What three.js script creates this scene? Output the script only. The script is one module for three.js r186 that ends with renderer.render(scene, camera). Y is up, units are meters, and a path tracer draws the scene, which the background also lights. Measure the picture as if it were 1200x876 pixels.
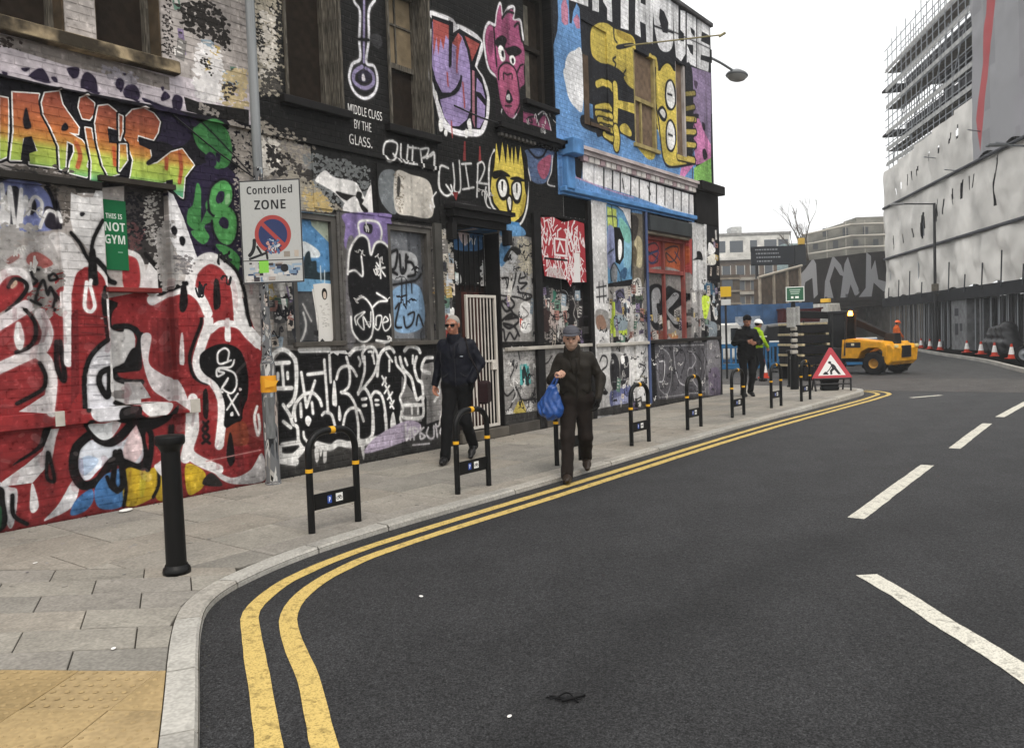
import * as THREE from 'three';
import { mergeGeometries } from 'three/addons/utils/BufferGeometryUtils.js';
import { RoundedBoxGeometry } from 'three/addons/geometries/RoundedBoxGeometry.js';

// The street frame: x runs along the painted terrace (away from the viewer), y is up, z points from the terrace out into the road. Metres.
const scene = new THREE.Scene();
const camera = new THREE.PerspectiveCamera(50.43, 1200 / 876, 0.1, 900);
camera.position.set(-2.564, 1.6, 7.542);
camera.rotation.set(-0.0462, -0.90961, -0.035, 'YXZ');
scene.add(camera);

// ---------------------------------------------------------------- sky, sun, exposure
{
  const W = 64, H = 32, d = new Float32Array(W * H * 4);
  for (let y = 0; y < H; y++) for (let x = 0; x < W; x++) {
    const up = Math.sin(((y + 0.5) / H - 0.5) * Math.PI), k = up > 0 ? 0.86 + 0.3 * up : 0.86 + 0.5 * up;
    d.set([k * 0.985, k * 0.995, k, 1], (y * W + x) * 4);
  }
  const sky = new THREE.DataTexture(d, W, H, THREE.RGBAFormat, THREE.FloatType);
  sky.mapping = THREE.EquirectangularReflectionMapping; sky.magFilter = THREE.LinearFilter; sky.needsUpdate = true;
  scene.background = sky; scene.environment = sky;
}
const sun = new THREE.DirectionalLight(0xfff4e6, 1.1);
sun.position.set(-22, 60, 38); sun.target.position.set(6, 0, 2);
sun.castShadow = true; sun.shadow.radius = 45; sun.shadow.mapSize.set(2048, 2048);
Object.assign(sun.shadow.camera, { left: -60, right: 60, top: 60, bottom: -60, near: 1, far: 220 });
scene.add(sun, sun.target);

const renderer = new THREE.WebGLRenderer({ antialias: true });
renderer.toneMapping = THREE.LinearToneMapping;
renderer.toneMappingExposure = 1.5;
renderer.shadowMap.enabled = true;
renderer.setSize(1024, 747);
scene.fog = new THREE.FogExp2(0xeceeef, 0.0013);

// ---------------------------------------------------------------- helpers
let seedState = 20240;
const rnd = () => { seedState = (seedState + 0x6d2b79f5) | 0; let t = Math.imul(seedState ^ (seedState >>> 15), 1 | seedState); t = (t + Math.imul(t ^ (t >>> 7), 61 | t)) ^ t; return ((t ^ (t >>> 14)) >>> 0) / 4294967296; };
const rr = (a, b) => a + (b - a) * rnd(), V3 = (x, y, z) => new THREE.Vector3(x, y, z);
const taken = {};
const numbered = (n) => { const k = taken[n] = (taken[n] ?? -1) + 1; return k ? n + '_' + String(k).padStart(3, '0') : n; };
const shade = (o) => { o.castShadow = true; o.receiveShadow = true; return o; };
function thing(name, label, category, [x, y, z] = [0, 0, 0], turn = 0, group) {
  const o = new THREE.Group(); o.name = numbered(name); o.position.set(x, y, z); o.rotation.y = turn;
  o.userData = { label, category }; if (group) o.userData.group = group;
  scene.add(o); return o;
}
function part(parent, name, geo, mat, label) {                       // geometry in the thing's own axes
  const m = shade(new THREE.Mesh(geo, mat)); m.name = name; if (label) m.userData.label = label;
  parent.add(m); return m;
}
function wpart(parent, name, geo, mat, label) {                      // geometry in street coordinates, the thing not turned
  let p = parent, x = 0, y = 0, z = 0; while (p && p !== scene) { x += p.position.x; y += p.position.y; z += p.position.z; p = p.parent; }
  geo.translate(-x, -y, -z); return part(parent, name, geo, mat, label);
}
function structure(name, geo, mat, label) { const m = shade(new THREE.Mesh(geo, mat)); m.name = name; m.userData.kind = 'structure'; if (label) m.userData.label = label; scene.add(m); return m; }
function solo(name, label, category, geo, mat, pos = [0, 0, 0], turn = 0, group) {
  const m = shade(new THREE.Mesh(geo, mat)); m.name = numbered(name); m.position.set(...pos); m.rotation.y = turn; m.userData = { label, category }; if (group) m.userData.group = group;
  scene.add(m); return m;
}
function copyOf(o, pos, turn, label, group) {
  const c = o.clone(); c.name = numbered(o.name.replace(/_\d{3}$/, '')); c.position.set(...pos); c.rotation.y = turn; c.userData = { ...o.userData };
  if (label) c.userData.label = label; if (group) c.userData.group = group; scene.add(c); return c;
}
const std = (color, roughness = 0.8, more = {}) => new THREE.MeshPhysicalMaterial({ color, roughness, specularIntensity: more.metalness ? 1 : roughness > 0.55 ? 0.3 : 0.7, ...more });
const flat = (g) => { const n = g.index ? g.toNonIndexed() : g; for (const k of Object.keys(n.attributes)) if (!['position', 'normal', 'uv'].includes(k)) n.deleteAttribute(k); return n; };
const M = (list) => mergeGeometries(list.map(flat), false);
function uvWall(g) { const p = g.attributes.position, u = new Float32Array(p.count * 2); for (let i = 0; i < p.count; i++) { u[i * 2] = p.getX(i); u[i * 2 + 1] = p.getY(i) - 0.1; } g.setAttribute('uv', new THREE.BufferAttribute(u, 2)); return g; }
function uvBox(g) {                                                 // uv in metres by the face's main direction
  g = flat(g); const p = g.attributes.position, n = g.attributes.normal, u = new Float32Array(p.count * 2);
  for (let i = 0; i < p.count; i++) {
    const a = Math.abs(n.getX(i)), b = Math.abs(n.getY(i)), c = Math.abs(n.getZ(i));
    const q = b >= a && b >= c ? [p.getX(i), p.getZ(i)] : a >= c ? [p.getZ(i), p.getY(i)] : [p.getX(i), p.getY(i)];
    u[i * 2] = q[0]; u[i * 2 + 1] = q[1];
  }
  g.setAttribute('uv', new THREE.BufferAttribute(u, 2)); return g;
}
function uvFit(g) { g = flat(g); g.computeBoundingBox(); const b = g.boundingBox, p = g.attributes.position, u = new Float32Array(p.count * 2); for (let i = 0; i < p.count; i++) { u[i * 2] = (p.getX(i) - b.min.x) / (b.max.x - b.min.x); u[i * 2 + 1] = (p.getY(i) - b.min.y) / (b.max.y - b.min.y); } g.setAttribute('uv', new THREE.BufferAttribute(u, 2)); return g; }
const bx = (x0, x1, y0, y1, z0, z1) => new THREE.BoxGeometry(Math.abs(x1 - x0), Math.abs(y1 - y0), Math.abs(z1 - z0)).translate((x0 + x1) / 2, (y0 + y1) / 2, (z0 + z1) / 2);
const rbx = (x0, x1, y0, y1, z0, z1, r = 0.01) => new RoundedBoxGeometry(Math.abs(x1 - x0), Math.abs(y1 - y0), Math.abs(z1 - z0), 2, Math.min(r, Math.abs(x1 - x0) / 2.1, Math.abs(y1 - y0) / 2.1, Math.abs(z1 - z0) / 2.1)).translate((x0 + x1) / 2, (y0 + y1) / 2, (z0 + z1) / 2);
function rod(a, b, r, n = 8, r2 = r) {                               // a round bar between two points
  const A = V3(...a), B = V3(...b), d = B.clone().sub(A), g = new THREE.CylinderGeometry(r2, r, d.length(), n);
  g.applyQuaternion(new THREE.Quaternion().setFromUnitVectors(V3(0, 1, 0), d.normalize())); return g.translate((A.x + B.x) / 2, (A.y + B.y) / 2, (A.z + B.z) / 2);
}
const tube = (pts, r, seg = 24, n = 8) => new THREE.TubeGeometry(new THREE.CatmullRomCurve3(pts.map((p) => V3(...p)), false, 'centripetal'), seg, r, n);
const lathe = (prof, n = 24) => new THREE.LatheGeometry(prof.map(([r, y]) => new THREE.Vector2(r, y)), n);
const poly = (pts, depth, bevel = 0) => new THREE.ExtrudeGeometry(new THREE.Shape(pts.map(([x, y]) => new THREE.Vector2(x, y))), { depth, bevelEnabled: bevel > 0, bevelThickness: bevel, bevelSize: bevel, bevelOffset: -bevel, bevelSegments: 2, curveSegments: 10 });

// value noise on a lattice that wraps every `per` cells
const hash2 = (x, y, s) => { let h = Math.imul(x, 374761393) + Math.imul(y, 668265263) + Math.imul(s, 144665); h = Math.imul(h ^ (h >>> 13), 1274126177); return ((h ^ (h >>> 16)) >>> 0) / 4294967296; };
function vnoise(x, y, per, s) {
  const xi = Math.floor(x), yi = Math.floor(y), fx = x - xi, fy = y - yi, a = fx * fx * (3 - 2 * fx), b = fy * fy * (3 - 2 * fy), w = (v) => ((v % per) + per) % per;
  const x0 = w(xi), x1 = w(xi + 1), y0 = w(yi), y1 = w(yi + 1);
  const p = hash2(x0, y0, s), q = hash2(x1, y0, s), r = hash2(x0, y1, s), t = hash2(x1, y1, s);
  return p + (q - p) * a + (r + (t - r) * a - p - (q - p) * a) * b;
}
const fbm = (u, v, per, s, oct = 4) => { let a = 0, k = 0.5, n = 0; for (let i = 0; i < oct; i++) { a += k * vnoise(u * per, v * per, per, s + i); n += k; k *= 0.5; per *= 2; } return a / n; };
function dataTex(size, fn, srgb = true, rep = 1) {                   // fn(u, v) -> [r, g, b] in 0..255
  const d = new Uint8Array(size * size * 4);
  for (let y = 0; y < size; y++) for (let x = 0; x < size; x++) { const c = fn((x + 0.5) / size, (y + 0.5) / size); const i = (y * size + x) * 4; d[i] = c[0]; d[i + 1] = c[1]; d[i + 2] = c[2]; d[i + 3] = 255; }
  const t = new THREE.DataTexture(d, size, size); t.wrapS = t.wrapT = THREE.RepeatWrapping; t.magFilter = THREE.LinearFilter; t.repeat.set(rep, rep);
  if (srgb) t.colorSpace = THREE.SRGBColorSpace; t.needsUpdate = true; return t;
}
const cl = (v) => Math.max(0, Math.min(255, v));
function print(w, h, draw) {                                        // a printed face
  const c = document.createElement('canvas'); c.width = w; c.height = h; const g = c.getContext('2d'); draw(g, w, h);
  const t = new THREE.CanvasTexture(c); t.colorSpace = THREE.SRGBColorSpace; return t;
}
const grimeTex = dataTex(256, (u, v) => { const n = 150 + 105 * Math.min(1, 0.25 + 1.1 * fbm(u, v, 6, 3, 5)); return [n, n * 0.99, n * 0.97]; }, true, 1);
const roughTex = dataTex(256, (u, v) => { const n = fbm(u, v, 8, 9, 5) * 255; return [n, n, n]; }, false, 1);
const bumpy = (t, rep) => { const c = t.clone(); c.repeat.set(rep, rep); c.needsUpdate = true; return c; };
const dirty = (color, roughness = 0.85, rep = 0.7, bump = 0.002, more = {}) => std(color, roughness, { map: bumpy(grimeTex, rep), bumpMap: bumpy(roughTex, rep * 2), bumpScale: bump, ...more });
const blackPaint = new THREE.MeshPhysicalMaterial({ color: 0x060606, roughness: 0.45, specularIntensity: 0.5 }), yellowBand = std(0xd9a21c, 0.55), darkMetal = std(0x1a1a1b, 0.5), steel = std(0x8c9094, 0.45, { metalness: 0.6 });
const woodTex = dataTex(256, (u, v) => { const a = fbm(u, v * 0.12, 40, 171, 3), b = fbm(u, v, 5, 173, 4); const n = 80 + 150 * a * (0.6 + 0.6 * b); return [cl(n), cl(n * 0.97), cl(n * 0.92)]; }, true, 2);
const woodOld = std(0x9d9a94, 0.9, { map: woodTex, bumpMap: bumpy(woodTex, 2), bumpScale: 0.003 }), darkTimber = dirty(0x2c2824, 0.9, 1.2, 0.003), voidMat = std(0x0c0b0a, 0.95);
// ---------------------------------------------------------------- ground, road, pavement
const asphaltTex = dataTex(1024, (u, v) => {
  const f = hash2(Math.floor(u * 512), Math.floor(v * 512), 5), f2 = vnoise(u * 300, v * 300, 300, 7), c = fbm(u, v, 5, 11, 4);
  let n = 122 + 90 * (f - 0.5) + 104 * (f2 - 0.5) + 26 * (c - 0.5); if (f > 0.99) n += 44; return [cl(n), cl(n), cl(n * 1.01)];
}, true, 0.55);
const asphaltBump = dataTex(512, (u, v) => { const n = 255 * (0.55 * vnoise(u * 190, v * 190, 190, 21) + 0.45 * vnoise(u * 80, v * 80, 80, 22)); return [n, n, n]; }, false, 0.55);
function sheet(outline, y, cell, tint, hole) {                       // a gridded flat sheet inside an outline, vertex colours from tint(x, z)
  const g = new THREE.ShapeGeometry(new THREE.Shape(outline.map(([x, z]) => new THREE.Vector2(x, -z)))); g.rotateX(-Math.PI / 2); g.translate(0, y, 0); return g;
}
function gridSheet(x0, x1, z0, z1, y, nx, nz, tint) {
  const p = [], c = [], uv = [], idx = [], nn = [];
  for (let j = 0; j <= nz; j++) for (let i = 0; i <= nx; i++) { const x = x0 + (x1 - x0) * i / nx, z = z0 + (z1 - z0) * j / nz, k = tint(x, z); p.push(x, typeof y === 'function' ? y(x) : y, z); c.push(...k); uv.push(x, z); nn.push(0, 1, 0); }
  for (let j = 0; j < nz; j++) for (let i = 0; i < nx; i++) { const a = j * (nx + 1) + i, b = a + nx + 1; idx.push(a, b, a + 1, b, b + 1, a + 1); }
  const g = new THREE.BufferGeometry(); g.setAttribute('position', new THREE.Float32BufferAttribute(p, 3)); g.setAttribute('normal', new THREE.Float32BufferAttribute(nn, 3)); g.setAttribute('color', new THREE.Float32BufferAttribute(c, 3)); g.setAttribute('uv', new THREE.Float32BufferAttribute(uv, 2)); g.setIndex(idx); return g;
}
const wear = (x, z, s) => fbm((x + 100) / 220, (z + 100) / 220, 22, s, 5);
const roadRise = (x) => 0.055 * (1 - THREE.MathUtils.smoothstep(x, 9, 17));
const asphalt = std(0xffffff, 0.8, { specularIntensity: 0.45, map: asphaltTex, bumpMap: asphaltBump, bumpScale: 0.004, vertexColors: true });
const asphaltOld = std(0xffffff, 0.92, { map: asphaltTex, bumpMap: asphaltBump, bumpScale: 0.003, vertexColors: true });
{
  const far = gridSheet(-420, 420, -420, 420, -0.008, 8, 8, () => [0.28, 0.275, 0.27]);
  structure('ground', far, asphaltOld, 'grey ground reaching past the far buildings');
  // the freshly laid dark carriageway
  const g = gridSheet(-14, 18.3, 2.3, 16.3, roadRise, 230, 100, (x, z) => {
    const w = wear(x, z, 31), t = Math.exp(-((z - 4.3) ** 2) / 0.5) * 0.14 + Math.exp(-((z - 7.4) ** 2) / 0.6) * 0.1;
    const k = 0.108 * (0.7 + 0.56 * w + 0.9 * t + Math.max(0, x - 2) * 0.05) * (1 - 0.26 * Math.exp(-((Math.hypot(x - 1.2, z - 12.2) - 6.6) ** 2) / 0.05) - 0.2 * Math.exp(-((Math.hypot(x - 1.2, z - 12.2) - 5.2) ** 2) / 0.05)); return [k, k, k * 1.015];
  });
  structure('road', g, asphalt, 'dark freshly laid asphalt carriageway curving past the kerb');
  const b = gridSheet(17.9, 22.6, -3, 17, 0.004, 40, 60, (x, z) => { const w = wear(x * 2, z * 2, 37), k = 0.34 * (0.75 + 0.5 * w); return [k * 1.04, k * 0.98, k * 0.92]; });
  structure('road_table', b, asphaltOld, 'brownish worn strip of road across the junction');
  const s = gridSheet(22.4, 62, -9, 15, 0, 60, 50, (x, z) => { const w = wear(x, z, 41), k = 0.25 * (0.72 + 0.56 * w); return [k, k * 0.99, k * 0.97]; });
  structure('side_road', s, asphaltOld, 'older grey asphalt beyond the junction');
}
const roadY = roadRise;   // the carriageway lies almost flush with the near kerb and drops towards the corner
const onRoad = ([x, z]) => { const s = 1 - roadY(x) / 1.6; return [-2.564 + (x + 2.564) * s, 7.542 + (z - 7.542) * s]; };
// kerb line: the road-side edge of the near pavement, from beside the viewer to the corner and round it
const kerbPts = [[-4.0, 9.6], [-3.0, 8.0], [-1.9, 6.22], [-0.91, 4.6], [-0.67, 4.2], [-0.41, 3.76], [-0.17, 3.38], [0.02, 3.13], [0.27, 2.93], [0.67, 2.77], [1.15, 2.66], [1.9, 2.6], [4, 2.6], [7, 2.57], [10, 2.58], [13, 2.7], [15.5, 2.77], [16.6, 2.76], [17.15, 2.6], [17.45, 2.2], [17.6, 1.5], [17.9, 0], [18.6, -4], [19.6, -10]].map((p) => (p[1] < 2.3 ? p : onRoad(p)));
const kerbCurve = new THREE.CatmullRomCurve3(kerbPts.map(([x, z]) => V3(x, 0, z)), false, 'centripetal');
const kerbN = 400, kerbRun = kerbCurve.getSpacedPoints(kerbN);
const offsetRun = (run, d) => run.map((p, i) => { const a = run[Math.max(0, i - 1)], b = run[Math.min(run.length - 1, i + 1)], t = b.clone().sub(a).normalize(); return V3(p.x + t.z * d, p.y, p.z - t.x * d); });  // positive = towards the pavement
const kerbInner = offsetRun(kerbRun, 0.14);
function ribbon(a, b, y) {                                           // flat strip between two runs of points
  const p = [], uv = [], idx = [], n = [];
  for (let i = 0; i < a.length; i++) { const ya = typeof y === 'function' ? y(a[i].x) : y; p.push(a[i].x, ya, a[i].z, b[i].x, ya, b[i].z); uv.push(a[i].x, a[i].z, b[i].x, b[i].z); n.push(0, 1, 0, 0, 1, 0); if (i) { const k = i * 2; idx.push(k - 2, k, k - 1, k, k + 1, k - 1); } }
  const g = new THREE.BufferGeometry(); g.setAttribute('position', new THREE.Float32BufferAttribute(p, 3)); g.setAttribute('normal', new THREE.Float32BufferAttribute(n, 3)); g.setAttribute('uv', new THREE.Float32BufferAttribute(uv, 2)); g.setIndex(idx); return g;
}
const slabTex = dataTex(512, (u, v) => { const a = fbm(u, v, 4, 51, 5), b = vnoise(u * 200, v * 200, 200, 53), d = fbm(u, v, 14, 55, 3); let n = 196 + 44 * (a - 0.5) + 38 * (b - 0.5) + 22 * (d - 0.5); if (d > 0.7) n -= 14; return [cl(n), cl(n * 0.995), cl(n * 0.98)]; }, true, 0.45);
const slabMats = [0xb9b4ab, 0xb2ada6, 0xb8b1a7, 0xaca8a1, 0xbdb7ae].map((c) => std(c, 0.9, { map: slabTex, bumpMap: bumpy(roughTex, 3), bumpScale: 0.0015 }));
const kerbMats = [0xd6d3cd, 0xc9c6c0, 0xd0cbc3].map((c) => std(c, 0.85, { map: slabTex, bumpMap: bumpy(roughTex, 4), bumpScale: 0.002 }));
{
  // bed under the slabs, from the wall to the kerb
  const bed = [[-6, -0.25], ...[...kerbRun].map((p) => [p.x, p.z])].map((q) => q);
  const outline = [[19.6, -10], [15.0, -10], [15.0, -0.3], [-7, -0.3], [-7, 9.6], ...kerbRun.map((p) => [p.x, p.z])];
  const g = sheet(outline, 0.088, 1); const p = g.attributes.position, uv = new Float32Array(p.count * 2); for (let i = 0; i < p.count; i++) { uv[i * 2] = p.getX(i); uv[i * 2 + 1] = p.getZ(i); } g.setAttribute('uv', new THREE.BufferAttribute(uv, 2));
  const pavement = structure('pavement', g, std(0x57534c, 0.95, { map: slabTex }), 'paved footway between the painted terrace and the kerb');
  // kerb stones
  const kerb = new THREE.Group(); kerb.name = 'kerb'; kerb.userData = { kind: 'structure', label: 'pale granite kerb along the footway' }; scene.add(kerb);
  for (let i = 0; i < kerbN;) {
    const L = Math.round(rr(6, 9)) * (kerbRun[i].x > 1.5 && kerbRun[i].x < 17 ? 2.2 : 1), e = Math.min(kerbN, Math.round(i + L)), pp = [], ix = [];
    const ro = kerbRun.slice(i, e + 1), ri = kerbInner.slice(i, e + 1), top = 0.102 + rr(0, 0.004);
    ro.forEach((o, k) => {
      let q = ri[k], s = 0; if (k === 0) s = 0.5; if (k === ro.length - 1) s = -0.5;
      const nb = ro[k === 0 ? 1 : k - 1], nq = ri[k === 0 ? 1 : k - 1]; const f = s ? 0.075 : 0; const O = o.clone().lerp(nb, f), Q = q.clone().lerp(nq, f), b = O.clone().lerp(Q, 0.12);
      pp.push([O.x, -0.02, O.z], [O.x, top - 0.022, O.z], [b.x, top, b.z], [Q.x, top, Q.z], [Q.x, 0.05, Q.z]);
    });
    const n = ro.length; for (let k = 0; k < n - 1; k++) for (let r = 0; r < 4; r++) { const a = k * 5 + r, b = a + 5; ix.push(a, b, a + 1, b, b + 1, a + 1); }
    for (const k of [0, n - 1]) { const a = k * 5; ix.push(a, a + 1, a + 2, a, a + 2, a + 3, a, a + 3, a + 4); }
    const kg = new THREE.BufferGeometry(); kg.setAttribute('position', new THREE.Float32BufferAttribute(pp.flat(), 3)); kg.setIndex(ix); const f = kg.toNonIndexed(); f.computeVertexNormals();
    part(kerb, 'kerb_stone', uvBox(f), kerbMats[Math.floor(rnd() * 3)]);
    i = e;
  }
  // slabs: convex polygons cut to their zone, each a thin stone of its own
  const cut = (pts, nx, nz, c) => { const out = []; for (let i = 0; i < pts.length; i++) { const a = pts[i], b = pts[(i + 1) % pts.length], da = a[0] * nx + a[1] * nz - c, db = b[0] * nx + b[1] * nz - c; if (da <= 0) out.push(a); if (da * db < 0) { const t = da / (da - db); out.push([a[0] + (b[0] - a[0]) * t, a[1] + (b[1] - a[1]) * t]); } } return out; };
  const area = (p) => { let s = 0; for (let i = 0; i < p.length; i++) { const a = p[i], b = p[(i + 1) % p.length]; s += a[0] * b[1] - a[1] * b[0]; } return s / 2; };
  function cutKerb(pts) {                                            // keep what lies on the footway side of the nearest stretch of kerb
    let cx = 0, cz = 0; for (const p of pts) { cx += p[0] / pts.length; cz += p[1] / pts.length; }
    let best = 0, bd = 1e9; kerbInner.forEach((k, i) => { const d = (k.x - cx) ** 2 + (k.z - cz) ** 2; if (d < bd) { bd = d; best = i; } });
    const a = kerbInner[Math.max(0, best - 4)], b = kerbInner[Math.min(kerbN, best + 4)], t = b.clone().sub(a).normalize(), nx = -t.z, nz = t.x;  // towards the road
    const k = kerbInner[best]; return cut(pts, nx, nz, k.x * nx + k.z * nz - 0.006);
  }
  function slabGeo(pts, y0, y1, tilt) {
    if (area(pts) > 0) pts = [...pts].reverse();
    let cx = 0, cz = 0; for (const p of pts) { cx += p[0] / pts.length; cz += p[1] / pts.length; }
    const n = pts.length, P = [], I = []; const hy = (x, z) => y1 + tilt[0] * (x - cx) + tilt[1] * (z - cz);
    for (const [x, z] of pts) { const ix = x + (cx - x) * 0.012, iz = z + (cz - z) * 0.012; P.push(x, y0, z, x, hy(x, z) - 0.003, z, ix, hy(ix, iz), iz); }
    for (let i = 0; i < n; i++) { const a = i * 3, b = ((i + 1) % n) * 3; I.push(a, b, a + 1, b, b + 1, a + 1, a + 1, b + 1, a + 2, b + 1, b + 2, a + 2); if (i > 1) I.push(2, i * 3 - 1, i * 3 + 2); }
    const g = new THREE.BufferGeometry(); g.setAttribute('position', new THREE.Float32BufferAttribute(P, 3)); g.setIndex(I); const f = g.toNonIndexed(); f.computeVertexNormals();
    return uvBox(f);
  }
  const put = (pts, name, mat, y = 0.1) => {
    if (pts.length < 3 || Math.abs(area(pts)) < 0.012) return; const g = slabGeo(pts, 0.06, y + rr(-0.002, 0.002), [rr(-0.004, 0.004), rr(-0.004, 0.004)]);
    const q = g.attributes.uv, ox = rr(0, 9), oy = rr(0, 9); for (let i = 0; i < q.count; i++) q.setXY(i, q.getX(i) + ox, q.getY(i) + oy); part(pavement, name, g, mat);
  };
  // zone border: a line from the wall's side down to the kerb bend; beyond it the slabs turn with the corner
  const bn = [-0.84, 0.55], bc = -0.46 * bn[0] + 1.30 * bn[1];
  const ten = [-0.845, 0.535], tc = -1.15 * ten[0] + 3.28 * ten[1];   // edge of the buff paving
  const gap = 0.005;
  for (let r = 0, z = 0.02; z < 2.75; r++, z += 0.6) {
    const z1 = Math.min(z + 0.6, 2.75); let x = -2.2 + (r % 2) * 0.45;
    while (x < 18.2) {
      const L = [0.6, 0.9, 0.75, 0.9][Math.floor(rnd() * 4)]; let q = [[x + gap, z + gap], [x + L - gap, z + gap], [x + L - gap, z1 - gap], [x + gap, z1 - gap]];
      q = cut(q, bn[0], bn[1], bc - 0.004); if (q.length > 2) q = cutKerb(q); if (q.length > 2) put(q, 'paving_slab', slabMats[Math.floor(rnd() * 5)]); x += L;
    }
  }
  for (let r = 0, z = -9.6; z < -0.4; r++, z += 0.9) for (let x = 15.1; x < 20; x += 0.9) { let q = [[x + gap, z + gap], [x + 0.9 - gap, z + gap], [x + 0.9 - gap, z + 0.9 - gap], [x + gap, z + 0.9 - gap]]; q = cutKerb(q); if (q.length > 2) put(q, 'paving_slab', slabMats[Math.floor(rnd() * 5)]); }
  const R = [0.62, 0.785], J = [0.485, -0.875];
  for (let j = -14; j < 16; j++) for (let i = -10, off = (j & 1) * 0.31; i < 12; i++) {
    const o = [-0.68 + R[0] * (i * 0.62 + off) + J[0] * j * 0.335, 3.04 + R[1] * (i * 0.62 + off) + J[1] * j * 0.335], e = 0.004, at = (s, t) => [o[0] + R[0] * s + J[0] * t, o[1] + R[1] * s + J[1] * t];
    let q = [at(e, e), at(0.62 - e, e), at(0.62 - e, 0.335 - e), at(e, 0.335 - e)]; if (q.some((p) => p[0] < -3.4 || p[1] < 0.03)) continue;
    q = cut(q, -bn[0], -bn[1], -bc - 0.004); if (q.length > 2) q = cut(q, ten[0], ten[1], tc - 0.004); if (q.length > 2) q = cutKerb(q); if (q.length > 2) put(q, 'paving_slab', slabMats[Math.floor(rnd() * 5)]);
  }
  const buffTex = dataTex(256, (u, v) => { const a = fbm(u, v, 5, 61, 5), b = vnoise(u * 120, v * 120, 120, 63); const n = 225 + 60 * (a - 0.5) + 30 * (b - 0.5); return [cl(n), cl(n * 0.985), cl(n * 0.96)]; }, true, 0.6);
  const buff = [0xad9871, 0xa7926b, 0xb29d77].map((c) => std(c, 0.92, { map: buffTex, bumpMap: bumpy(roughTex, 3), bumpScale: 0.002 })), tr = [0.535, 0.845], tj = [-0.845, 0.535], dome = [];
  for (let j = 0; j < 9; j++) for (let i = -6; i < 6; i++) {
    const o = [-1.15 + tr[0] * i * 0.4 + tj[0] * j * 0.4, 3.28 + tr[1] * i * 0.4 + tj[1] * j * 0.4], at = (s, t) => [o[0] + tr[0] * s + tj[0] * t, o[1] + tr[1] * s + tj[1] * t], e = 0.0025; let q = [at(e, e), at(0.4 - e, e), at(0.4 - e, 0.4 - e), at(e, 0.4 - e)];
    if (o[0] < -3.2) continue; q = cutKerb(q); if (q.length < 3 || Math.abs(area(q)) < 0.02) continue; put(q, 'tactile_slab', buff[Math.floor(rnd() * 3)]);
    if (o[0] > -2.4) for (let a = 0; a < 6; a++) for (let b = 0; b < 6; b++) { const p = at(0.033 + a * 0.0667, 0.033 + b * 0.0667); if (cutKerb([p, [p[0] + 0.03, p[1]], [p[0], p[1] + 0.03]]).length === 3) dome.push(new THREE.CylinderGeometry(0.0085, 0.0125, 0.0035, 7, 1).translate(p[0], 0.1025, p[1])); }
  }
  const domes = part(pavement, 'tactile_blisters', uvBox(M(dome)), buff[0]); domes.userData.kind = 'stuff';
}
// painted lines: thin strips laid on the asphalt
const lineTex = dataTex(256, (u, v) => { const a = fbm(u, v, 20, 71, 4), b = vnoise(u * 128, v * 128, 128, 73); let n = 250 - 130 * Math.max(0, b - 0.5) - 260 * Math.max(0, a - 0.6); return [cl(n), cl(n), cl(n)]; }, true, 1.5);
const yellowLine = std(0xcbb06a, 0.8, { map: lineTex, bumpMap: bumpy(asphaltBump, 0.55), bumpScale: 0.003 }), whiteLine = std(0xd0ccbf, 0.8, { map: lineTex, bumpMap: bumpy(asphaltBump, 0.55), bumpScale: 0.003 });
function line(name, pts, w, y, mat, label) {
  pts = pts.map(onRoad);
  const run = new THREE.CatmullRomCurve3(pts.map(([x, z]) => V3(x, 0, z)), false, 'centripetal').getSpacedPoints(Math.max(8, pts.length * 10));
  const wob = (i, s) => (vnoise(i * 0.9, 0, 997, s) - 0.5) * 0.008;
  const a = offsetRun(run, w / 2).map((p, i) => p.clone().add(V3(wob(i, 1), 0, wob(i, 2)))), b = offsetRun(run, -w / 2).map((p, i) => p.clone().add(V3(wob(i, 3), 0, wob(i, 4))));
  return structure(numbered(name), ribbon(b, a, (x) => roadY(x) + y), mat, label);
}
line('yellow_line', [[-2.7, 8.1], [-1.6, 6.25], [-0.75, 4.84], [-0.38, 4.23], [-0.03, 3.65], [0.15, 3.38], [0.38, 3.19], [0.7, 3.02], [1.37, 2.87], [2.2, 2.83], [4, 2.83], [5.7, 2.83], [8.3, 2.81], [10.3, 2.83], [12.7, 2.94], [14.6, 3.03], [16.2, 3.05], [17.0, 2.98], [17.6, 2.6], [17.85, 2.0]], 0.1, 0.004, yellowLine, 'inner yellow line of the pair along the kerb');
line('yellow_line', [[-2.55, 8.25], [-1.45, 6.4], [-0.62, 5.02], [-0.25, 4.44], [0.04, 3.92], [0.23, 3.64], [0.46, 3.42], [0.77, 3.24], [1.27, 3.09], [1.9, 3.04], [3.7, 3.04], [5.4, 3.02], [7.9, 3.0], [9.8, 3.03], [12.1, 3.12], [14.1, 3.2], [15.9, 3.26], [17.1, 3.2], [17.8, 2.75], [18.05, 2.05]], 0.1, 0.004, yellowLine, 'outer yellow line of the pair along the kerb');
line('lane_dash', [[4.3, 5.76], [5.8, 5.76], [7.27, 5.76]], 0.13, 0.004, whiteLine, 'nearest white centre dash');
line('lane_dash', [[8.71, 5.81], [10.2, 5.81], [11.62, 5.815]], 0.13, 0.004, whiteLine, 'middle white centre dash');
line('lane_dash', [[12.64, 5.87], [14, 5.93], [15.6, 6.0]], 0.13, 0.004, whiteLine, 'farthest white centre dash');
line('junction_line', [[16.1, 3.86], [16.5, 4.08], [16.9, 4.30]], 0.13, 0.004, whiteLine, 'short white line at the mouth of the junction');
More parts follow.
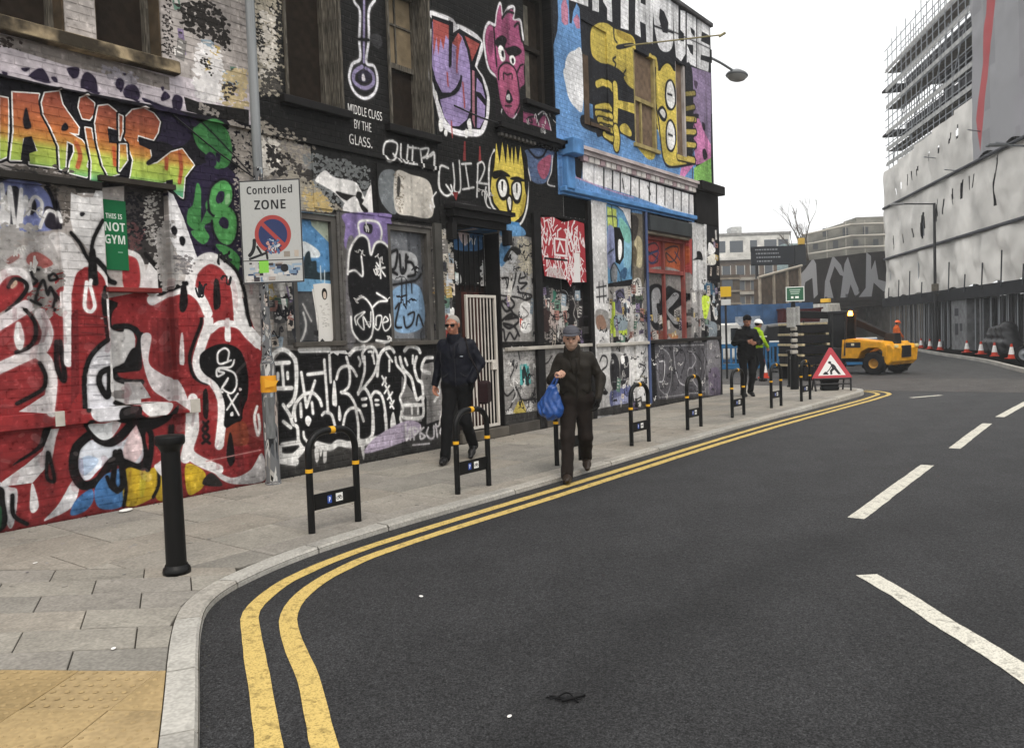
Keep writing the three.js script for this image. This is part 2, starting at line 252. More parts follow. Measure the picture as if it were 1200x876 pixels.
line('edge_line', [[2.76, 6.22], [2.43, 6.51], [2.06, 6.8], [1.74, 7.07], [1.3, 7.38], [0.7, 7.7], [0, 8.0]], 0.13, 0.004, whiteLine, 'curved white line at the right of the road');
// the far pavement on the other side, with its kerb
{
  const run = [[72, -9.5], [60, -6.2], [54, -5.03], [47.8, -2.19], [40.7, 0.24], [33, 3.0], [25.4, 5.1], [20, 6.9], [12, 12]].map(([x, z]) => V3(x, 0, z));
  const pts = new THREE.CatmullRomCurve3(run, false, 'centripetal').getSpacedPoints(120), back = offsetRun(pts, 9);
  structure('far_pavement', ribbon(back, pts, 0.12).rotateX(0), std(0x8f8c87, 0.95, { map: slabTex }), 'footway below the sheeted building');
  const g = []; const a = pts, b = offsetRun(pts, 0.16); for (let i = 0; i < a.length - 1; i++) { const P = [a[i].x, 0, a[i].z, a[i + 1].x, 0, a[i + 1].z, a[i + 1].x, 0.125, a[i + 1].z, a[i].x, 0.125, a[i].z, b[i].x, 0.125, b[i].z, b[i + 1].x, 0.125, b[i + 1].z]; const q = new THREE.BufferGeometry(); q.setAttribute('position', new THREE.Float32BufferAttribute(P, 3)); q.setIndex([0, 1, 2, 0, 2, 3, 3, 2, 5, 3, 5, 4]); const f = q.toNonIndexed(); f.computeVertexNormals(); g.push(uvBox(f)); }
  structure('far_kerb', M(g), kerbMats[1], 'kerb of the footway below the sheeted building');
}
const ART_A = `
f #a8a09b -240 -10 295 -10 295 540 -240 540
f #c4bac0 -240 384 290 384 290 424 -240 424
X p 10 180 430 262 500
P #d3cfcf 202 424 216 436 233 443 232 406 207 403
P #b9a67c 232 433 242 445 264 451 261 404 238 404 232 412
P #3a3532 234 425 249 432 249 422 240 414 238 405 233 411
f #1b1918 189 404 204 402 264 406 263 385 203 387 191 391
P #8d867f 204 399 221 399 225 394 214 392
P #2b2724 188 494 219 509 236 502 245 483 242 465 220 473 203 471 191 480
P #d8d4d2 207 460 233 462 232 407 206 405 203 431
P #2b2724 219 452 222 445 218 432 210 449
P #211d1c 176 496 179 497 180 438 171 439
P #4b4541 172 483 178 479 176 463 170 459
P #4b4541 172 457 177 452 176 441 171 442
f #857c76 24 421 83 423 174 420 174 407 126 408 72 408 24 412
P #9a949c 109 415 135 412 146 401 125 396
P #3a302c 24 419 33 419 38 415 26 412
F #2a2038 22 387 24 390 26 388 25 385
F #2a2038 44 389 49 396 56 400 61 392 59 387 50 387
F #2a2038 39 396 46 398 42 394
F #2a2038 77 405 87 408 86 400 81 398
F #2a2038 88 393 91 403 96 406 102 401 102 387 91 388
F #2a2038 120 401 123 407 128 405 126 397 122 397
F #2a2038 129 396 134 403 140 402 140 388 133 389
F #2a2038 63 394 67 395 68 391 65 391
F #2a2038 127 394 131 402 139 404 143 398 141 391 132 389
F #2a2038 124 407 128 405 126 397 124 395
F #2a2038 128 413 131 413 129 411
F #2a2038 176 397 180 404 187 402 185 391 178 388
F #2a2038 165 399 169 405 174 401 170 397 165 395
F #2a2038 165 408 168 409 167 405
f #15121a -33 386 22 386 59 385 140 387 326 390 323 352 171 318 103 303 100 297 81 300 73 309 55 313 18 315 -37 310
F #251d36 145 393 157 392 189 384 194 371 191 360 172 347 155 334 154 349 161 373 158 383
P #9d958c 237 389 263 385 266 330 252 329 244 354
f #251d36 188 331 211 342 236 340 250 328 247 302 181 295
F #3a7d3f 197 372 206 381 221 387 236 379 241 360 236 343 221 337 211 349 201 357
F #2f6a37 213 378 227 382 237 366 233 352 219 356
F #251d36 209 347 215 353 221 349 221 341 215 337 211 341
F #251d36 222 353 227 353 225 344 222 346
F #251d36 219 332 229 338 234 331 226 325 219 326
F #251d36 234 336 239 335 238 327 233 329
F #2a2038 194 384 199 384 204 381 199 376 195 378
S #17141a 1.2 206 383 227 367 262 338
f #353130 127 313 166 317 165 278 155 235 132 233 123 247
P #8d8984 151 307 160 308 154 272 148 244 144 276
P #9a9692 159 277 166 281 167 235 160 222 154 244
P #17151a 130 301 146 306 146 282 141 253 127 252
P #5a3a3a 128 274 142 271 143 252 128 249
F #9a2b2d 123 246 133 243 137 231 135 211 121 211
S #c9c6c4 5 126 245 137 240 141 224 139 211
f #251d36 165 305 199 321 241 311 251 286 247 204 237 239 221 248 194 237 180 274
P #9d958c 242 338 254 339 252 328 246 232 242 297 241 311
F #3f8a44 198 318 202 313 201 293 198 271 186 276 187 290 193 297
F #3f8a44 217 312 207 299 210 289 220 285 204 276 209 265 201 257 189 268 199 276
F #4a9a4c 211 304 216 319 228 326 237 321 238 307 230 294 218 288 212 292
S #17131f 2 210 304 215 318 228 327 239 322 239 307 230 293 218 287 211 291 210 304
F #251d36 219 305 223 313 229 313 227 304 221 301
F #4a9a4c 214 282 222 292 236 298 242 290 242 273 234 260 224 259 217 267
S #17131f 2 213 282 214 270 222 259 234 258 242 271 243 290 236 299
F #251d36 221 281 226 287 232 284 231 276 225 276
F #7fb27a 231 310 236 312 234 303 230 301
F #3f8a44 216 257 230 256 243 246 240 230 229 242
G 21 368 27 368 27 362 24 319 18 315
G 31 374 52 377 51 370 57 350 66 334 64 315 41 315 41 325 48 327 44 339 37 336 34 317 26 316 30 341
F #17131a 38 352 41 363 43 353 44 347 39 345
f #15121a 38 337 44 339 47 327 41 324 41 317 34 317 36 329
G 57 379 69 383 71 372 84 354 83 348 75 348 86 343 93 334 89 320 93 313 88 310 73 312 75 322 79 331 79 338 73 340 70 314 66 314 66 334 60 350 55 360 54 370
F #15121a 70 353 73 356 75 352 72 349 69 349
S #b0572f 3.5 81 340 84 329 81 318
G 85 372 87 381 92 384 99 379 99 370 94 363 88 363
G 90 355 95 355 96 346 102 332 107 314 102 307 92 305 94 325 91 345
G 103 377 112 380 121 374 125 366 122 357 111 360 111 345 129 347 128 330 118 317 109 313 104 323 100 343 99 361
f #15121a 110 358 122 358 121 346 111 345
S #c8592b 3 115 341 115 325
G 128 372 135 380 146 384 156 381 162 374 159 363 154 355 139 357 138 351 150 347 151 338 146 329 157 333 172 346 184 351 196 337 185 323 182 302 173 306 170 318 159 313 129 314 133 332 128 348 125 353
f #15121a 139 355 154 354 151 345 140 348
F #17131a 152 349 161 355 174 351 160 338 149 330 146 332 152 339
S #b0532f 3.5 167 339 166 329
S #b0532f 3.5 181 347 182 332 179 317
G 122 373 125 372 124 358 121 349
G 121 345 127 346 127 331 119 320
f #8b3b34 75 306 87 303 86 295 75 298
s #e8e4e2 1.5 75 307 87 303 85 294
f #3c3936 18 311 103 307 102 297 74 294 62 276 58 302 32 307
P #5d5650 18 306 74 314 76 305 71 269 65 260 61 283 50 302 17 300
F #717bb5 12 290 21 300 33 303 48 299 56 292 60 283 61 264 47 258 10 259
S #14131a 3 15 297 30 304 43 304 53 301 59 291 62 278 63 262
F #15141c 24 291 31 295 34 287 32 261 25 259 21 278
F #15141c 39 283 45 285 46 277 41 272
F #241f2b 53 279 61 278 63 262 53 263
f #cbc9c8 74 294 84 291 93 292 96 299 103 299 101 227 93 231 87 243 74 259 72 271
F #17151a 81 277 85 277 83 274 81 274
S #e6e4e4 2.6 13 291 16 275 19 260 20 295 21 281 23 262 26 294 29 258 35 293 32 261 38 287 39 272 42 283 46 288 51 283 49 271
S #e6e4e4 2.6 48 261 55 276 62 275 64 267
P #a9a5a2 7 257 28 261 46 264 43 252 32 243 21 228 13 222 6 230
P #b9b4b2 21 231 33 240 40 249 54 257 62 250 60 239 63 227 61 183 34 183 34 217 26 222
F #9a6a66 20 231 28 237 30 234 22 228
F #a85a55 38 237 46 239 57 230 45 225 36 230
f #922628 -82 152 10 176 43 215 76 228 101 226 100 199 147 209 173 203 185 226 207 239 240 215 268 141 264 -5 -93 -32
F #dedad9 61 258 71 254 77 244 85 236 96 232 103 220 103 195 99 183 93 183 97 210 94 224 84 229 76 219 71 195 69 183 61 183 63 209 63 230 59 246 55 254
F #922628 73 217 81 226 89 227 98 219 100 207 96 183 69 183
F #0f0d0e 87 240 92 244 93 222 93 212 86 213 85 222
S #0f0d0e 3 72 258 79 249 87 234 91 253 101 272
S #0f0d0e 4.5 93 235 101 226 107 217 112 215
S #0f0d0e 3.2 100 210 97 198 98 183
S #e9e6e5 3 83 214 80 192 85 187 89 192 88 201 86 211 87 216
P #8d8884 37 223 62 224 62 183 34 183
S #0f0d0e 2 45 224 39 224 40 217 43 214 38 210 37 213
S #0f0d0e 2 37 197 45 193 41 198 48 215 51 202 54 209 58 197
S #0f0d0e 2 55 206 62 197 58 200 54 188
S #0f0d0e 2 53 218 57 221 60 217 54 215 53 219
F #9a2b2d 2 207 15 218 28 221 35 211 34 203 23 194 1 183
S #e9e3e3 6.5 4 202 16 218 27 222 34 218 36 208
S #120d0e 3 20 208 25 215 33 213 34 206 24 193 16 187
F #c9a58a 22 209 26 214 27 211 23 207
F #952a2c -0 170 18 179 31 188 36 176 37 165 28 154 -2 138
F #952a2c -2 131 21 144 34 149 42 137 42 119 23 109 -4 101
S #dcd3d5 10.2 -1 170 18 182 33 192
S #ddd5d6 9.4 42 185 47 169 43 156 36 152 16 143 -2 135
S #dcd5d5 9.4 37 152 45 143 48 128 46 110 44 99
f #cdc6c6 20 101 29 106 42 114 45 97
S #170f10 3.2 30 189 37 178 37 165 31 156 21 152
S #170f10 3.2 39 142 43 131 41 120 30 113 19 108
S #e9e6e5 4 24 176 22 164 24 156 26 165 24 176
S #170d0e 4 54 160 53 139 57 126 59 130 57 160
S #e9e5e5 7.2 65 203 64 169 63 141
S #120d0e 3 100 202 98 184 99 163
f #771f22 68 184 74 190 71 114 63 103
s #6e1c1e 1 75 184 99 182
s #6e1c1e 1 75 176 98 174
s #6e1c1e 1 76 168 95 166
F #c9c8cd 76 99 77 126 82 143 91 154 101 160 102 132 101 106 113 99 109 86 83 86
S #100d0e 4 101 162 90 154 81 143 76 126 75 97
s #8d8c92 1 88 145 100 146
s #8d8c92 1 83 137 100 138
s #8d8c92 1 79 129 90 128
s #8d8c92 1 78 120 89 119
s #8d8c92 1 83 110 98 109
S #100d0e 5 99 134 91 130 89 121 95 108 98 115 99 131
f #d9d5d5 100 199 107 199 106 179 111 171 101 162 100 184
f #c9c6c4 102 171 126 172 129 161 121 139 108 132 105 126 114 121 132 118 131 97 102 100 99 115
S #100d0e 5 107 190 106 177 114 171 126 172 135 164 130 145 119 135 108 132 109 124 119 120 133 119
F #100d0e 132 152 134 147 133 132 124 130 110 130 121 136
f #17120f 106 199 114 196 112 185 106 187
F #7b7674 102 112 132 111 132 103 104 106
F #120e0d 102 103 107 103 116 98 102 100
F #922628 111 190 137 200 142 184 136 168 129 174 109 171
F #c7c5c4 119 171 127 168 128 153 120 139 114 136
S #100d0e 5 110 173 124 173 133 164 131 152 123 139 115 135
F #100d0e 126 152 134 148 127 137 117 132 117 138
F #d7cfd0 135 163 145 164 141 138 153 126 166 119 174 103 178 86 170 90 156 101 143 112 136 135
f #a8a4a4 116 120 132 119 138 109 141 103 115 102
f #842325 147 200 171 200 169 137 158 123 145 135
s #741b1d 1.5 153 200 151 135
s #741b1d 1.5 160 200 157 128
S #160d0e 3.4 181 199 192 190 195 177 186 157 180 140 184 121 198 113
S #e8e4e3 10.2 193 206 201 190 203 175 195 156 188 136 192 122 204 115 213 97 213 76 208 48
S #e8e4e3 6.5 205 168 217 175 237 173 248 162 260 151
f #dcdad9 232 201 249 202 253 173 265 160 264 145 252 155 243 168 233 175
S #100d0e 3.5 247 201 250 184 253 173
F #e8e4e3 224 184 227 184 228 159 224 156 221 161
F #e8e4e3 172 164 174 164 174 137 171 134 169 137 170 152
F #0c0b0c 193 144 208 152 224 153 239 145 246 123 245 98 237 73 223 66 215 68 217 89 210 111 195 124 191 133
S #e2e0df 1.9 227 136 213 133 212 144 220 149 225 145 223 136
S #e2e0df 1.9 231 136 226 129 211 128 210 120 218 123 212 125 215 128 230 122 232 109 225 101 215 107 219 112 222 117 213 105 215 103
S #e2e0df 1.9 233 100 219 84
S #e2e0df 1.9 221 100 233 77
F #e2e0df 223 80 226 81 226 77 223 77
F #e2e0df 235 106 238 105 237 103 235 103
F #160d0e 193 105 197 107 198 91 196 77 192 80 192 92
S #160d0e 2.5 191 74 196 67 190 59 197 51
S #160d0e 2.5 197 74 190 66 197 58 189 52
F #7e2523 238 80 253 101 261 93 258 42 242 45
F #8a3a24 219 64 239 69 242 45 218 48
S #e2dedd 3 256 84 252 72 255 53 258 60 257 75
F #140d0e 174 204 180 204 180 194 177 187 174 190
F #140d0e 210 204 218 204 217 194 213 190 210 192
F #9a2b2d 185 216 190 231 206 240 221 236 232 223 234 204 232 183 203 183 196 196
S #e4e0df 11.6 184 213 190 231 208 243 227 235 237 214 239 183
S #100d0e 3.5 221 245 238 232 247 211 250 183
F #9a2b2d 147 199 168 207 185 208 198 196 203 183 144 183
S #e8e4e3 10.2 148 199 168 209 184 210 196 201 203 186
F #140d0e 176 216 180 214 181 196 176 187 172 192
F #140d0e 212 219 217 219 218 196 213 190 210 193
S #100d0e 4 144 244 154 231 157 215 155 205 170 212 181 216
f #e3e1e2 167 307 171 306 181 283 195 240 187 236 173 244 166 261
P #a5a19e 154 267 167 278 168 235 178 226 172 214 157 209
F #17141a 168 270 171 273 174 269 172 264 169 265
F #17141a 176 261 180 263 182 259 180 254 177 255
P #7f7b7c 171 242 187 241 191 235 183 228 173 231
f #17151a 165 317 172 319 172 308 180 301 168 306 166 309
f #c9c6c5 147 236 155 227 155 205 147 202 137 211
f #882527 -33 90 5 91 47 86 38 70 17 57 3 51 -35 48
F #100d0e 39 84 45 83 37 68 14 56 17 59 33 69
f #d8d4d5 45 83 53 83 50 65 40 51 27 38 2 39 4 43 22 54 37 65
F #922729 53 84 73 81 65 66 61 45 48 39 29 37 42 49
F #922729 16 27 27 34 59 35 47 18 33 7 21 6
F #d5d3d6 62 36 65 25 57 10 39 4 35 4 47 15
F #e6e3e3 26 35 28 36 31 18 27 12 24 16
S #14100f 2.6 41 63 39 42 44 36 45 41 42 62
F #d2cfd1 -0 41 10 37 15 32 11 7 6 5
S #120f10 3 11 30 11 13 21 3
F #120f10 -23 40 2 39 5 26 3 3 -26 -0
F #25603a -1 21 2 21 1 6 -2 4
F #cfd3dc 63 38 64 57 71 67 85 69 106 64 124 78 130 61 123 42 106 43 97 49 84 41 74 33
F #a5b7cf 65 50 75 55 84 49 71 38
F #ddc3c5 119 78 125 76 126 55 117 43 107 53
S #100d0e 8 77 84 85 70 98 65 112 75 121 85
F #c6c8ca 77 83 92 83 107 84 98 70 87 69
S #100d0e 8 76 73 65 63 62 44 69 29 83 31 97 47 110 42 121 37 130 44 130 65 124 83
F #3d6fa8 79 22 88 34 96 37 106 39 109 27 105 4 83 5
F #3d6fa8 57 4 62 16 76 24 77 13 69 5
F #c9a51c 109 37 126 33 140 34 141 17 134 6 107 3
F #b8961b 140 31 149 29 148 3 137 5
S #14110f 3 141 32 140 17 134 6
S #14110f 3 107 36 108 19 105 3
F #c9a51c 170 33 189 23 189 10 180 3 170 4
S #100d0e 5 100 55 98 39 96 26 100 19 105 24 105 45 104 55
S #100d0e 3 91 33 94 23 100 17
F #c3b022 123 28 128 29 125 11 121 10
F #882527 132 73 169 81 168 41 152 38 136 42
S #e8e4e3 11.6 179 88 176 61 170 40
S #100d0e 5 125 79 135 69 134 49 130 34
F #d5d1d2 141 39 147 40 146 24 137 35
S #17100f 2.2 155 74 154 64
S #17100f 2.2 158 74 157 63
F #d9d6d5 124 98 154 97 149 86 133 85
F #100d0e 105 96 123 96 125 86 147 84 161 94 155 80 134 72 122 79 104 84
S #17100f 2.5 155 73 154 62
S #17100f 2.5 158 73 157 61
S #e8e4e3 10.2 181 99 181 69 175 43 206 22
F #d8d4d4 200 23 221 11 244 16 259 32 262 3 228 3 209 11
F #160d0e 221 59 224 51 225 30 219 24 216 38
S #c98f8c 0.8 192 33 258 36
F #2a2624 187 10 197 20 209 5
X b 4 175 200 268 260
X w 6 -20 225 60 290
S #6a222626 3.7 60 207 58 204 60 194
S #6a222626 3.9 261 223 258 218 255 208
S #6a222626 5.1 231 47 228 41 231 21
S #6a222626 5.3 208 39 206 32 205 24
S #6a222626 5.3 60 47 57 42 61 32
S #6a222626 4.2 191 191 190 186 187 165
S #6a222626 6.0 21 217 21 208 22 206
S #6a222626 4.4 167 218 166 213 165 197
S #6a222626 2.0 155 190 151 184 156 169
S #6a222626 2.8 58 164 55 158 54 139
S #6a222626 1.6 65 98 63 87 66 82
S #6a222626 2.8 239 94 235 87 234 76
S #6a222626 3.1 248 160 247 153 250 129
S #6a222626 3.4 136 140 133 137 131 128
S #6a222626 4.0 167 201 167 194 161 175
S #6a222626 5.9 63 36 62 31 62 27
S #6a222626 5.2 101 180 100 176 98 166
S #6a222626 2.1 53 183 49 172 52 158
S #6a222626 5.4 89 51 90 48 87 34
S #6a222626 3.0 235 106 236 94 235 78
S #6a222626 5.1 122 97 120 90 121 72
S #6a222626 1.7 64 107 67 103 67 87
S #6a222626 3.6 23 195 22 189 21 173
S #6a222626 5.4 54 197 51 188 55 174
S #6a222626 2.2 125 51 125 40 124 26
S #6a222626 1.7 232 136 233 128 235 113
S #6a222626 5.6 37 159 35 153 32 135
S #6a222626 3.2 109 188 110 177 108 178
S #6a222626 3.8 228 55 227 43 230 43
S #6a222626 5.7 225 191 224 187 224 173
S #6a222626 3.7 38 95 37 87 40 74
S #6a222626 2.0 11 169 12 161 10 152
S #6a222626 5.0 98 171 101 162 98 151
S #6a222626 5.0 68 52 68 40 67 35
S #6a222626 5.0 148 150 146 140 144 139
S #6a222626 2.8 33 76 36 71 34 56
S #6a222626 5.7 227 218 223 208 224 202
S #6a222626 5.1 17 221 18 211 14 203
S #6a222626 4.9 115 114 118 109 115 92
S #6a222626 2.9 180 100 183 92 179 72
S #6a222626 4.9 172 166 172 158 170 141
S #6a222626 2.8 113 34 112 30 109 15
S #6a222626 3.3 166 102 164 98 164 83
S #6a222626 4.2 245 91 243 87 242 77
S #6a222626 2.2 230 33 228 26 235 18
S #6a222626 4.7 192 85 192 81 188 60
S #6a222626 2.0 45 48 41 37 42 25
S #6a222626 3.4 166 77 163 67 161 60
S #6a222626 3.8 4 67 2 57 4 57
S #6a222626 3.8 37 63 37 58 36 52
S #6a222626 5.4 15 47 11 37 12 37
S #6a222626 2.5 207 52 202 40 206 24
S #6a222626 5.7 102 83 101 73 104 63
S #6a222626 2.9 28 112 28 102 28 103
S #6a222626 4.2 153 178 155 170 155 153
S #6a222626 5.5 27 182 27 174 27 165
S #6a222626 2.3 256 155 251 146 259 129
S #6a222626 5.0 14 103 15 94 9 79
S #6a222626 1.8 205 122 202 116 208 93
S #6a222626 2.2 256 234 254 221 257 207
S #6a222626 3.3 71 153 68 146 66 135
S #6a222626 5.0 118 117 120 109 115 107
S #6a222626 3.0 217 26 220 12 221 6
S #6a222626 3.8 186 188 182 182 183 160
S #6a222626 5.7 31 86 33 77 31 62
S #6a222626 3.7 63 186 60 180 61 160
S #6a222626 2.0 44 181 47 175 43 161
S #6a222626 5.5 234 218 236 207 236 194
S #6a222626 3.0 61 114 63 106 58 88
S #6a222626 5.8 45 186 46 175 41 162
S #d8c8c630 2.7 168 90 160 93
S #d8c8c618 4.3 111 120 109 119
S #d8c8c622 3.1 10 59 5 61
S #d8c8c618 6.7 139 191 136 188
S #d8c8c630 3.3 33 184 34 188
S #d8c8c618 7.1 33 171 42 169
S #d8c8c618 7.6 18 170 11 162
S #d8c8c622 5.1 148 158 139 163
S #d8c8c630 3.5 189 74 184 70
S #d8c8c622 8.8 23 211 23 213
S #d8c8c618 2.1 145 106 149 105
S #d8c8c618 2.3 54 116 47 117
S #d8c8c618 4.6 103 167 108 158
S #d8c8c618 8.6 206 88 199 89
S #d8c8c630 6.0 126 119 135 116
S #d8c8c618 6.2 211 218 225 221
S #d8c8c622 5.8 171 105 166 96
S #d8c8c618 3.0 177 222 168 218
S #d8c8c630 3.5 65 58 64 59
S #d8c8c622 4.0 161 28 159 33
S #d8c8c630 2.5 120 56 119 60
S #d8c8c630 3.4 94 48 98 49
S #d8c8c618 8.5 40 93 51 96
S #d8c8c618 5.7 10 172 2 170
S #d8c8c622 5.6 82 195 83 191
S #d8c8c622 8.2 21 146 30 143
S #d8c8c622 6.1 118 95 109 92
S #d8c8c622 2.3 17 51 12 48
S #d8c8c622 5.7 188 104 190 105
S #d8c8c630 9.0 152 196 155 200
S #d8c8c630 8.7 126 32 130 26
S #d8c8c630 3.1 245 133 233 123
S #d8c8c618 5.4 209 78 203 77
S #d8c8c622 7.6 161 165 156 158
S #d8c8c630 2.2 48 208 37 201
S #d8c8c618 3.2 7 107 15 106
S #d8c8c618 5.1 155 150 162 151
S #d8c8c622 3.3 22 81 20 80
S #d8c8c622 5.9 39 99 49 98
S #d8c8c622 4.4 79 95 70 96
S #d8c8c618 5.0 53 160 58 159
S #d8c8c622 7.3 26 155 18 157
S #d8c8c630 7.3 34 145 42 145
S #d8c8c630 8.3 156 44 161 37
S #d8c8c618 7.8 81 155 85 153
S #d8c8c618 8.0 169 45 160 44
S #d8c8c618 8.1 32 127 34 123
S #d8c8c630 3.6 60 192 60 184
S #d8c8c618 2.9 102 123 111 127
S #d8c8c630 8.2 165 70 172 71
S #d8c8c618 7.0 81 199 82 194
S #d8c8c622 8.8 247 58 260 50
S #d8c8c622 7.2 81 129 85 130
S #d8c8c618 5.8 152 192 160 191
S #d8c8c622 2.3 164 111 173 104
S #d8c8c630 6.0 35 74 31 78
S #d8c8c618 7.2 21 145 16 144
S #d8c8c622 3.2 125 119 113 122
S #d8c8c622 5.5 199 186 194 187
S #d8c8c630 6.6 98 203 103 199
`;
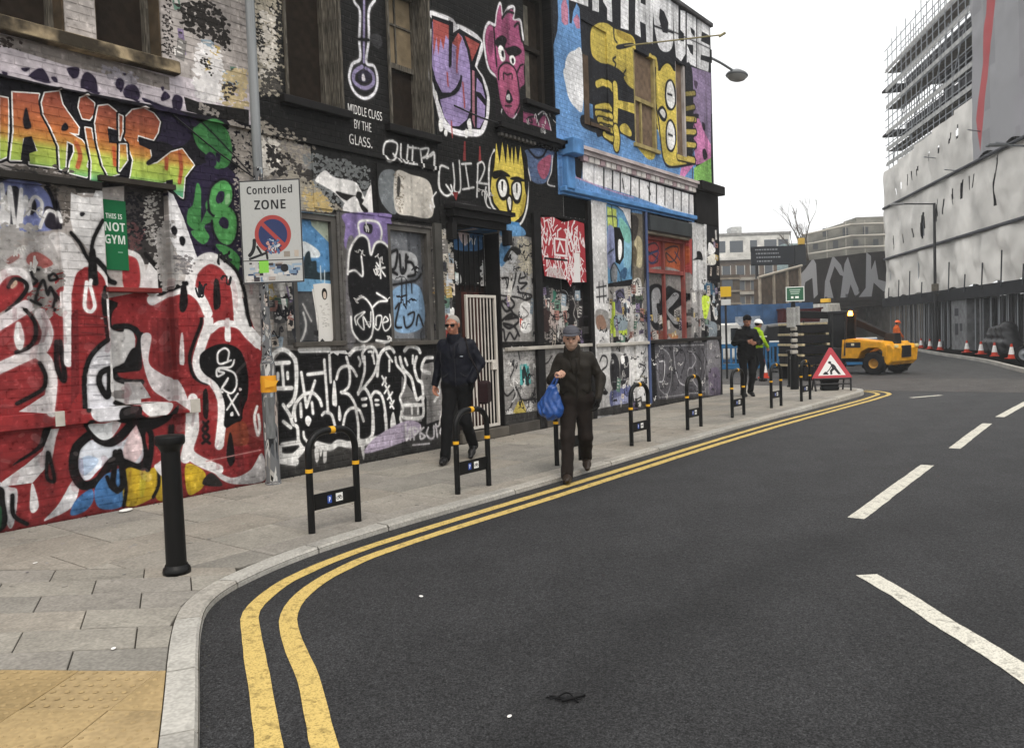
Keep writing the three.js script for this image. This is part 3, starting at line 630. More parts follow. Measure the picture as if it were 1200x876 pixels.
const ART_B = `
f #191817 255 -10 870 -10 870 860 255 860
f #68635e 255 -10 450 -10 450 150 255 150
f #77726d 255 150 345 150 345 380 255 380
P #a39a88 279 538 316 550 306 433 275 427
P #d0c8bc 284 513 304 524 304 482 300 454 280 441
P #23211f 308 536 319 540 313 433 303 433
P #23211f 277 493 284 503 289 483 279 473
P #4b4742 290 452 306 461 305 434 282 429
P #8c8478 272 403 303 393 349 381 342 324 314 304 267 331
P #b0a07e 327 350 360 326 374 310 331 306
P #cfc8bd 270 379 299 378 300 346 271 337
P #2b2826 285 371 314 365 306 342 290 345
P #6f7272 334 370 436 371 438 309 391 308 350 331
P #8f887a 315 353 333 348 353 328 388 309 343 307 307 308
P #b39a62 331 326 356 326 374 311 337 308
P #3a3633 316 360 342 352 351 338 332 338
F #e4e1de 349 342 364 355 377 349 407 348 417 341 433 311 408 311 392 320 376 331 360 337
F #1d1b1a 379 332 396 331 419 329 433 317 429 312 415 320 392 324
F #e4e1de 391 318 409 330 419 321 436 347 438 311 394 309
F #1d1b1a 413 336 420 335 418 328 411 329
F #1d1b1a 416 323 429 315 425 311 419 315
f #141312 436 371 450 370 451 324 473 310 545 311 572 322 570 295 469 301 438 309
F #6d7275 458 368 477 371 483 355 481 322 470 315 452 330 449 354
F #c4bdb2 480 369 508 370 544 363 546 320 505 316 477 321
P #8f8677 480 369 492 365 489 325 481 319
F #3b3733 484 364 488 359 484 339 481 344
S #d8d5d2 1.8 556 353 547 343 551 332 542 334 546 326
S #d8d5d2 1.8 567 390 562 368 565 357 572 352
f #4a4744 300 150 400 150 400 305 300 305
f #5b5855 380 145 400 145 400 310 380 310
f #55524f 462 145 560 145 560 305 462 305
X p 44 278 150 314 320
X b 12 278 150 314 300
F #7d6aa0 392 307 462 314 469 307 467 276 395 263 392 292
F #6a6769 392 266 406 269 399 156 387 153
S #e3e1de 2.6 415 280 414 299 443 302 451 291 449 280
F #26242a 423 297 435 297 433 287 422 288
F #131214 395 255 406 277 420 282 430 271 433 260 438 274 452 278 470 260 472 227 466 193 473 174 464 154 441 150 427 158 413 151 396 164 397 187 392 214
S #e8e6e3 2.8 392 234 397 263 413 282 427 279 431 260 439 274 452 277 470 263 472 227
S #e8e6e3 2.4 394 237 404 239 416 233 415 257
S #e8e6e3 2.2 438 242 454 245
S #e8e6e3 2.2 446 254 446 231
S #e8e6e3 2.2 440 250 454 234
S #e8e6e3 2.4 405 203 416 206 429 193 430 171 424 155 409 151 396 164 394 182
S #e8e6e3 2.4 429 193 441 201 456 203 438 212
S #e8e6e3 3 474 188 470 163 456 150 434 152
S #e8e6e3 1.8 402 172 401 182 417 188 404 177 414 166 414 182 424 169 427 188
S #e8e6e3 1.8 435 174 432 169 439 166 445 182 436 182 435 171
S #e8e6e3 1.8 446 174 456 177 451 182 446 174 450 164 461 171 460 185
f #2f3136 310 152 376 152 376 302 310 302
f #4f86b8 327 303 376 303 373 234 325 232
f #a9b49f 345 303 376 303 375 270 348 290
F #d9dfe2 328 266 337 270 356 261 355 253 330 254
F #23333a 333 242 337 255 343 259 345 248 352 248 354 235 373 236 373 226 325 222
f #6aa0c8 323 227 373 226 374 213 323 212
s #c8d6dd 1 358 243 358 225
s #c8d6dd 1 364 238 363 218
f #4a4a4b 316 209 374 213 374 154 313 155
f #d9d5cf 344 215 374 216 377 156 350 157 348 187
F #2a2624 358 213 366 213 367 205 359 203
F #9d9791 354 197 365 200 363 172 354 172
F #2e2c2c 344 162 357 167 376 162 372 154
S #cfccc8 2.4 313 158 325 155 333 172 330 187
S #b7b3b0 2 330 197 341 177
f #787b80 473 302 530 301 532 153 472 154
f #5d6066 504 299 530 301 532 153 511 153
F #7fa3c6 475 216 524 223 529 170 476 165
F #b2b3b5 478 266 518 266 520 240 476 232
S #1b1a1c 3.5 474 266 486 269 481 247 473 243 484 238
S #1b1a1c 3.5 490 264 492 241 500 245 502 265
S #1b1a1c 3.5 505 262 501 256 513 254 518 240 504 236
s #1b1a1c 1.6 492 233 491 210
s #1b1a1c 1.6 500 230 499 199
s #1b1a1c 1.6 510 228 510 214
S #1b1a1c 2.6 476 224 516 231 529 240
S #1b1a1c 2.4 478 193 486 199 477 171 488 168
S #1b1a1c 2.4 493 182 496 168 508 173 513 188 501 185
S #1b1a1c 2.4 516 171 521 185 529 170
f #3d3b39 256 -2 570 -2 570 26 256 26
F #b9b6b4 265 70 277 76 282 41 270 22 254 24
f #0f0e0f 313 143 360 141 465 142 560 130 556 67 479 44 473 29 279 27 284 86 279 130 292 145
f #6d6b69 477 104 504 71 511 41 470 41
f #8a8785 516 117 537 120 558 106 555 41 520 36 522 70 511 92
S #e9e7e4 4.7 277 132 281 141 292 145 302 141 310 129 309 102 305 88 297 81
s #e9e7e4 4.4 281 130 301 130
s #e9e7e4 3.4 291 130 292 101
s #e9e7e4 4.4 282 102 303 101
s #e9e7e4 3.4 285 119 285 112
s #e9e7e4 3.4 298 119 298 112
S #e9e7e4 3.8 290 83 298 71 302 60 308 55 309 39 317 29 326 33
s #e9e7e4 3.8 289 64 299 56
s #e9e7e4 5.0 286 38 308 38
S #e9e7e4 8.9 281 34 283 25 300 22 311 28
S #e9e7e4 8.9 285 21 303 16
S #e9e7e4 3.8 302 68 307 82 319 92 332 93 341 85 344 77
S #e9e7e4 2.9 306 63 305 74 307 84
s #e9e7e4 3.4 317 118 322 77 336 107
s #e9e7e4 3.8 326 115 351 116
s #e9e7e4 3.4 351 131 353 69
s #e9e7e4 6.6 317 144 358 143
s #e9e7e4 3.4 359 136 359 104
s #e9e7e4 3.4 310 134 310 114
f #e9e7e4 360 141 384 141 389 136 374 138 372 135 365 139 360 137
F #e9e7e4 363 104 366 102 367 77 363 75 360 80
F #e9e7e4 370 75 373 63 371 56 368 60
S #e9e7e4 3.4 344 66 349 69 358 65 362 53 363 44
S #e9e7e4 3.4 368 107 373 118 383 122 393 119 400 109
S #e9e7e4 3.4 385 133 389 115 387 98 376 90
S #e9e7e4 3.4 374 91 386 87 395 75 397 65
S #e9e7e4 3.4 375 50 380 64 390 70 402 66 408 52
s #e9e7e4 3.4 314 82 314 67
s #e9e7e4 3.4 330 82 331 69
F #f0eeeb 324 67 328 62 324 55 320 59 320 65
S #e9e7e4 2.9 316 49 317 42 322 36
S #e9e7e4 5.0 390 136 399 142 409 143 414 145
S #e9e7e4 3.5 412 126 411 137 421 144 432 141 436 127 428 109 412 95
S #e9e7e4 3.4 414 132 413 114 407 99 401 86
S #e9e7e4 2.9 427 133 430 139
S #e9e7e4 2.9 421 138 427 137 430 123
S #e9e7e4 2.9 404 132 407 126 405 121
S #e9e7e4 3.8 401 88 411 93 419 84 423 70 424 44 421 33 410 27 398 30
S #e9e7e4 3.8 421 80 429 87 440 81 445 60 445 36 436 25 423 26
S #e9e7e4 3.5 397 65 399 47 398 30
s #e9e7e4 3.4 424 62 421 31
F #e9e7e4 406 81 415 81 414 78 406 78
F #e9e7e4 407 73 414 73 414 70 407 70
F #e9e7e4 428 78 435 77 435 75 428 75
F #e9e7e4 428 72 435 71 435 69 429 69
S #e9e7e4 4.4 434 107 438 129 446 139 459 142 465 136
S #e9e7e4 2.9 451 136 461 124
S #e9e7e4 2.9 456 126 455 112
S #e9e7e4 3.4 467 129 469 119 483 104 479 86 472 76 477 61 471 49 476 37 473 29 461 26 448 32 444 56
s #e9e7e4 2.6 442 106 449 96
s #e9e7e4 2.6 449 104 442 95
s #e9e7e4 2.6 447 94 453 84
s #e9e7e4 2.6 454 93 445 84
s #e9e7e4 2.6 452 84 457 73
s #e9e7e4 2.6 459 84 450 76
s #e9e7e4 2.6 454 71 460 63
s #e9e7e4 2.6 461 73 454 65
F #e9e7e4 456 55 460 57 463 38 457 35 453 41
S #e9e7e4 4.4 475 129 480 114 494 101 499 84 504 71 513 73 515 53 508 46 479 49 474 57
S #e9e7e4 5.0 484 137 493 143 508 140 513 134
S #e9e7e4 4.4 506 128 501 115 506 98 514 92 516 72
s #e9e7e4 3.4 484 127 488 118
s #e9e7e4 3.4 499 130 498 120
s #e9e7e4 4.4 478 66 512 63
s #e9e7e4 2.8 493 64 493 53
s #e9e7e4 2.8 505 63 504 52
S #e9e7e4 4.4 537 126 522 125 515 111 530 105
S #e9e7e4 3.4 545 90 547 76 537 66
S #cfcac6 2.9 556 63 545 33
S #e9e7e4 7.8 335 32 354 26 366 30 382 26 402 25 423 27 447 26 473 31
F #d9d6d3 331 27 336 28 336 15 332 12
F #d9d6d3 344 25 348 25 347 11 343 10
F #d9d6d3 338 28 342 27 340 18 338 19
F #d9d6d3 402 23 407 23 406 5 404 7
F #b8a9c0 429 30 479 44 508 37 495 22 438 13 407 13
S #dcd7da 2.6 480 40 481 19 489 35 488 19
S #dcd7da 2.6 495 18 494 34 503 29 495 24
S #dcd7da 2.6 508 33 507 18 516 20 507 27 514 32
S #dcd7da 2.6 523 31 519 23 525 16 533 17 534 32
s #dcd7da 2.6 538 34 540 16
s #dcd7da 2.6 533 30 544 31
S #dcd7da 2.6 551 30 546 22 553 15
s #dcd7da 2.0 492 11 524 9
f #191817 401 574 478 599 470 429 392 414
S #dcdadf 3.4 420 578 423 569 431 560 428 526 428 502 415 492 409 474 416 459 432 454 449 464 456 482 451 498 438 500 444 530 446 565 457 582
S #8d82a8 3 439 584 438 562 434 499
S #8d82a8 4.5 431 493 418 483 417 471 433 467 448 476 448 488 437 492
F #2c2838 424 482 437 490 445 485 439 476 427 474
F #c8c3c8 430 482 433 484 435 477 430 476
F #3b3a3c 446 533 460 541 467 532 458 522
s #191817 3 426 525 444 529
T #e6e3e0 15 404 432 -4 0.58 MIDDLE CLASS
T #e6e3e0 15 413 414 -4 0.62 BY THE
T #e6e3e0 17 404 394 -4 0.74 GLASS.
S #dcdad8 2.4 479 410 465 405 461 390 471 382 482 391 486 407 472 409
s #dcdad8 2.4 478 393 490 384
S #dcdad8 2.4 493 408 492 390 501 385 506 409
s #dcdad8 2.4 515 409 512 385
s #dcdad8 2.4 506 406 526 408
s #dcdad8 2.4 504 384 519 385
s #dcdad8 2.4 529 407 532 383
S #dcdad8 2.4 529 407 545 411 540 400 531 396 548 401 556 405 555 384
S #e4e1e4 11 563 595 604 596 605 582 619 592 665 584 650 547 666 531 676 509 672 479 658 455 631 448 602 445 578 452 567 481 558 502 558 524 562 570
f #15141a 562 594 606 597 605 582 619 592 667 586 650 547 666 534 676 509 672 479 658 457 635 454 617 448 595 448 579 461 568 482 558 506 557 535
f #9a86b8 563 586 597 590 595 538 599 534 602 567 616 585 624 582 634 566 639 546 639 520 637 484 628 466 610 453 592 450 579 461 572 482 594 491 613 507 619 525 606 506 595 497 577 493 565 508 559 525
f #a84b45 564 589 597 590 595 570 589 575 583 553 578 568 572 543 570 568 563 541
f #a84b45 602 567 616 585 624 580 618 569 611 537 611 565
f #a84b45 630 585 663 582 644 552 640 568
f #9a86b8 654 531 665 524 672 504 661 511 651 511
f #9a86b8 653 504 671 494 668 474 656 459 650 458
f #a66a78 644 540 649 539 645 457 640 468
S #15141a 3.4 599 596 595 533
S #15141a 3.4 559 516 567 495 584 491 602 497 615 510 619 525
S #a5403c 2 589 523 590 505
S #a5403c 2 622 517 624 482
S #a5403c 1.6 611 560 610 528
S #a5403c 1.6 594 457 595 434
F #e9e7e4 568 452 575 456 576 442 569 439
F #e9e7e4 580 443 585 442 583 434 578 436
F #e9e7e4 624 451 629 450 627 440 622 441
F #e9e7e4 628 461 636 468 638 444 633 448
F #e9e7e4 561 494 566 490 568 482 562 485
S #dfdbdf 4 700 544 682 552 674 582 675 601 686 619 702 621 707 639 716 657 721 639 736 656 751 661 748 641 765 646 769 635 772 618
F #a84f78 677 587 680 607 690 617 702 616 707 637 716 654 721 636 740 654 749 654 746 641 763 643 764 631 768 616 775 595 770 571 771 550 759 538 757 509 739 490 723 492 709 507 703 535 698 546 683 557
F #7e3a5a 685 601 695 609 694 582 689 571 682 579
S #1a1418 2.6 698 615 700 583 702 559
S #1a1418 3 719 635 732 649 749 652
S #1a1418 3 750 632 761 640 764 626 768 614
F #1a1418 700 596 717 609 729 606 724 592 750 602 767 598 749 586 732 584 724 590 708 588
F #f0eeea 707 585 712 593 720 591 724 580 721 572 713 571
F #f0eeea 734 580 743 586 749 582 748 575 740 570
F #15141a 715 585 720 586 720 578 716 578
F #15141a 740 580 745 581 745 575 741 574
F #c05a80 707 543 710 559 727 569 744 567 751 554 754 521 749 505 735 494 719 499 710 514
S #1a1418 2.4 705 540 708 558 727 571 748 566 755 547 758 517 744 496
S #1a1418 1.8 718 543 718 553 728 553 739 557 739 549
F #15141a 722 512 725 527 731 529 739 518 732 511
F #efedea 724 520 731 524 732 516 724 515
S #1a1418 1.6 719 504 736 507
S #1a1418 2.2 752 561 761 574 770 579
S #cdc8cc 2 711 497 710 487 735 487 748 497
F #1a1418 697 526 703 500 710 487 698 485
f #8c3f62 766 506 802 507 800 475 764 477
F #8c3f62 805 495 825 512 838 496 837 477 804 476
S #15141a 2.6 768 506 802 507 803 495 811 504 825 512 838 496
S #cdc8cc 1.8 806 508 821 516 834 506 842 486
S #15141a 2 774 494 783 499 789 492 778 492 779 498 797 503
f #191817 700 470 870 470 870 488 700 488
S #dcdad8 2.6 541 397 556 407 554 383
S #dcdad8 2.6 584 390 569 391 564 379 565 359 577 351 590 357 588 367
s #dcdad8 2.6 578 366 592 354
S #dcdad8 2.6 594 398 596 375 595 360 608 363 608 404
s #dcdad8 2.6 621 401 627 367
s #dcdad8 2.6 613 400 634 404
s #dcdad8 2.6 613 364 638 370
s #dcdad8 2.6 649 405 644 357
S #dcdad8 2.6 648 405 659 410 664 400 652 381 646 378 669 379
S #dcdad8 2.4 666 374 662 359 667 347 675 343
f #8c3232 620 433 623 434 622 406 616 405
f #8c3232 654 432 656 432 657 411 651 410
f #8c3232 591 357 603 359 598 346
F #55698f 769 445 843 458 842 438 826 406 805 397 782 400 771 423
F #a9536c 800 427 821 442 839 447 831 420 816 406 803 412
S #15141a 3 772 450 794 438 815 443 829 459
S #dcdadc 2 843 448 838 421 826 400 847 398
S #dcdadc 2 762 443 771 423 779 399
S #e2dfdb 3.5 689 432 676 409 673 376 676 352 692 339 724 325 749 328 767 356 772 395
F #15130f 689 429 678 391 679 356 701 336 724 325 750 333 767 366 773 404 762 444
f #d3bb45 688 407 694 444 701 413 709 448 716 415 722 447 727 418 733 445 736 414 742 447 747 418 755 449 761 416 762 388 765 373 757 349 744 335 731 328 719 329 722 334 701 340 684 353 677 373 681 392
F #15130f 681 397 705 404 726 398 704 395 687 389
F #15130f 725 394 744 400 763 397 772 397 753 394
F #15130f 690 380 698 392 713 396 722 384 721 368 708 359 697 363
F #15130f 728 385 738 394 753 394 755 379 748 361 736 358 728 369
F #f0eee9 695 379 701 389 712 390 717 380 712 367 701 365
F #f0eee9 731 382 739 390 750 390 752 379 744 365 735 367
f #15130f 703 387 708 388 706 373 703 375
f #15130f 740 389 744 389 743 374 740 375
F #15130f 714 360 722 370 730 363 726 344 719 334
F #e9e4da 717 360 722 366 726 361 723 346
F #aa9230 758 372 766 373 757 347 744 337 754 355
f #2a2829 587 343 613 348 707 340 683 333 599 336
F #4a4848 602 340 623 344 672 339 666 334
s #8a8684 1.2 606 332 620 333
s #8a8684 1.2 611 325 660 327
S #3f7ab0 7 706 322 724 325 743 325
f #151414 588 317 696 319 690 216 582 213
P #a69f92 554 303 584 294 583 237 574 179 549 183 548 246
P #cfc9be 555 288 572 285 573 263 557 266
P #8e6f42 547 235 563 232 573 213 556 202 546 213
F #c9cfd6 575 244 583 233 579 210 571 225
F #e0dedb 570 194 584 194 583 183 571 183
S #4a4038 1.6 556 299 566 278 554 254 575 248
S #4a4038 1.6 557 224 573 202 553 190
F #9a3b34 563 179 572 183 570 156 559 156
f #23211f 588 310 617 312 611 147 593 148
S #d6d3d0 2 598 233 613 238 609 222 597 223 601 237
S #d6d3d0 2 602 210 596 198 610 198 598 183 609 175
F #dfe4e2 596 260 608 267 613 249 631 246 631 232 610 241 598 245
F #8fb3a6 607 249 622 248 616 242 607 243
F #325b86 623 309 676 317 695 307 681 285 618 283
F #b9a7a6 632 310 656 306 646 289 634 298
f #8d8a86 689 313 777 308 776 142 676 144
F #5d93c4 705 321 748 323 760 311 720 306 696 306
P #b9b09a 743 305 774 305 774 260 759 220 740 254
P #b0b0b0 696 299 719 291 738 278 728 253 697 247 678 244
F #47759f 696 292 719 291 710 269 694 259
F #22211f 702 269 723 289 746 286 738 278 722 284 710 267
P #a8a6a4 681 242 736 251 773 246 771 211 680 209
S #1d1b1c 2.6 689 238 712 241 707 224
S #1d1b1c 2.6 720 241 719 224 727 234 732 249
S #1d1b1c 2.6 744 249 739 235 760 235 743 225
S #1d1b1c 2.6 753 252 756 245 744 242
S #1d1b1c 2.2 680 219 695 214 734 212 758 208 771 216 735 220
S #1d1b1c 3.5 698 205 714 210 725 200 705 190 694 200 698 205 721 186 701 178 732 181
S #1d1b1c 3.5 693 176 717 186 736 176 711 164 696 171 723 166 735 152
S #1d1b1c 3 684 157 696 162 699 145 711 157 722 147 731 156
F #d8d5d2 741 200 766 201 768 161 739 161
F #c24a3c 738 178 746 176 741 161
f #eae8e4 742 176 763 173 764 158 739 161
S #6b6764 1.6 745 198 761 186 744 178
f #151414 778 325 797 327 791 141 776 142
f #151414 796 347 962 352 955 137 929 138 934 230 914 232
P #8d8580 789 226 866 228 893 213 884 139 788 141
F #d3d5d4 789 224 806 221 805 196 787 196
F #33487c 797 224 819 224 810 206 801 209
F #2f6e5b 833 225 856 223 846 207 832 212
P #b8887c 810 209 837 212 840 188 813 188
F #3f6b5c 791 188 808 186 807 165 790 163
F #3b2a28 813 193 836 194 832 160 816 160
F #c9c4c0 863 186 882 186 881 165 862 165
P #b4a39c 836 199 859 196 857 160 834 163
S #201e1f 2 856 223 884 221 888 202 863 189
S #201e1f 2 863 181 882 186
f #242122 894 223 939 224 934 138 894 139
S #8f8a86 1.6 904 218 913 202 907 186 921 170
S #a5a09b 1.4 898 213 933 213
S #77726e 1.4 905 164 930 159 909 148
X p 26 558 60 588 300
X b 16 700 150 775 300
X p 5 700 150 775 250
X p 34 798 136 938 235
X b 18 798 136 938 250
X w 10 590 200 690 300
f #8f8c89 681 132 830 133 968 129 961 15 685 31
P #aaa7a4 681 129 752 133 784 119 728 83 683 83
P #7a7774 779 128 824 130 820 74 769 62
s #b5b2af 3 686 130 829 132
f #45a09c 734 107 756 107 762 75 733 74
F #1f2a2b 739 95 746 104 752 88 757 74 749 74 747 89 741 75
S #232122 2 710 112 719 103 708 88
S #232122 2.4 683 80 697 61 712 66 723 71 706 42 686 34
S #232122 2.4 725 68 737 51 763 52 772 68
S #232122 2 780 109 805 105 823 117
S #d4d1ce 2 718 72 722 59 711 50
S #232122 1.6 731 127 735 114
f #ccb44e 726 49 737 51 746 35 746 28 710 30 716 38
P #d9d6d3 747 44 763 46 762 30 749 31
P #d9d6d3 701 39 715 35 710 29 695 30
S #4a4746 1.6 678 75 682 56 676 41
f #3a3836 681 32 768 30 962 25 960 -3 680 14
f #cfcac7 790 316 801 320 799 289 790 289
X b 26 700 20 940 128
X w 16 700 20 940 128
X w 8 395 150 470 300
X w 6 590 320 700 370
X b 10 470 150 545 300
X w 10 760 480 860 520
`;
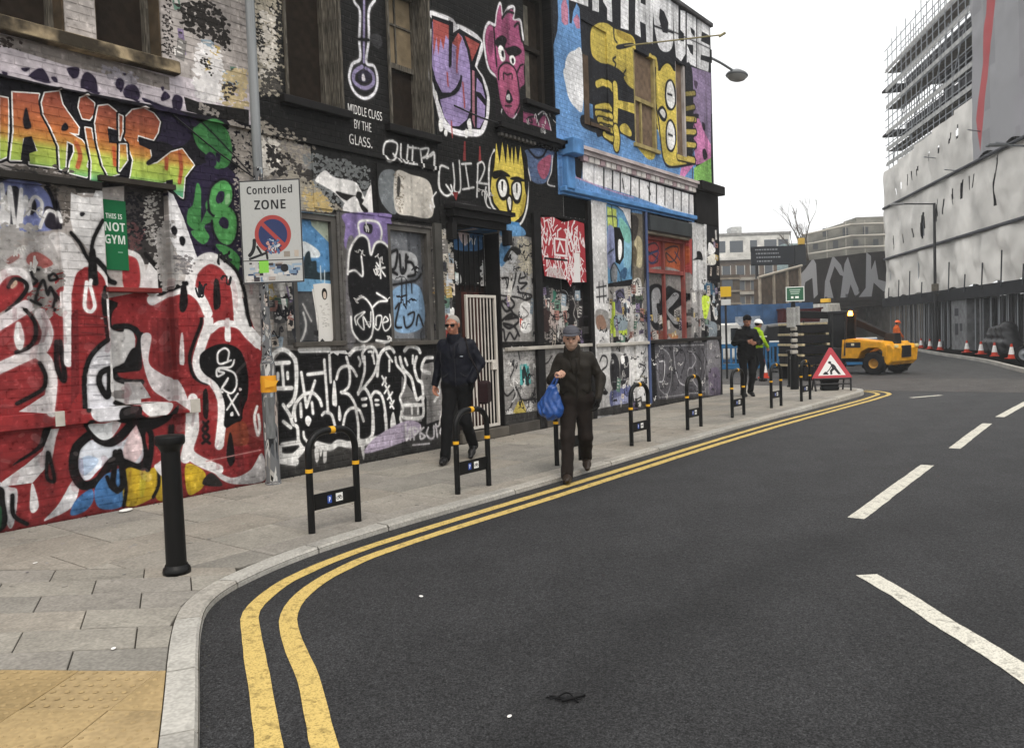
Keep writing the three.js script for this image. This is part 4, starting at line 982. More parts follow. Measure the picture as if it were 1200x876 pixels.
const ART_D = `
f #24252a 840 -10 1510 -10 1510 860 840 860
f #6394cc 862 470 1400 470 1400 560 862 560
f #6394cc 873 724 906 734 907 682 914 683 920 705 932 723 940 716 943 639 941 560 848 541 849 587 853 625 869 658 873 682
f #b8768f 883 704 895 726 904 705 903 679 892 674 883 678
f #b8768f 919 691 931 704 939 699 940 682 929 679
F #e3e3e5 893 583 890 609 902 629 920 639 943 644 944 561 898 551
f #6394cc 848 578 895 589 937 540 941 518 1007 518 1112 510 1229 507 1333 499 1359 466 1166 472 1005 472 885 475 851 478
F #e3e3e5 887 601 941 614 940 543 915 543 898 554 890 573
F #24252a 939 533 998 532 1007 513 940 513
f #cf7bb0 1388 603 1411 622 1448 614 1485 592 1482 534 1390 514 1332 475 1374 474 1318 479 1326 498 1398 521
f #8d7a9c 1387 704 1409 709 1493 738 1484 573 1447 598 1419 624 1405 637 1384 648
f #86c45c 1390 507 1482 543 1483 476 1388 479
s #3a2c38 2.5 1383 506 1381 475
F #2c2430 1440 616 1455 612 1451 599 1440 603
F #2c2430 1437 552 1452 558 1463 543 1443 534
F #3a2c40 1408 699 1419 699 1415 685 1404 686
F #2c2430 1405 637 1422 628 1411 619
f #8d7a9c 1388 725 1486 736 1492 645 1386 624
F #4a3c50 1401 698 1419 699 1415 685 1404 686
f #e6e6e8 908 735 970 750 969 728 939 725 907 721
f #e6e6e8 985 759 1007 766 1005 729 983 726
f #e6e6e8 1022 771 1052 781 1052 725 1034 724 1035 745 1021 753
f #e6e6e8 1087 792 1117 801 1113 727 1083 723
f #e6e6e8 1145 810 1220 833 1213 768 1211 727 1184 725 1183 758 1159 757 1161 727 1138 727
f #24252a 1166 816 1186 823 1185 796 1164 794
F #e6e6e8 1220 833 1300 859 1305 784 1297 744 1266 726 1235 731 1219 774
f #24252a 1246 808 1265 807 1283 790 1278 767 1256 763 1241 786
s #24252a 3 1216 765 1305 775
f #e6e6e8 1308 838 1332 841 1328 770 1338 770 1342 833 1366 838 1361 746 1339 725 1315 728 1308 767
f #24252a 1339 791 1356 787 1355 771 1338 767
f #e6e6e8 1373 837 1420 841 1414 731 1367 729
f #24252a 1389 811 1411 808 1410 795 1392 800
f #24252a 1369 769 1401 775 1400 753 1386 755
f #e6e6e8 1425 839 1492 846 1490 820 1448 818 1443 795 1489 798 1488 772 1441 765 1437 753 1483 758 1478 736 1419 731
s #24252a 1.5 1244 773 1489 791
f #55555a 1299 847 1496 851 1493 843 1299 839
F #cdb549 983 694 1003 709 1034 717 1059 715 1102 719 1129 719 1139 700 1137 621 1096 625 1086 639 1055 636 1045 644 1014 642 985 647 978 668
F #24252a 1068 687 1123 706 1128 702 1073 681
S #24252a 3 1056 715 1058 697 1068 692
S #24252a 3 1061 664 1050 656 1061 651 1052 638
S #24252a 3 1098 649 1089 639 1097 634
F #a98f34 1069 716 1123 717 1128 708 1079 705
F #24252a 989 626 1065 644 1118 625 1139 602 1135 525 1069 524 1047 499 1007 508 983 514
F #cdb549 1091 635 1136 645 1140 622 1107 622
S #1b1a16 17.9 997 600 1017 608 1037 607 1052 599
S #cdb549 11.9 997 600 1017 608 1037 607 1052 599
S #1b1a16 21.299999999999997 1056 611 1057 585 1055 561 1051 534
S #cdb549 15.299999999999999 1056 611 1057 585 1055 561 1051 534
S #1b1a16 16.2 992 557 1025 567 1037 563
S #cdb549 10.2 992 557 1025 567 1037 563
S #1b1a16 16.2 992 547 1024 552 1039 550
S #cdb549 10.2 992 547 1024 552 1039 550
S #1b1a16 16.2 999 537 1023 539 1039 537
S #cdb549 10.2 999 537 1023 539 1039 537
S #1b1a16 16.2 1005 526 1028 527 1043 525
S #cdb549 10.2 1005 526 1028 527 1043 525
S #1b1a16 16.2 1012 513 1032 510 1047 510
S #cdb549 10.2 1012 513 1032 510 1047 510
S #1b1a16 24.7 1054 529 1058 514 1054 498
S #cdb549 18.7 1054 529 1058 514 1054 498
S #24252a 2 1009 556 1035 557
S #24252a 2 1014 542 1039 542
S #24252a 2 1013 531 1038 530
S #24252a 2 1017 517 1037 516
f #cdb549 1059 585 1139 593 1138 573 1061 571
F #cdb549 1070 538 1092 547 1113 535 1107 526 1075 528
F #cdb549 1134 514 1169 525 1211 521 1204 500 1179 494 1156 501
F #b9a246 1191 691 1209 704 1227 700 1231 662 1220 562 1183 556
F #15140f 1218 636 1232 679 1259 702 1285 709 1310 692 1319 610 1297 577 1220 562
F #d6bd4a 1224 634 1238 677 1265 701 1291 702 1309 680 1315 610 1290 575 1226 564
f #d6bd4a 1223 677 1321 700 1310 520 1391 526 1398 518 1279 491 1247 501 1231 542 1217 579
S #24252a 4 1220 682 1214 629 1227 581 1236 531 1247 501 1279 493 1398 518
F #24252a 1258 636 1266 664 1289 675 1308 662 1310 632 1292 613 1266 612
F #f0efec 1265 637 1272 662 1289 671 1301 657 1303 631 1289 616 1272 619
F #24252a 1257 558 1265 582 1285 592 1304 578 1305 549 1287 526 1262 529
F #f0efec 1263 559 1271 581 1284 587 1298 574 1299 547 1284 530 1267 533
s #24252a 3.5 1271 642 1291 643
s #24252a 3.5 1270 559 1289 559
F #24252a 1225 598 1247 612 1266 600 1258 584 1239 583
F #d9d6d0 1234 598 1247 606 1259 599 1252 589
F #24252a 1355 708 1394 711 1384 531 1345 531
s #1b1a16 16.2 1353 607 1403 615
s #c9b050 10.2 1353 607 1403 615
s #1b1a16 16.2 1351 579 1402 587
s #c9b050 10.2 1351 579 1402 587
s #1b1a16 16.2 1350 552 1400 558
s #c9b050 10.2 1350 552 1400 558
s #1b1a16 14.5 1360 661 1403 672
s #8f8040 8.5 1360 661 1403 672
s #1b1a16 14.5 1351 627 1398 641
s #8f8040 8.5 1351 627 1398 641
s #1b1a16 17.9 1314 520 1391 524
s #c9b050 11.9 1314 520 1391 524
S #24252a 2.5 1408 628 1395 604 1409 588 1390 572 1408 560 1388 541 1402 525
f #6394cc 852 380 1372 380 1372 420 852 420
f #6394cc 852 420 925 420 925 470 852 470
f #17171a 1372 380 1510 380 1510 476 1372 476
F #17171a 901 456 938 474 947 463 927 445 921 420 904 425
f #e4e2e2 928 452 960 452 1004 451 1108 447 1386 445 1592 435 1589 381 1287 401 1106 412 926 418
S #c995b5 1.4 895 421 1001 413 1106 409
s #9c9aa0 1.6 965 451 962 415
s #17171a 3.74 998 450 996 414
s #17171a 3.74 1029 450 1027 416
s #17171a 3.4 1057 448 1055 414
s #17171a 3.4 1097 449 1094 413
s #17171a 3.4 1130 449 1128 412
s #17171a 3.4 1171 448 1169 411
s #17171a 3.4 1201 446 1199 409
s #17171a 3.4 1238 445 1236 410
s #17171a 3.4 1276 444 1274 408
s #17171a 3.4 1313 444 1311 406
s #17171a 3.4 1351 444 1348 404
s #17171a 2.72 1064 439 1069 421
s #17171a 2.72 1164 438 1175 423
f #d2d0cf 950 -10 1008 -10 1008 392 950 392
f #16161a 1372 0 1510 0 1510 390 1372 390
f #5b8fb5 1001 385 1037 387 1073 377 1096 342 1094 244 999 241
f #b9c85a 1004 382 1042 380 1043 343 1005 346
S #24323c 1.8 1003 364 1041 365 1043 347
S #24323c 1.8 1025 384 1029 348
F #8b93bd 1005 340 1031 342 1031 281 1001 274
F #7fb3c9 1064 330 1095 329 1093 285 1067 271
F #6fae9f 1054 366 1090 347 1089 322 1058 332
f #121214 1031 347 1053 347 1067 327 1065 293 1049 279 1034 282
F #eceae7 1046 322 1057 323 1059 305 1052 289 1045 291
S #121214 2.4 1037 389 1073 377 1093 351 1098 317 1091 259
f #dfdcda 1046 387 1095 386 1096 348 1067 380
S #24323c 1.8 1002 295 1029 306
F #7f8388 1018 266 1028 278 1039 270 1035 245 1020 247
S #121214 1.8 1017 247 1015 265 1028 280 1042 270 1051 258 1053 242
F #33587c 1048 261 1067 274 1076 268 1066 252
f #17171a 999 241 1094 253 1093 234 998 232
f #9a958f 999 235 1090 240 1088 134 999 136
F #53506a 1028 226 1077 231 1081 190 1032 193
F #cfcac6 1045 217 1082 209 1078 196 1057 202
f #c4dc3e 1005 210 1027 208 1026 143 1002 144
F #c4dc3e 1042 162 1067 161 1066 146 1041 149
F #8fa0a8 1025 183 1068 180 1067 158 1027 159
f #1b1a1c 1002 144 1079 144 1078 126 1001 129
S #1b1a1c 2 1010 229 1027 220 1046 230 1064 221
f #6f675a 1098 380 1144 381 1145 222 1096 221
F #b5a985 1109 333 1135 329 1132 280 1106 285
F #3b3532 1098 373 1124 369 1115 337 1099 329
F #5c5240 1101 317 1114 308 1109 279 1100 291
F #c9c5bd 1097 250 1124 254 1129 225 1096 225
S #201e1f 2 1099 228 1110 250 1122 227
f #4a5544 1096 221 1145 222 1144 203 1095 202
f #b9b6b2 1082 202 1158 210 1157 127 1084 129
S #3a3836 1.8 1094 190 1154 187
S #29272a 2 1100 177 1105 161 1119 177 1132 164 1146 177
S #29272a 2 1143 174 1138 161 1152 164
F #8f8d8a 956 192 996 189 997 159 957 160
S #232224 2 959 233 993 237
S #232224 2 968 243 968 207
S #232224 2 982 246 983 207
S #232224 2 958 216 992 219
F #8a6a58 956 180 978 183 989 162 960 160
f #3a393b 1140 120 1360 120 1360 395 1140 395
f #1f2025 1164 373 1328 378 1326 353 1163 354
F #39424f 1213 371 1280 372 1271 353 1205 357
S #5d6a72 1.6 1185 369 1205 357 1235 370 1264 355 1295 368
f #a33f3c 1161 342 1358 349 1354 273 1158 272
F #a9502c 1255 331 1341 333 1330 283 1252 283
S #2c2733 2.4 1175 322 1218 332 1232 319 1181 306 1201 290 1231 299 1189 313
S #2b3a6a 2.4 1188 306 1232 316 1216 294 1194 290
S #2c2733 2.4 1262 321 1293 330 1325 329 1307 303 1276 298 1269 315 1315 296
S #2b3a6a 2 1308 320 1331 304
F #8a8582 1158 267 1354 270 1346 129 1154 134
F #6d6966 1179 266 1244 265 1242 238 1177 236
F #1a1a1c 1184 226 1192 243 1221 249 1243 245 1249 231 1273 246 1304 240 1343 230 1334 208 1301 194 1340 169 1331 155 1299 159 1269 176 1238 156 1208 156 1188 177
F #8b8b8d 1198 223 1206 237 1228 241 1238 228 1233 211 1218 207 1224 183 1216 170 1202 177
F #8b8b8d 1303 233 1323 226 1294 208 1270 194 1308 176 1316 166 1292 169 1262 190 1248 207 1271 218
S #1a1a1c 2.4 1156 223 1176 210 1167 183 1187 160
S #1a1a1c 2.4 1333 190 1357 176 1339 158
F #7a4438 1172 147 1237 153 1267 138 1207 131 1164 134
F #a8704e 1267 145 1314 141 1298 131
f #d0cfce 1344 383 1429 391 1423 206 1356 241 1362 345
F #1b1b1d 1382 323 1403 323 1411 307 1390 307 1360 304 1381 311
F #9f9b99 1360 227 1429 228 1432 125 1354 127
F #c4dc3e 1402 224 1437 224 1431 198 1412 176
F #e3e1de 1440 347 1471 338 1470 327 1438 321
F #dcd8cc 1429 313 1470 323 1473 301 1428 298
F #35607e 1421 257 1466 251 1456 232 1420 235
F #cfccc9 1450 202 1472 198 1475 176 1462 176
F #7f8a92 1412 168 1470 164 1464 130 1414 131
F #2a2a2d 1398 154 1425 157 1423 125 1397 126
F #d8d5d2 1388 429 1407 427 1400 423
F #8a84a0 1431 428 1476 437 1479 399 1438 392
F #b8b5b3 1387 412 1395 406 1393 399
X p 70 1006 10 1146 240
X b 30 1000 130 1146 250
X w 8 1010 130 1146 240
X b 10 952 30 1004 230
X p 10 1345 130 1410 230
X b 12 1345 130 1410 260
X p 22 1418 130 1495 380
X w 10 1418 130 1495 330
X p 20 1150 135 1335 190
f #9b9895 954 131 1155 128 1157 16 948 16
F #b8b6b4 957 126 1002 125 996 15 951 16
F #d8d6d4 1068 130 1155 132 1153 25 1077 27
f #1b1b1e 1154 132 1189 127 1182 6 1157 8
f #57555a 1184 127 1482 123 1481 -2 1191 9
F #7d7b80 1417 125 1482 118 1481 -2 1410 4
F #7b6f86 1424 57 1479 59 1481 -2 1432 2
S #d3d1cf 2 963 115 1023 116 1059 111
S #1c1b1d 2.6 963 101 973 111 987 107 986 92 968 83 970 61 983 45
F #1c1b1d 970 48 987 45 983 40 971 42
F #29282c 1000 99 1023 113 1040 97 1040 60 1019 43 1000 59
F #29282c 1048 101 1067 111 1078 95 1076 61 1059 43 1045 59
F #c9c7c5 1011 102 1019 104 1022 96 1013 95
F #f0eeec 1048 106 1059 108 1062 96 1051 93
F #5a5f8a 997 44 1033 45 1079 50 1085 19 1017 13 996 19
F #8f93b5 1011 29 1062 32 1077 19 1017 15
S #8a898d 1.6 1009 62 1031 60
S #8a898d 1.6 1053 63 1072 62
S #232225 2.4 1112 90 1136 81 1111 59 1134 50
S #c9bfa4 2 1119 66 1135 61
S #9d9b9f 2 1205 114 1195 78 1201 37 1235 22 1256 58 1249 100 1214 118
S #28272b 2.4 1222 105 1220 60 1227 35
S #b0aeb2 1.8 1268 112 1275 74 1292 43 1320 33
S #28272b 2.4 1277 99 1306 111 1324 89 1303 60
S #a6a4a8 1.8 1335 110 1363 87 1332 58 1370 25
S #28272b 2.4 1354 105 1393 77 1381 37
S #9d9b9f 1.8 1200 17 1272 15 1400 14
S #b0aeb2 1.6 1214 122 1287 120 1406 118
S #cfcdd0 2.2 1204 90 1226 87 1219 52 1202 49
S #28272b 2 1395 112 1415 80 1397 41
F #3f3d3c 948 16 1157 14 1487 -2 1486 -20 947 5
X w 26 1150 10 1490 126
X b 30 1150 10 1490 126
X b 24 1000 15 1140 126
X w 10 1000 15 1140 126
X b 8 1150 140 1335 265
X p 12 1000 10 1140 60
`;
// ---------------------------------------------------------------- the painted terrace
const brickBump = dataTex(512, (u, v) => {                           // four bricks by eight courses = 0.9 x 0.6 m
  const row = Math.floor(v * 8), x = (u * 4 + (row & 1) * 0.5) % 1, y = (v * 8) % 1; const e = Math.min(Math.min(x, 1 - x) * 0.225, Math.min(y, 1 - y) * 0.075);
  const n = 255 * Math.min(1, Math.max(0, e - 0.002) / 0.006) * 0.75 + 64 * fbm(u, v, 24, 81, 4); return [cl(n), cl(n), cl(n)];
}, false, 1);
brickBump.repeat.set(1 / 0.9, 1 / 0.6);
function paintWall(art, u0, u1, v0, v1, size, jointK = 0.9, brickAt = () => true) {                      // spray paint on the terrace wall; art is in centimetres along the wall and up it
  const c = document.createElement('canvas'); c.width = c.height = size; const g = c.getContext('2d'), kx = size / ((u1 - u0) * 100), ky = size / ((v1 - v0) * 100);
  g.setTransform(kx, 0, 0, -ky, -u0 * 100 * kx, v1 * 100 * ky); g.lineCap = g.lineJoin = 'round';
  const path = (n, smooth, close) => {
    g.beginPath(); const N = n.length / 2, X = (i) => n[(close ? (i + N) % N : Math.max(0, Math.min(N - 1, i))) * 2], Y = (i) => n[(close ? (i + N) % N : Math.max(0, Math.min(N - 1, i))) * 2 + 1];
    g.moveTo(X(0), Y(0));
    for (let i = 0; i < (close ? N : N - 1); i++) smooth ? g.bezierCurveTo(X(i) + (X(i + 1) - X(i - 1)) / 6, Y(i) + (Y(i + 1) - Y(i - 1)) / 6, X(i + 1) - (X(i + 2) - X(i)) / 6, Y(i + 1) - (Y(i + 2) - Y(i)) / 6, X(i + 1), Y(i + 1)) : g.lineTo(X(i + 1), Y(i + 1));
    if (close) g.closePath();
  };
  for (const row of art.trim().split('\n')) {
    const t = row.split(' '), op = t[0];
    g.shadowColor = t[1]?.[0] === '#' ? t[1] : 'transparent'; g.shadowBlur = op === 'S' || op === 's' ? 7 : op === 'F' ? 5 : 2; if ('PXTG'.includes(op)) g.shadowColor = 'transparent';
    if (op === 'f' || op === 'F') { path(t.slice(2).map(Number), op === 'F', true); g.fillStyle = t[1]; g.fill(); }
    else if (op === 's' || op === 'S') { path(t.slice(3).map(Number), op === 'S', false); g.strokeStyle = t[1]; g.lineWidth = +t[2]; g.stroke(); }
    else if (op === 'G') {                                           // letters sprayed orange above, lime and green below
      path(t.slice(1).map(Number), false, true); const q = g.createLinearGradient(0, 372, 0, 306);
      [['0', '#a3503a'], ['.35', '#c06a35'], ['.52', '#c98f3a'], ['.62', '#b3bf48'], ['.82', '#a4c24a'], ['1', '#62ba8a']].forEach(([k, h]) => q.addColorStop(+k, h));
      g.strokeStyle = '#121014'; g.lineWidth = 6; g.stroke(); g.strokeStyle = '#e6e3df'; g.lineWidth = 2.4; g.stroke(); g.fillStyle = q; g.fill();
    } else if (op === 'P') {                                         // a worn patch: a core with a ragged, flaking edge
      const n = t.slice(2).map(Number); path(n, true, true); g.fillStyle = t[1]; let a = 1e9, b = -1e9, c2 = 1e9, e = -1e9; for (let i = 0; i < n.length; i += 2) { a = Math.min(a, n[i]); b = Math.max(b, n[i]); c2 = Math.min(c2, n[i + 1]); e = Math.max(e, n[i + 1]); }
      const poly2 = new Path2D(); n.forEach((v, i) => { if (i % 2 === 0) i ? poly2.lineTo(v, n[i + 1]) : poly2.moveTo(v, n[1]); }); poly2.closePath(); const N = Math.min(900, (b - a) * (e - c2) * 0.22 + 60);
      for (let i = 0; i < N; i++) { const x = rr(a - 2, b + 2), y = rr(c2 - 2, e + 2), px = x + rr(-4, 4), py = y + rr(-4, 4); g.save(); g.setTransform(1, 0, 0, 1, 0, 0); const inn = g.isPointInPath(poly2, px, py); g.restore(); if (!inn || rnd() < 0.16) continue; const k = rr(0.5, 1) * Math.min(5, 1.5 + (b - a) * 0.12); g.beginPath(); for (let q = 0; q < 6; q++) g.lineTo(x + k * rr(0.3, 1) * Math.cos(q), y + k * 0.7 * rr(0.3, 1) * Math.sin(q)); g.fill(); }
    } else if (op === 'X') {                                         // clutter of small tags (b black, w white) or flyers (p) in a box
      const [, kind, n, ax, ay, bx2, by] = t; for (let i = 0; i < +n; i++) { const x = rr(+ax, +bx2), y = rr(+ay, +by);
        if (kind === 'p') { g.save(); g.translate(x, y); g.rotate(rr(-0.25, 0.25)); const w = rr(5, 20), h = rr(7, 26); g.fillStyle = ['#bdb9b3', '#a8a39d', '#d0ccc6', '#77736f', '#4a4848', '#8a9aa6', '#9a6a60', '#b59a55', '#5a7a6a', '#35363c', '#7a6a8a', '#c2b4a6'][Math.floor(rnd() * 12)]; g.fillRect(-w / 2, -h / 2, w, h); g.fillStyle = rnd() > 0.4 ? '#2c2a2a' : '#c9c5bf'; for (let q = 0; q < 3; q++) g.fillRect(-w * 0.38, h * (0.3 - q * 0.26), w * rr(0.3, 0.76), h * 0.08); if (rnd() > 0.6) { g.beginPath(); g.ellipse(0, -h * 0.1, w * 0.24, h * 0.2, 0, 0, 7); g.fill(); } g.restore(); }
        else { g.strokeStyle = kind === 'b' ? ['#17161a', '#26252a', '#1c1b20'][i % 3] : ['#dcd9d5', '#c4c1bd', '#b3b0ae'][i % 3]; g.lineWidth = rr(0.8, 2.2); const w = rr(6, 22), h = rr(6, 20); let px = x, py = y; g.beginPath(); g.moveTo(px, py); for (let q = 0; q < 4 + rnd() * 4; q++) { const nx = px + rr(-0.15, 0.45) * w, ny = y + rr(-0.5, 0.5) * h; g.quadraticCurveTo(px + rr(-0.4, 0.4) * w, ny + rr(-0.3, 0.3) * h, nx, ny); px = nx; py = ny; } g.stroke(); } }
    } else if (op === 'T') { g.save(); g.translate(+t[3], +t[4]); g.rotate(-t[5] * 0); g.scale(+t[6], -1); g.font = t[2] + 'px sans-serif'; g.fillStyle = t[1]; g.fillText(t.slice(7).join(' '), 0, 0); g.restore(); }
  }
  // fading, drips, soot and joints of the painted bricks
  const im = g.getImageData(0, 0, size, size), d = im.data, NS = 512, n1 = new Float32Array(NS * NS), n2 = new Float32Array(NS * NS);
  for (let y = 0; y < NS; y++) for (let x = 0; x < NS; x++) { n1[y * NS + x] = fbm(x / NS, y / NS, 6, 91, 6); n2[y * NS + x] = fbm(x / NS, y / NS, 40, 97, 4); }
  for (let y = 0; y < size; y++) for (let x = 0; x < size; x++) {
    const u = u0 + (x + 0.5) / size * (u1 - u0), v = v1 - (y + 0.5) / size * (v1 - v0), i = (y * size + x) * 4;
    const A = n1[(Math.floor(v * 210) & 511) * NS + (Math.floor(u * 210) & 511)], B = n2[(Math.floor(v * 330) & 511) * NS + (Math.floor(u * 330) & 511)], S = n1[(Math.floor(v * 24 + 200) & 511) * NS + (Math.floor(u * 420) & 511)];
    const row = Math.floor(v / 0.075), bxx = u / 0.225 + (row & 1) * 0.5, id = hash2(Math.floor(bxx), row, 5), jx = Math.abs((bxx % 1 + 1) % 1 - 0.5), jy = Math.abs(((v / 0.075) % 1 + 1) % 1 - 0.5), br = brickAt(v), joint = br && (jx > 0.478 || jy > 0.43);
    let k = 0.93 + 0.4 * (A - 0.4) + 0.24 * (B - 0.5) + (br ? 0.06 : 0) * (id - 0.5); if (joint) k *= jointK; if (S > 0.58) k *= 1 - 1.7 * (S - 0.58);
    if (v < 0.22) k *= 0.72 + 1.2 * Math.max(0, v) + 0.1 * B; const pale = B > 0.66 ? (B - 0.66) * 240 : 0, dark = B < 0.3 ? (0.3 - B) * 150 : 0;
    const gy = 0.3 * d[i] + 0.59 * d[i + 1] + 0.11 * d[i + 2]; for (let q = 0; q < 3; q++) d[i + q] = cl((d[i + q] * 0.87 + gy * 0.13) * k + pale * 0.5 - dark);
  }
  g.setTransform(1, 0, 0, 1, 0, 0); g.putImageData(im, 0, 0);
  const t = new THREE.CanvasTexture(c); t.colorSpace = THREE.SRGBColorSpace; t.repeat.set(1 / (u1 - u0), 1 / (v1 - v0)); t.offset.set(-u0 / (u1 - u0), -v0 / (v1 - v0)); return t;
}
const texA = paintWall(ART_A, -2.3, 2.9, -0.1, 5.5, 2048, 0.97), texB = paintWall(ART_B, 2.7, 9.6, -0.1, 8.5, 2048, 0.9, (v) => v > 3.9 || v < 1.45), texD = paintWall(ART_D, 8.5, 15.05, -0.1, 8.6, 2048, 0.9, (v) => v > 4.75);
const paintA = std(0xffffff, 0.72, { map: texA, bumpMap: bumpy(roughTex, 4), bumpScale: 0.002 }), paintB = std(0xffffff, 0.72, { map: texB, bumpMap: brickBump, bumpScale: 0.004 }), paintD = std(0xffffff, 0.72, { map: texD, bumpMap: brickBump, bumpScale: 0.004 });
const smoothB = std(0xffffff, 0.6, { map: texB, bumpMap: bumpy(roughTex, 3), bumpScale: 0.002 }), smoothD = std(0xffffff, 0.6, { map: texD, bumpMap: bumpy(roughTex, 3), bumpScale: 0.002 });
const houseBrick = dirty(0x5a4c42, 0.9, 0.5, 0.004), roofFelt = dirty(0x3a3a3c, 0.95, 0.6), stoneTex = dataTex(256, (u, v) => { const a = fbm(u, v, 5, 151, 5), b = fbm(u, v, 18, 155, 4), k = Math.max(0, Math.min(1, (a - 0.36) * 4)) * (0.72 + 0.5 * (b - 0.3)); return [cl(60 + 130 * k), cl(54 + 118 * k), cl(46 + 96 * k)]; }, true, 0.8), stone = std(0xf2f0ea, 0.9, { map: stoneTex, bumpMap: bumpy(roughTex, 3), bumpScale: 0.006 }), stonePale = dirty(0xc9c5bf, 0.85, 0.9, 0.003), blackTrim = dirty(0x1d1c1d, 0.65, 1.0, 0.003);
const Y = (v) => v + 0.1;
function wallGeo(x0, x1, v0, v1, holes, z = 0, depth = 0.3, outline = null) {
  const s = new THREE.Shape((outline ?? [[x0, v0], [x1, v0], [x1, v1], [x0, v1]]).map(([x, y]) => new THREE.Vector2(x, Y(y))));
  for (const [a, b, c, e] of holes) s.holes.push(new THREE.Path([[a, c], [a, e], [b, e], [b, c]].map(([x, y]) => new THREE.Vector2(x, Y(y)))));
  return uvWall(flat(new THREE.ExtrudeGeometry(s, { depth, bevelEnabled: false }).translate(0, 0, z - depth)));
}
const wx = (x0, x1, v0, v1, z0, z1) => uvWall(flat(bx(x0, x1, Y(v0), Y(v1), z0, z1)));   // a block that carries the wall's paint
const bw = (x0, x1, v0, v1, z0, z1) => uvBox(bx(x0, x1, Y(v0), Y(v1), z0, z1));
function shell(t, x0, x1, top) {                                     // rooms behind the front wall, roof and back wall
  wpart(t, 'side_wall', bw(x0, x0 + 0.2, -0.1, top - 0.3, -8, -0.3), houseBrick); wpart(t, 'side_wall', bw(x1 - 0.2, x1, -0.1, top - 0.3, -8, -0.3), houseBrick);
  wpart(t, 'back_wall', bw(x0 + 0.2, x1 - 0.2, -0.1, top - 0.3, -8, -7.8), houseBrick);
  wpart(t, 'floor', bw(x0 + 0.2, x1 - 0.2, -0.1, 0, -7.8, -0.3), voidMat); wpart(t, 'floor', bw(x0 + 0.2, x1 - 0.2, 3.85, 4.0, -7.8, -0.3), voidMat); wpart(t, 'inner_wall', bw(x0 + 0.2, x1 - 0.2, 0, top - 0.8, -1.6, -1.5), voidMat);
  wpart(t, 'roof', bw(x0, x1, top - 0.3, top - 0.1, -8, -0.3), roofFelt);
}
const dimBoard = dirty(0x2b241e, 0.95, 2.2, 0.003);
function sash(t, x0, x1, v0, v1, z, mid, mat, jamb = 0.07) {         // a timber window in its opening; mid = height of the meeting rail, panes of dirty glass
  const f = part(t, 'window', M([bw(x0, x0 + jamb, v0, v1, z - 0.1, z), bw(x1 - jamb, x1, v0, v1, z - 0.1, z), bw(x0 + jamb, x1 - jamb, v1 - 0.08, v1, z - 0.1, z), bw(x0 + jamb, x1 - jamb, v0, v0 + 0.07, z - 0.1, z)]).translate(-t.position.x, -t.position.y, -t.position.z), mat);
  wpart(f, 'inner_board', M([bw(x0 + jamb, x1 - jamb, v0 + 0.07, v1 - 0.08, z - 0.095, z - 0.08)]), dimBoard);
  if (mid) { wpart(f, 'meeting_rail', bw(x0 + jamb, x1 - jamb, mid - 0.035, mid + 0.035, z - 0.09, z - 0.02), mat); }
  return f;
}
const fadedGlass = new THREE.MeshPhysicalMaterial({ color: 0x8d8676, roughness: 0.35, transmission: 0.5, thickness: 0 });
const curtain = dirty(0x8a7c66, 0.95, 1.2);
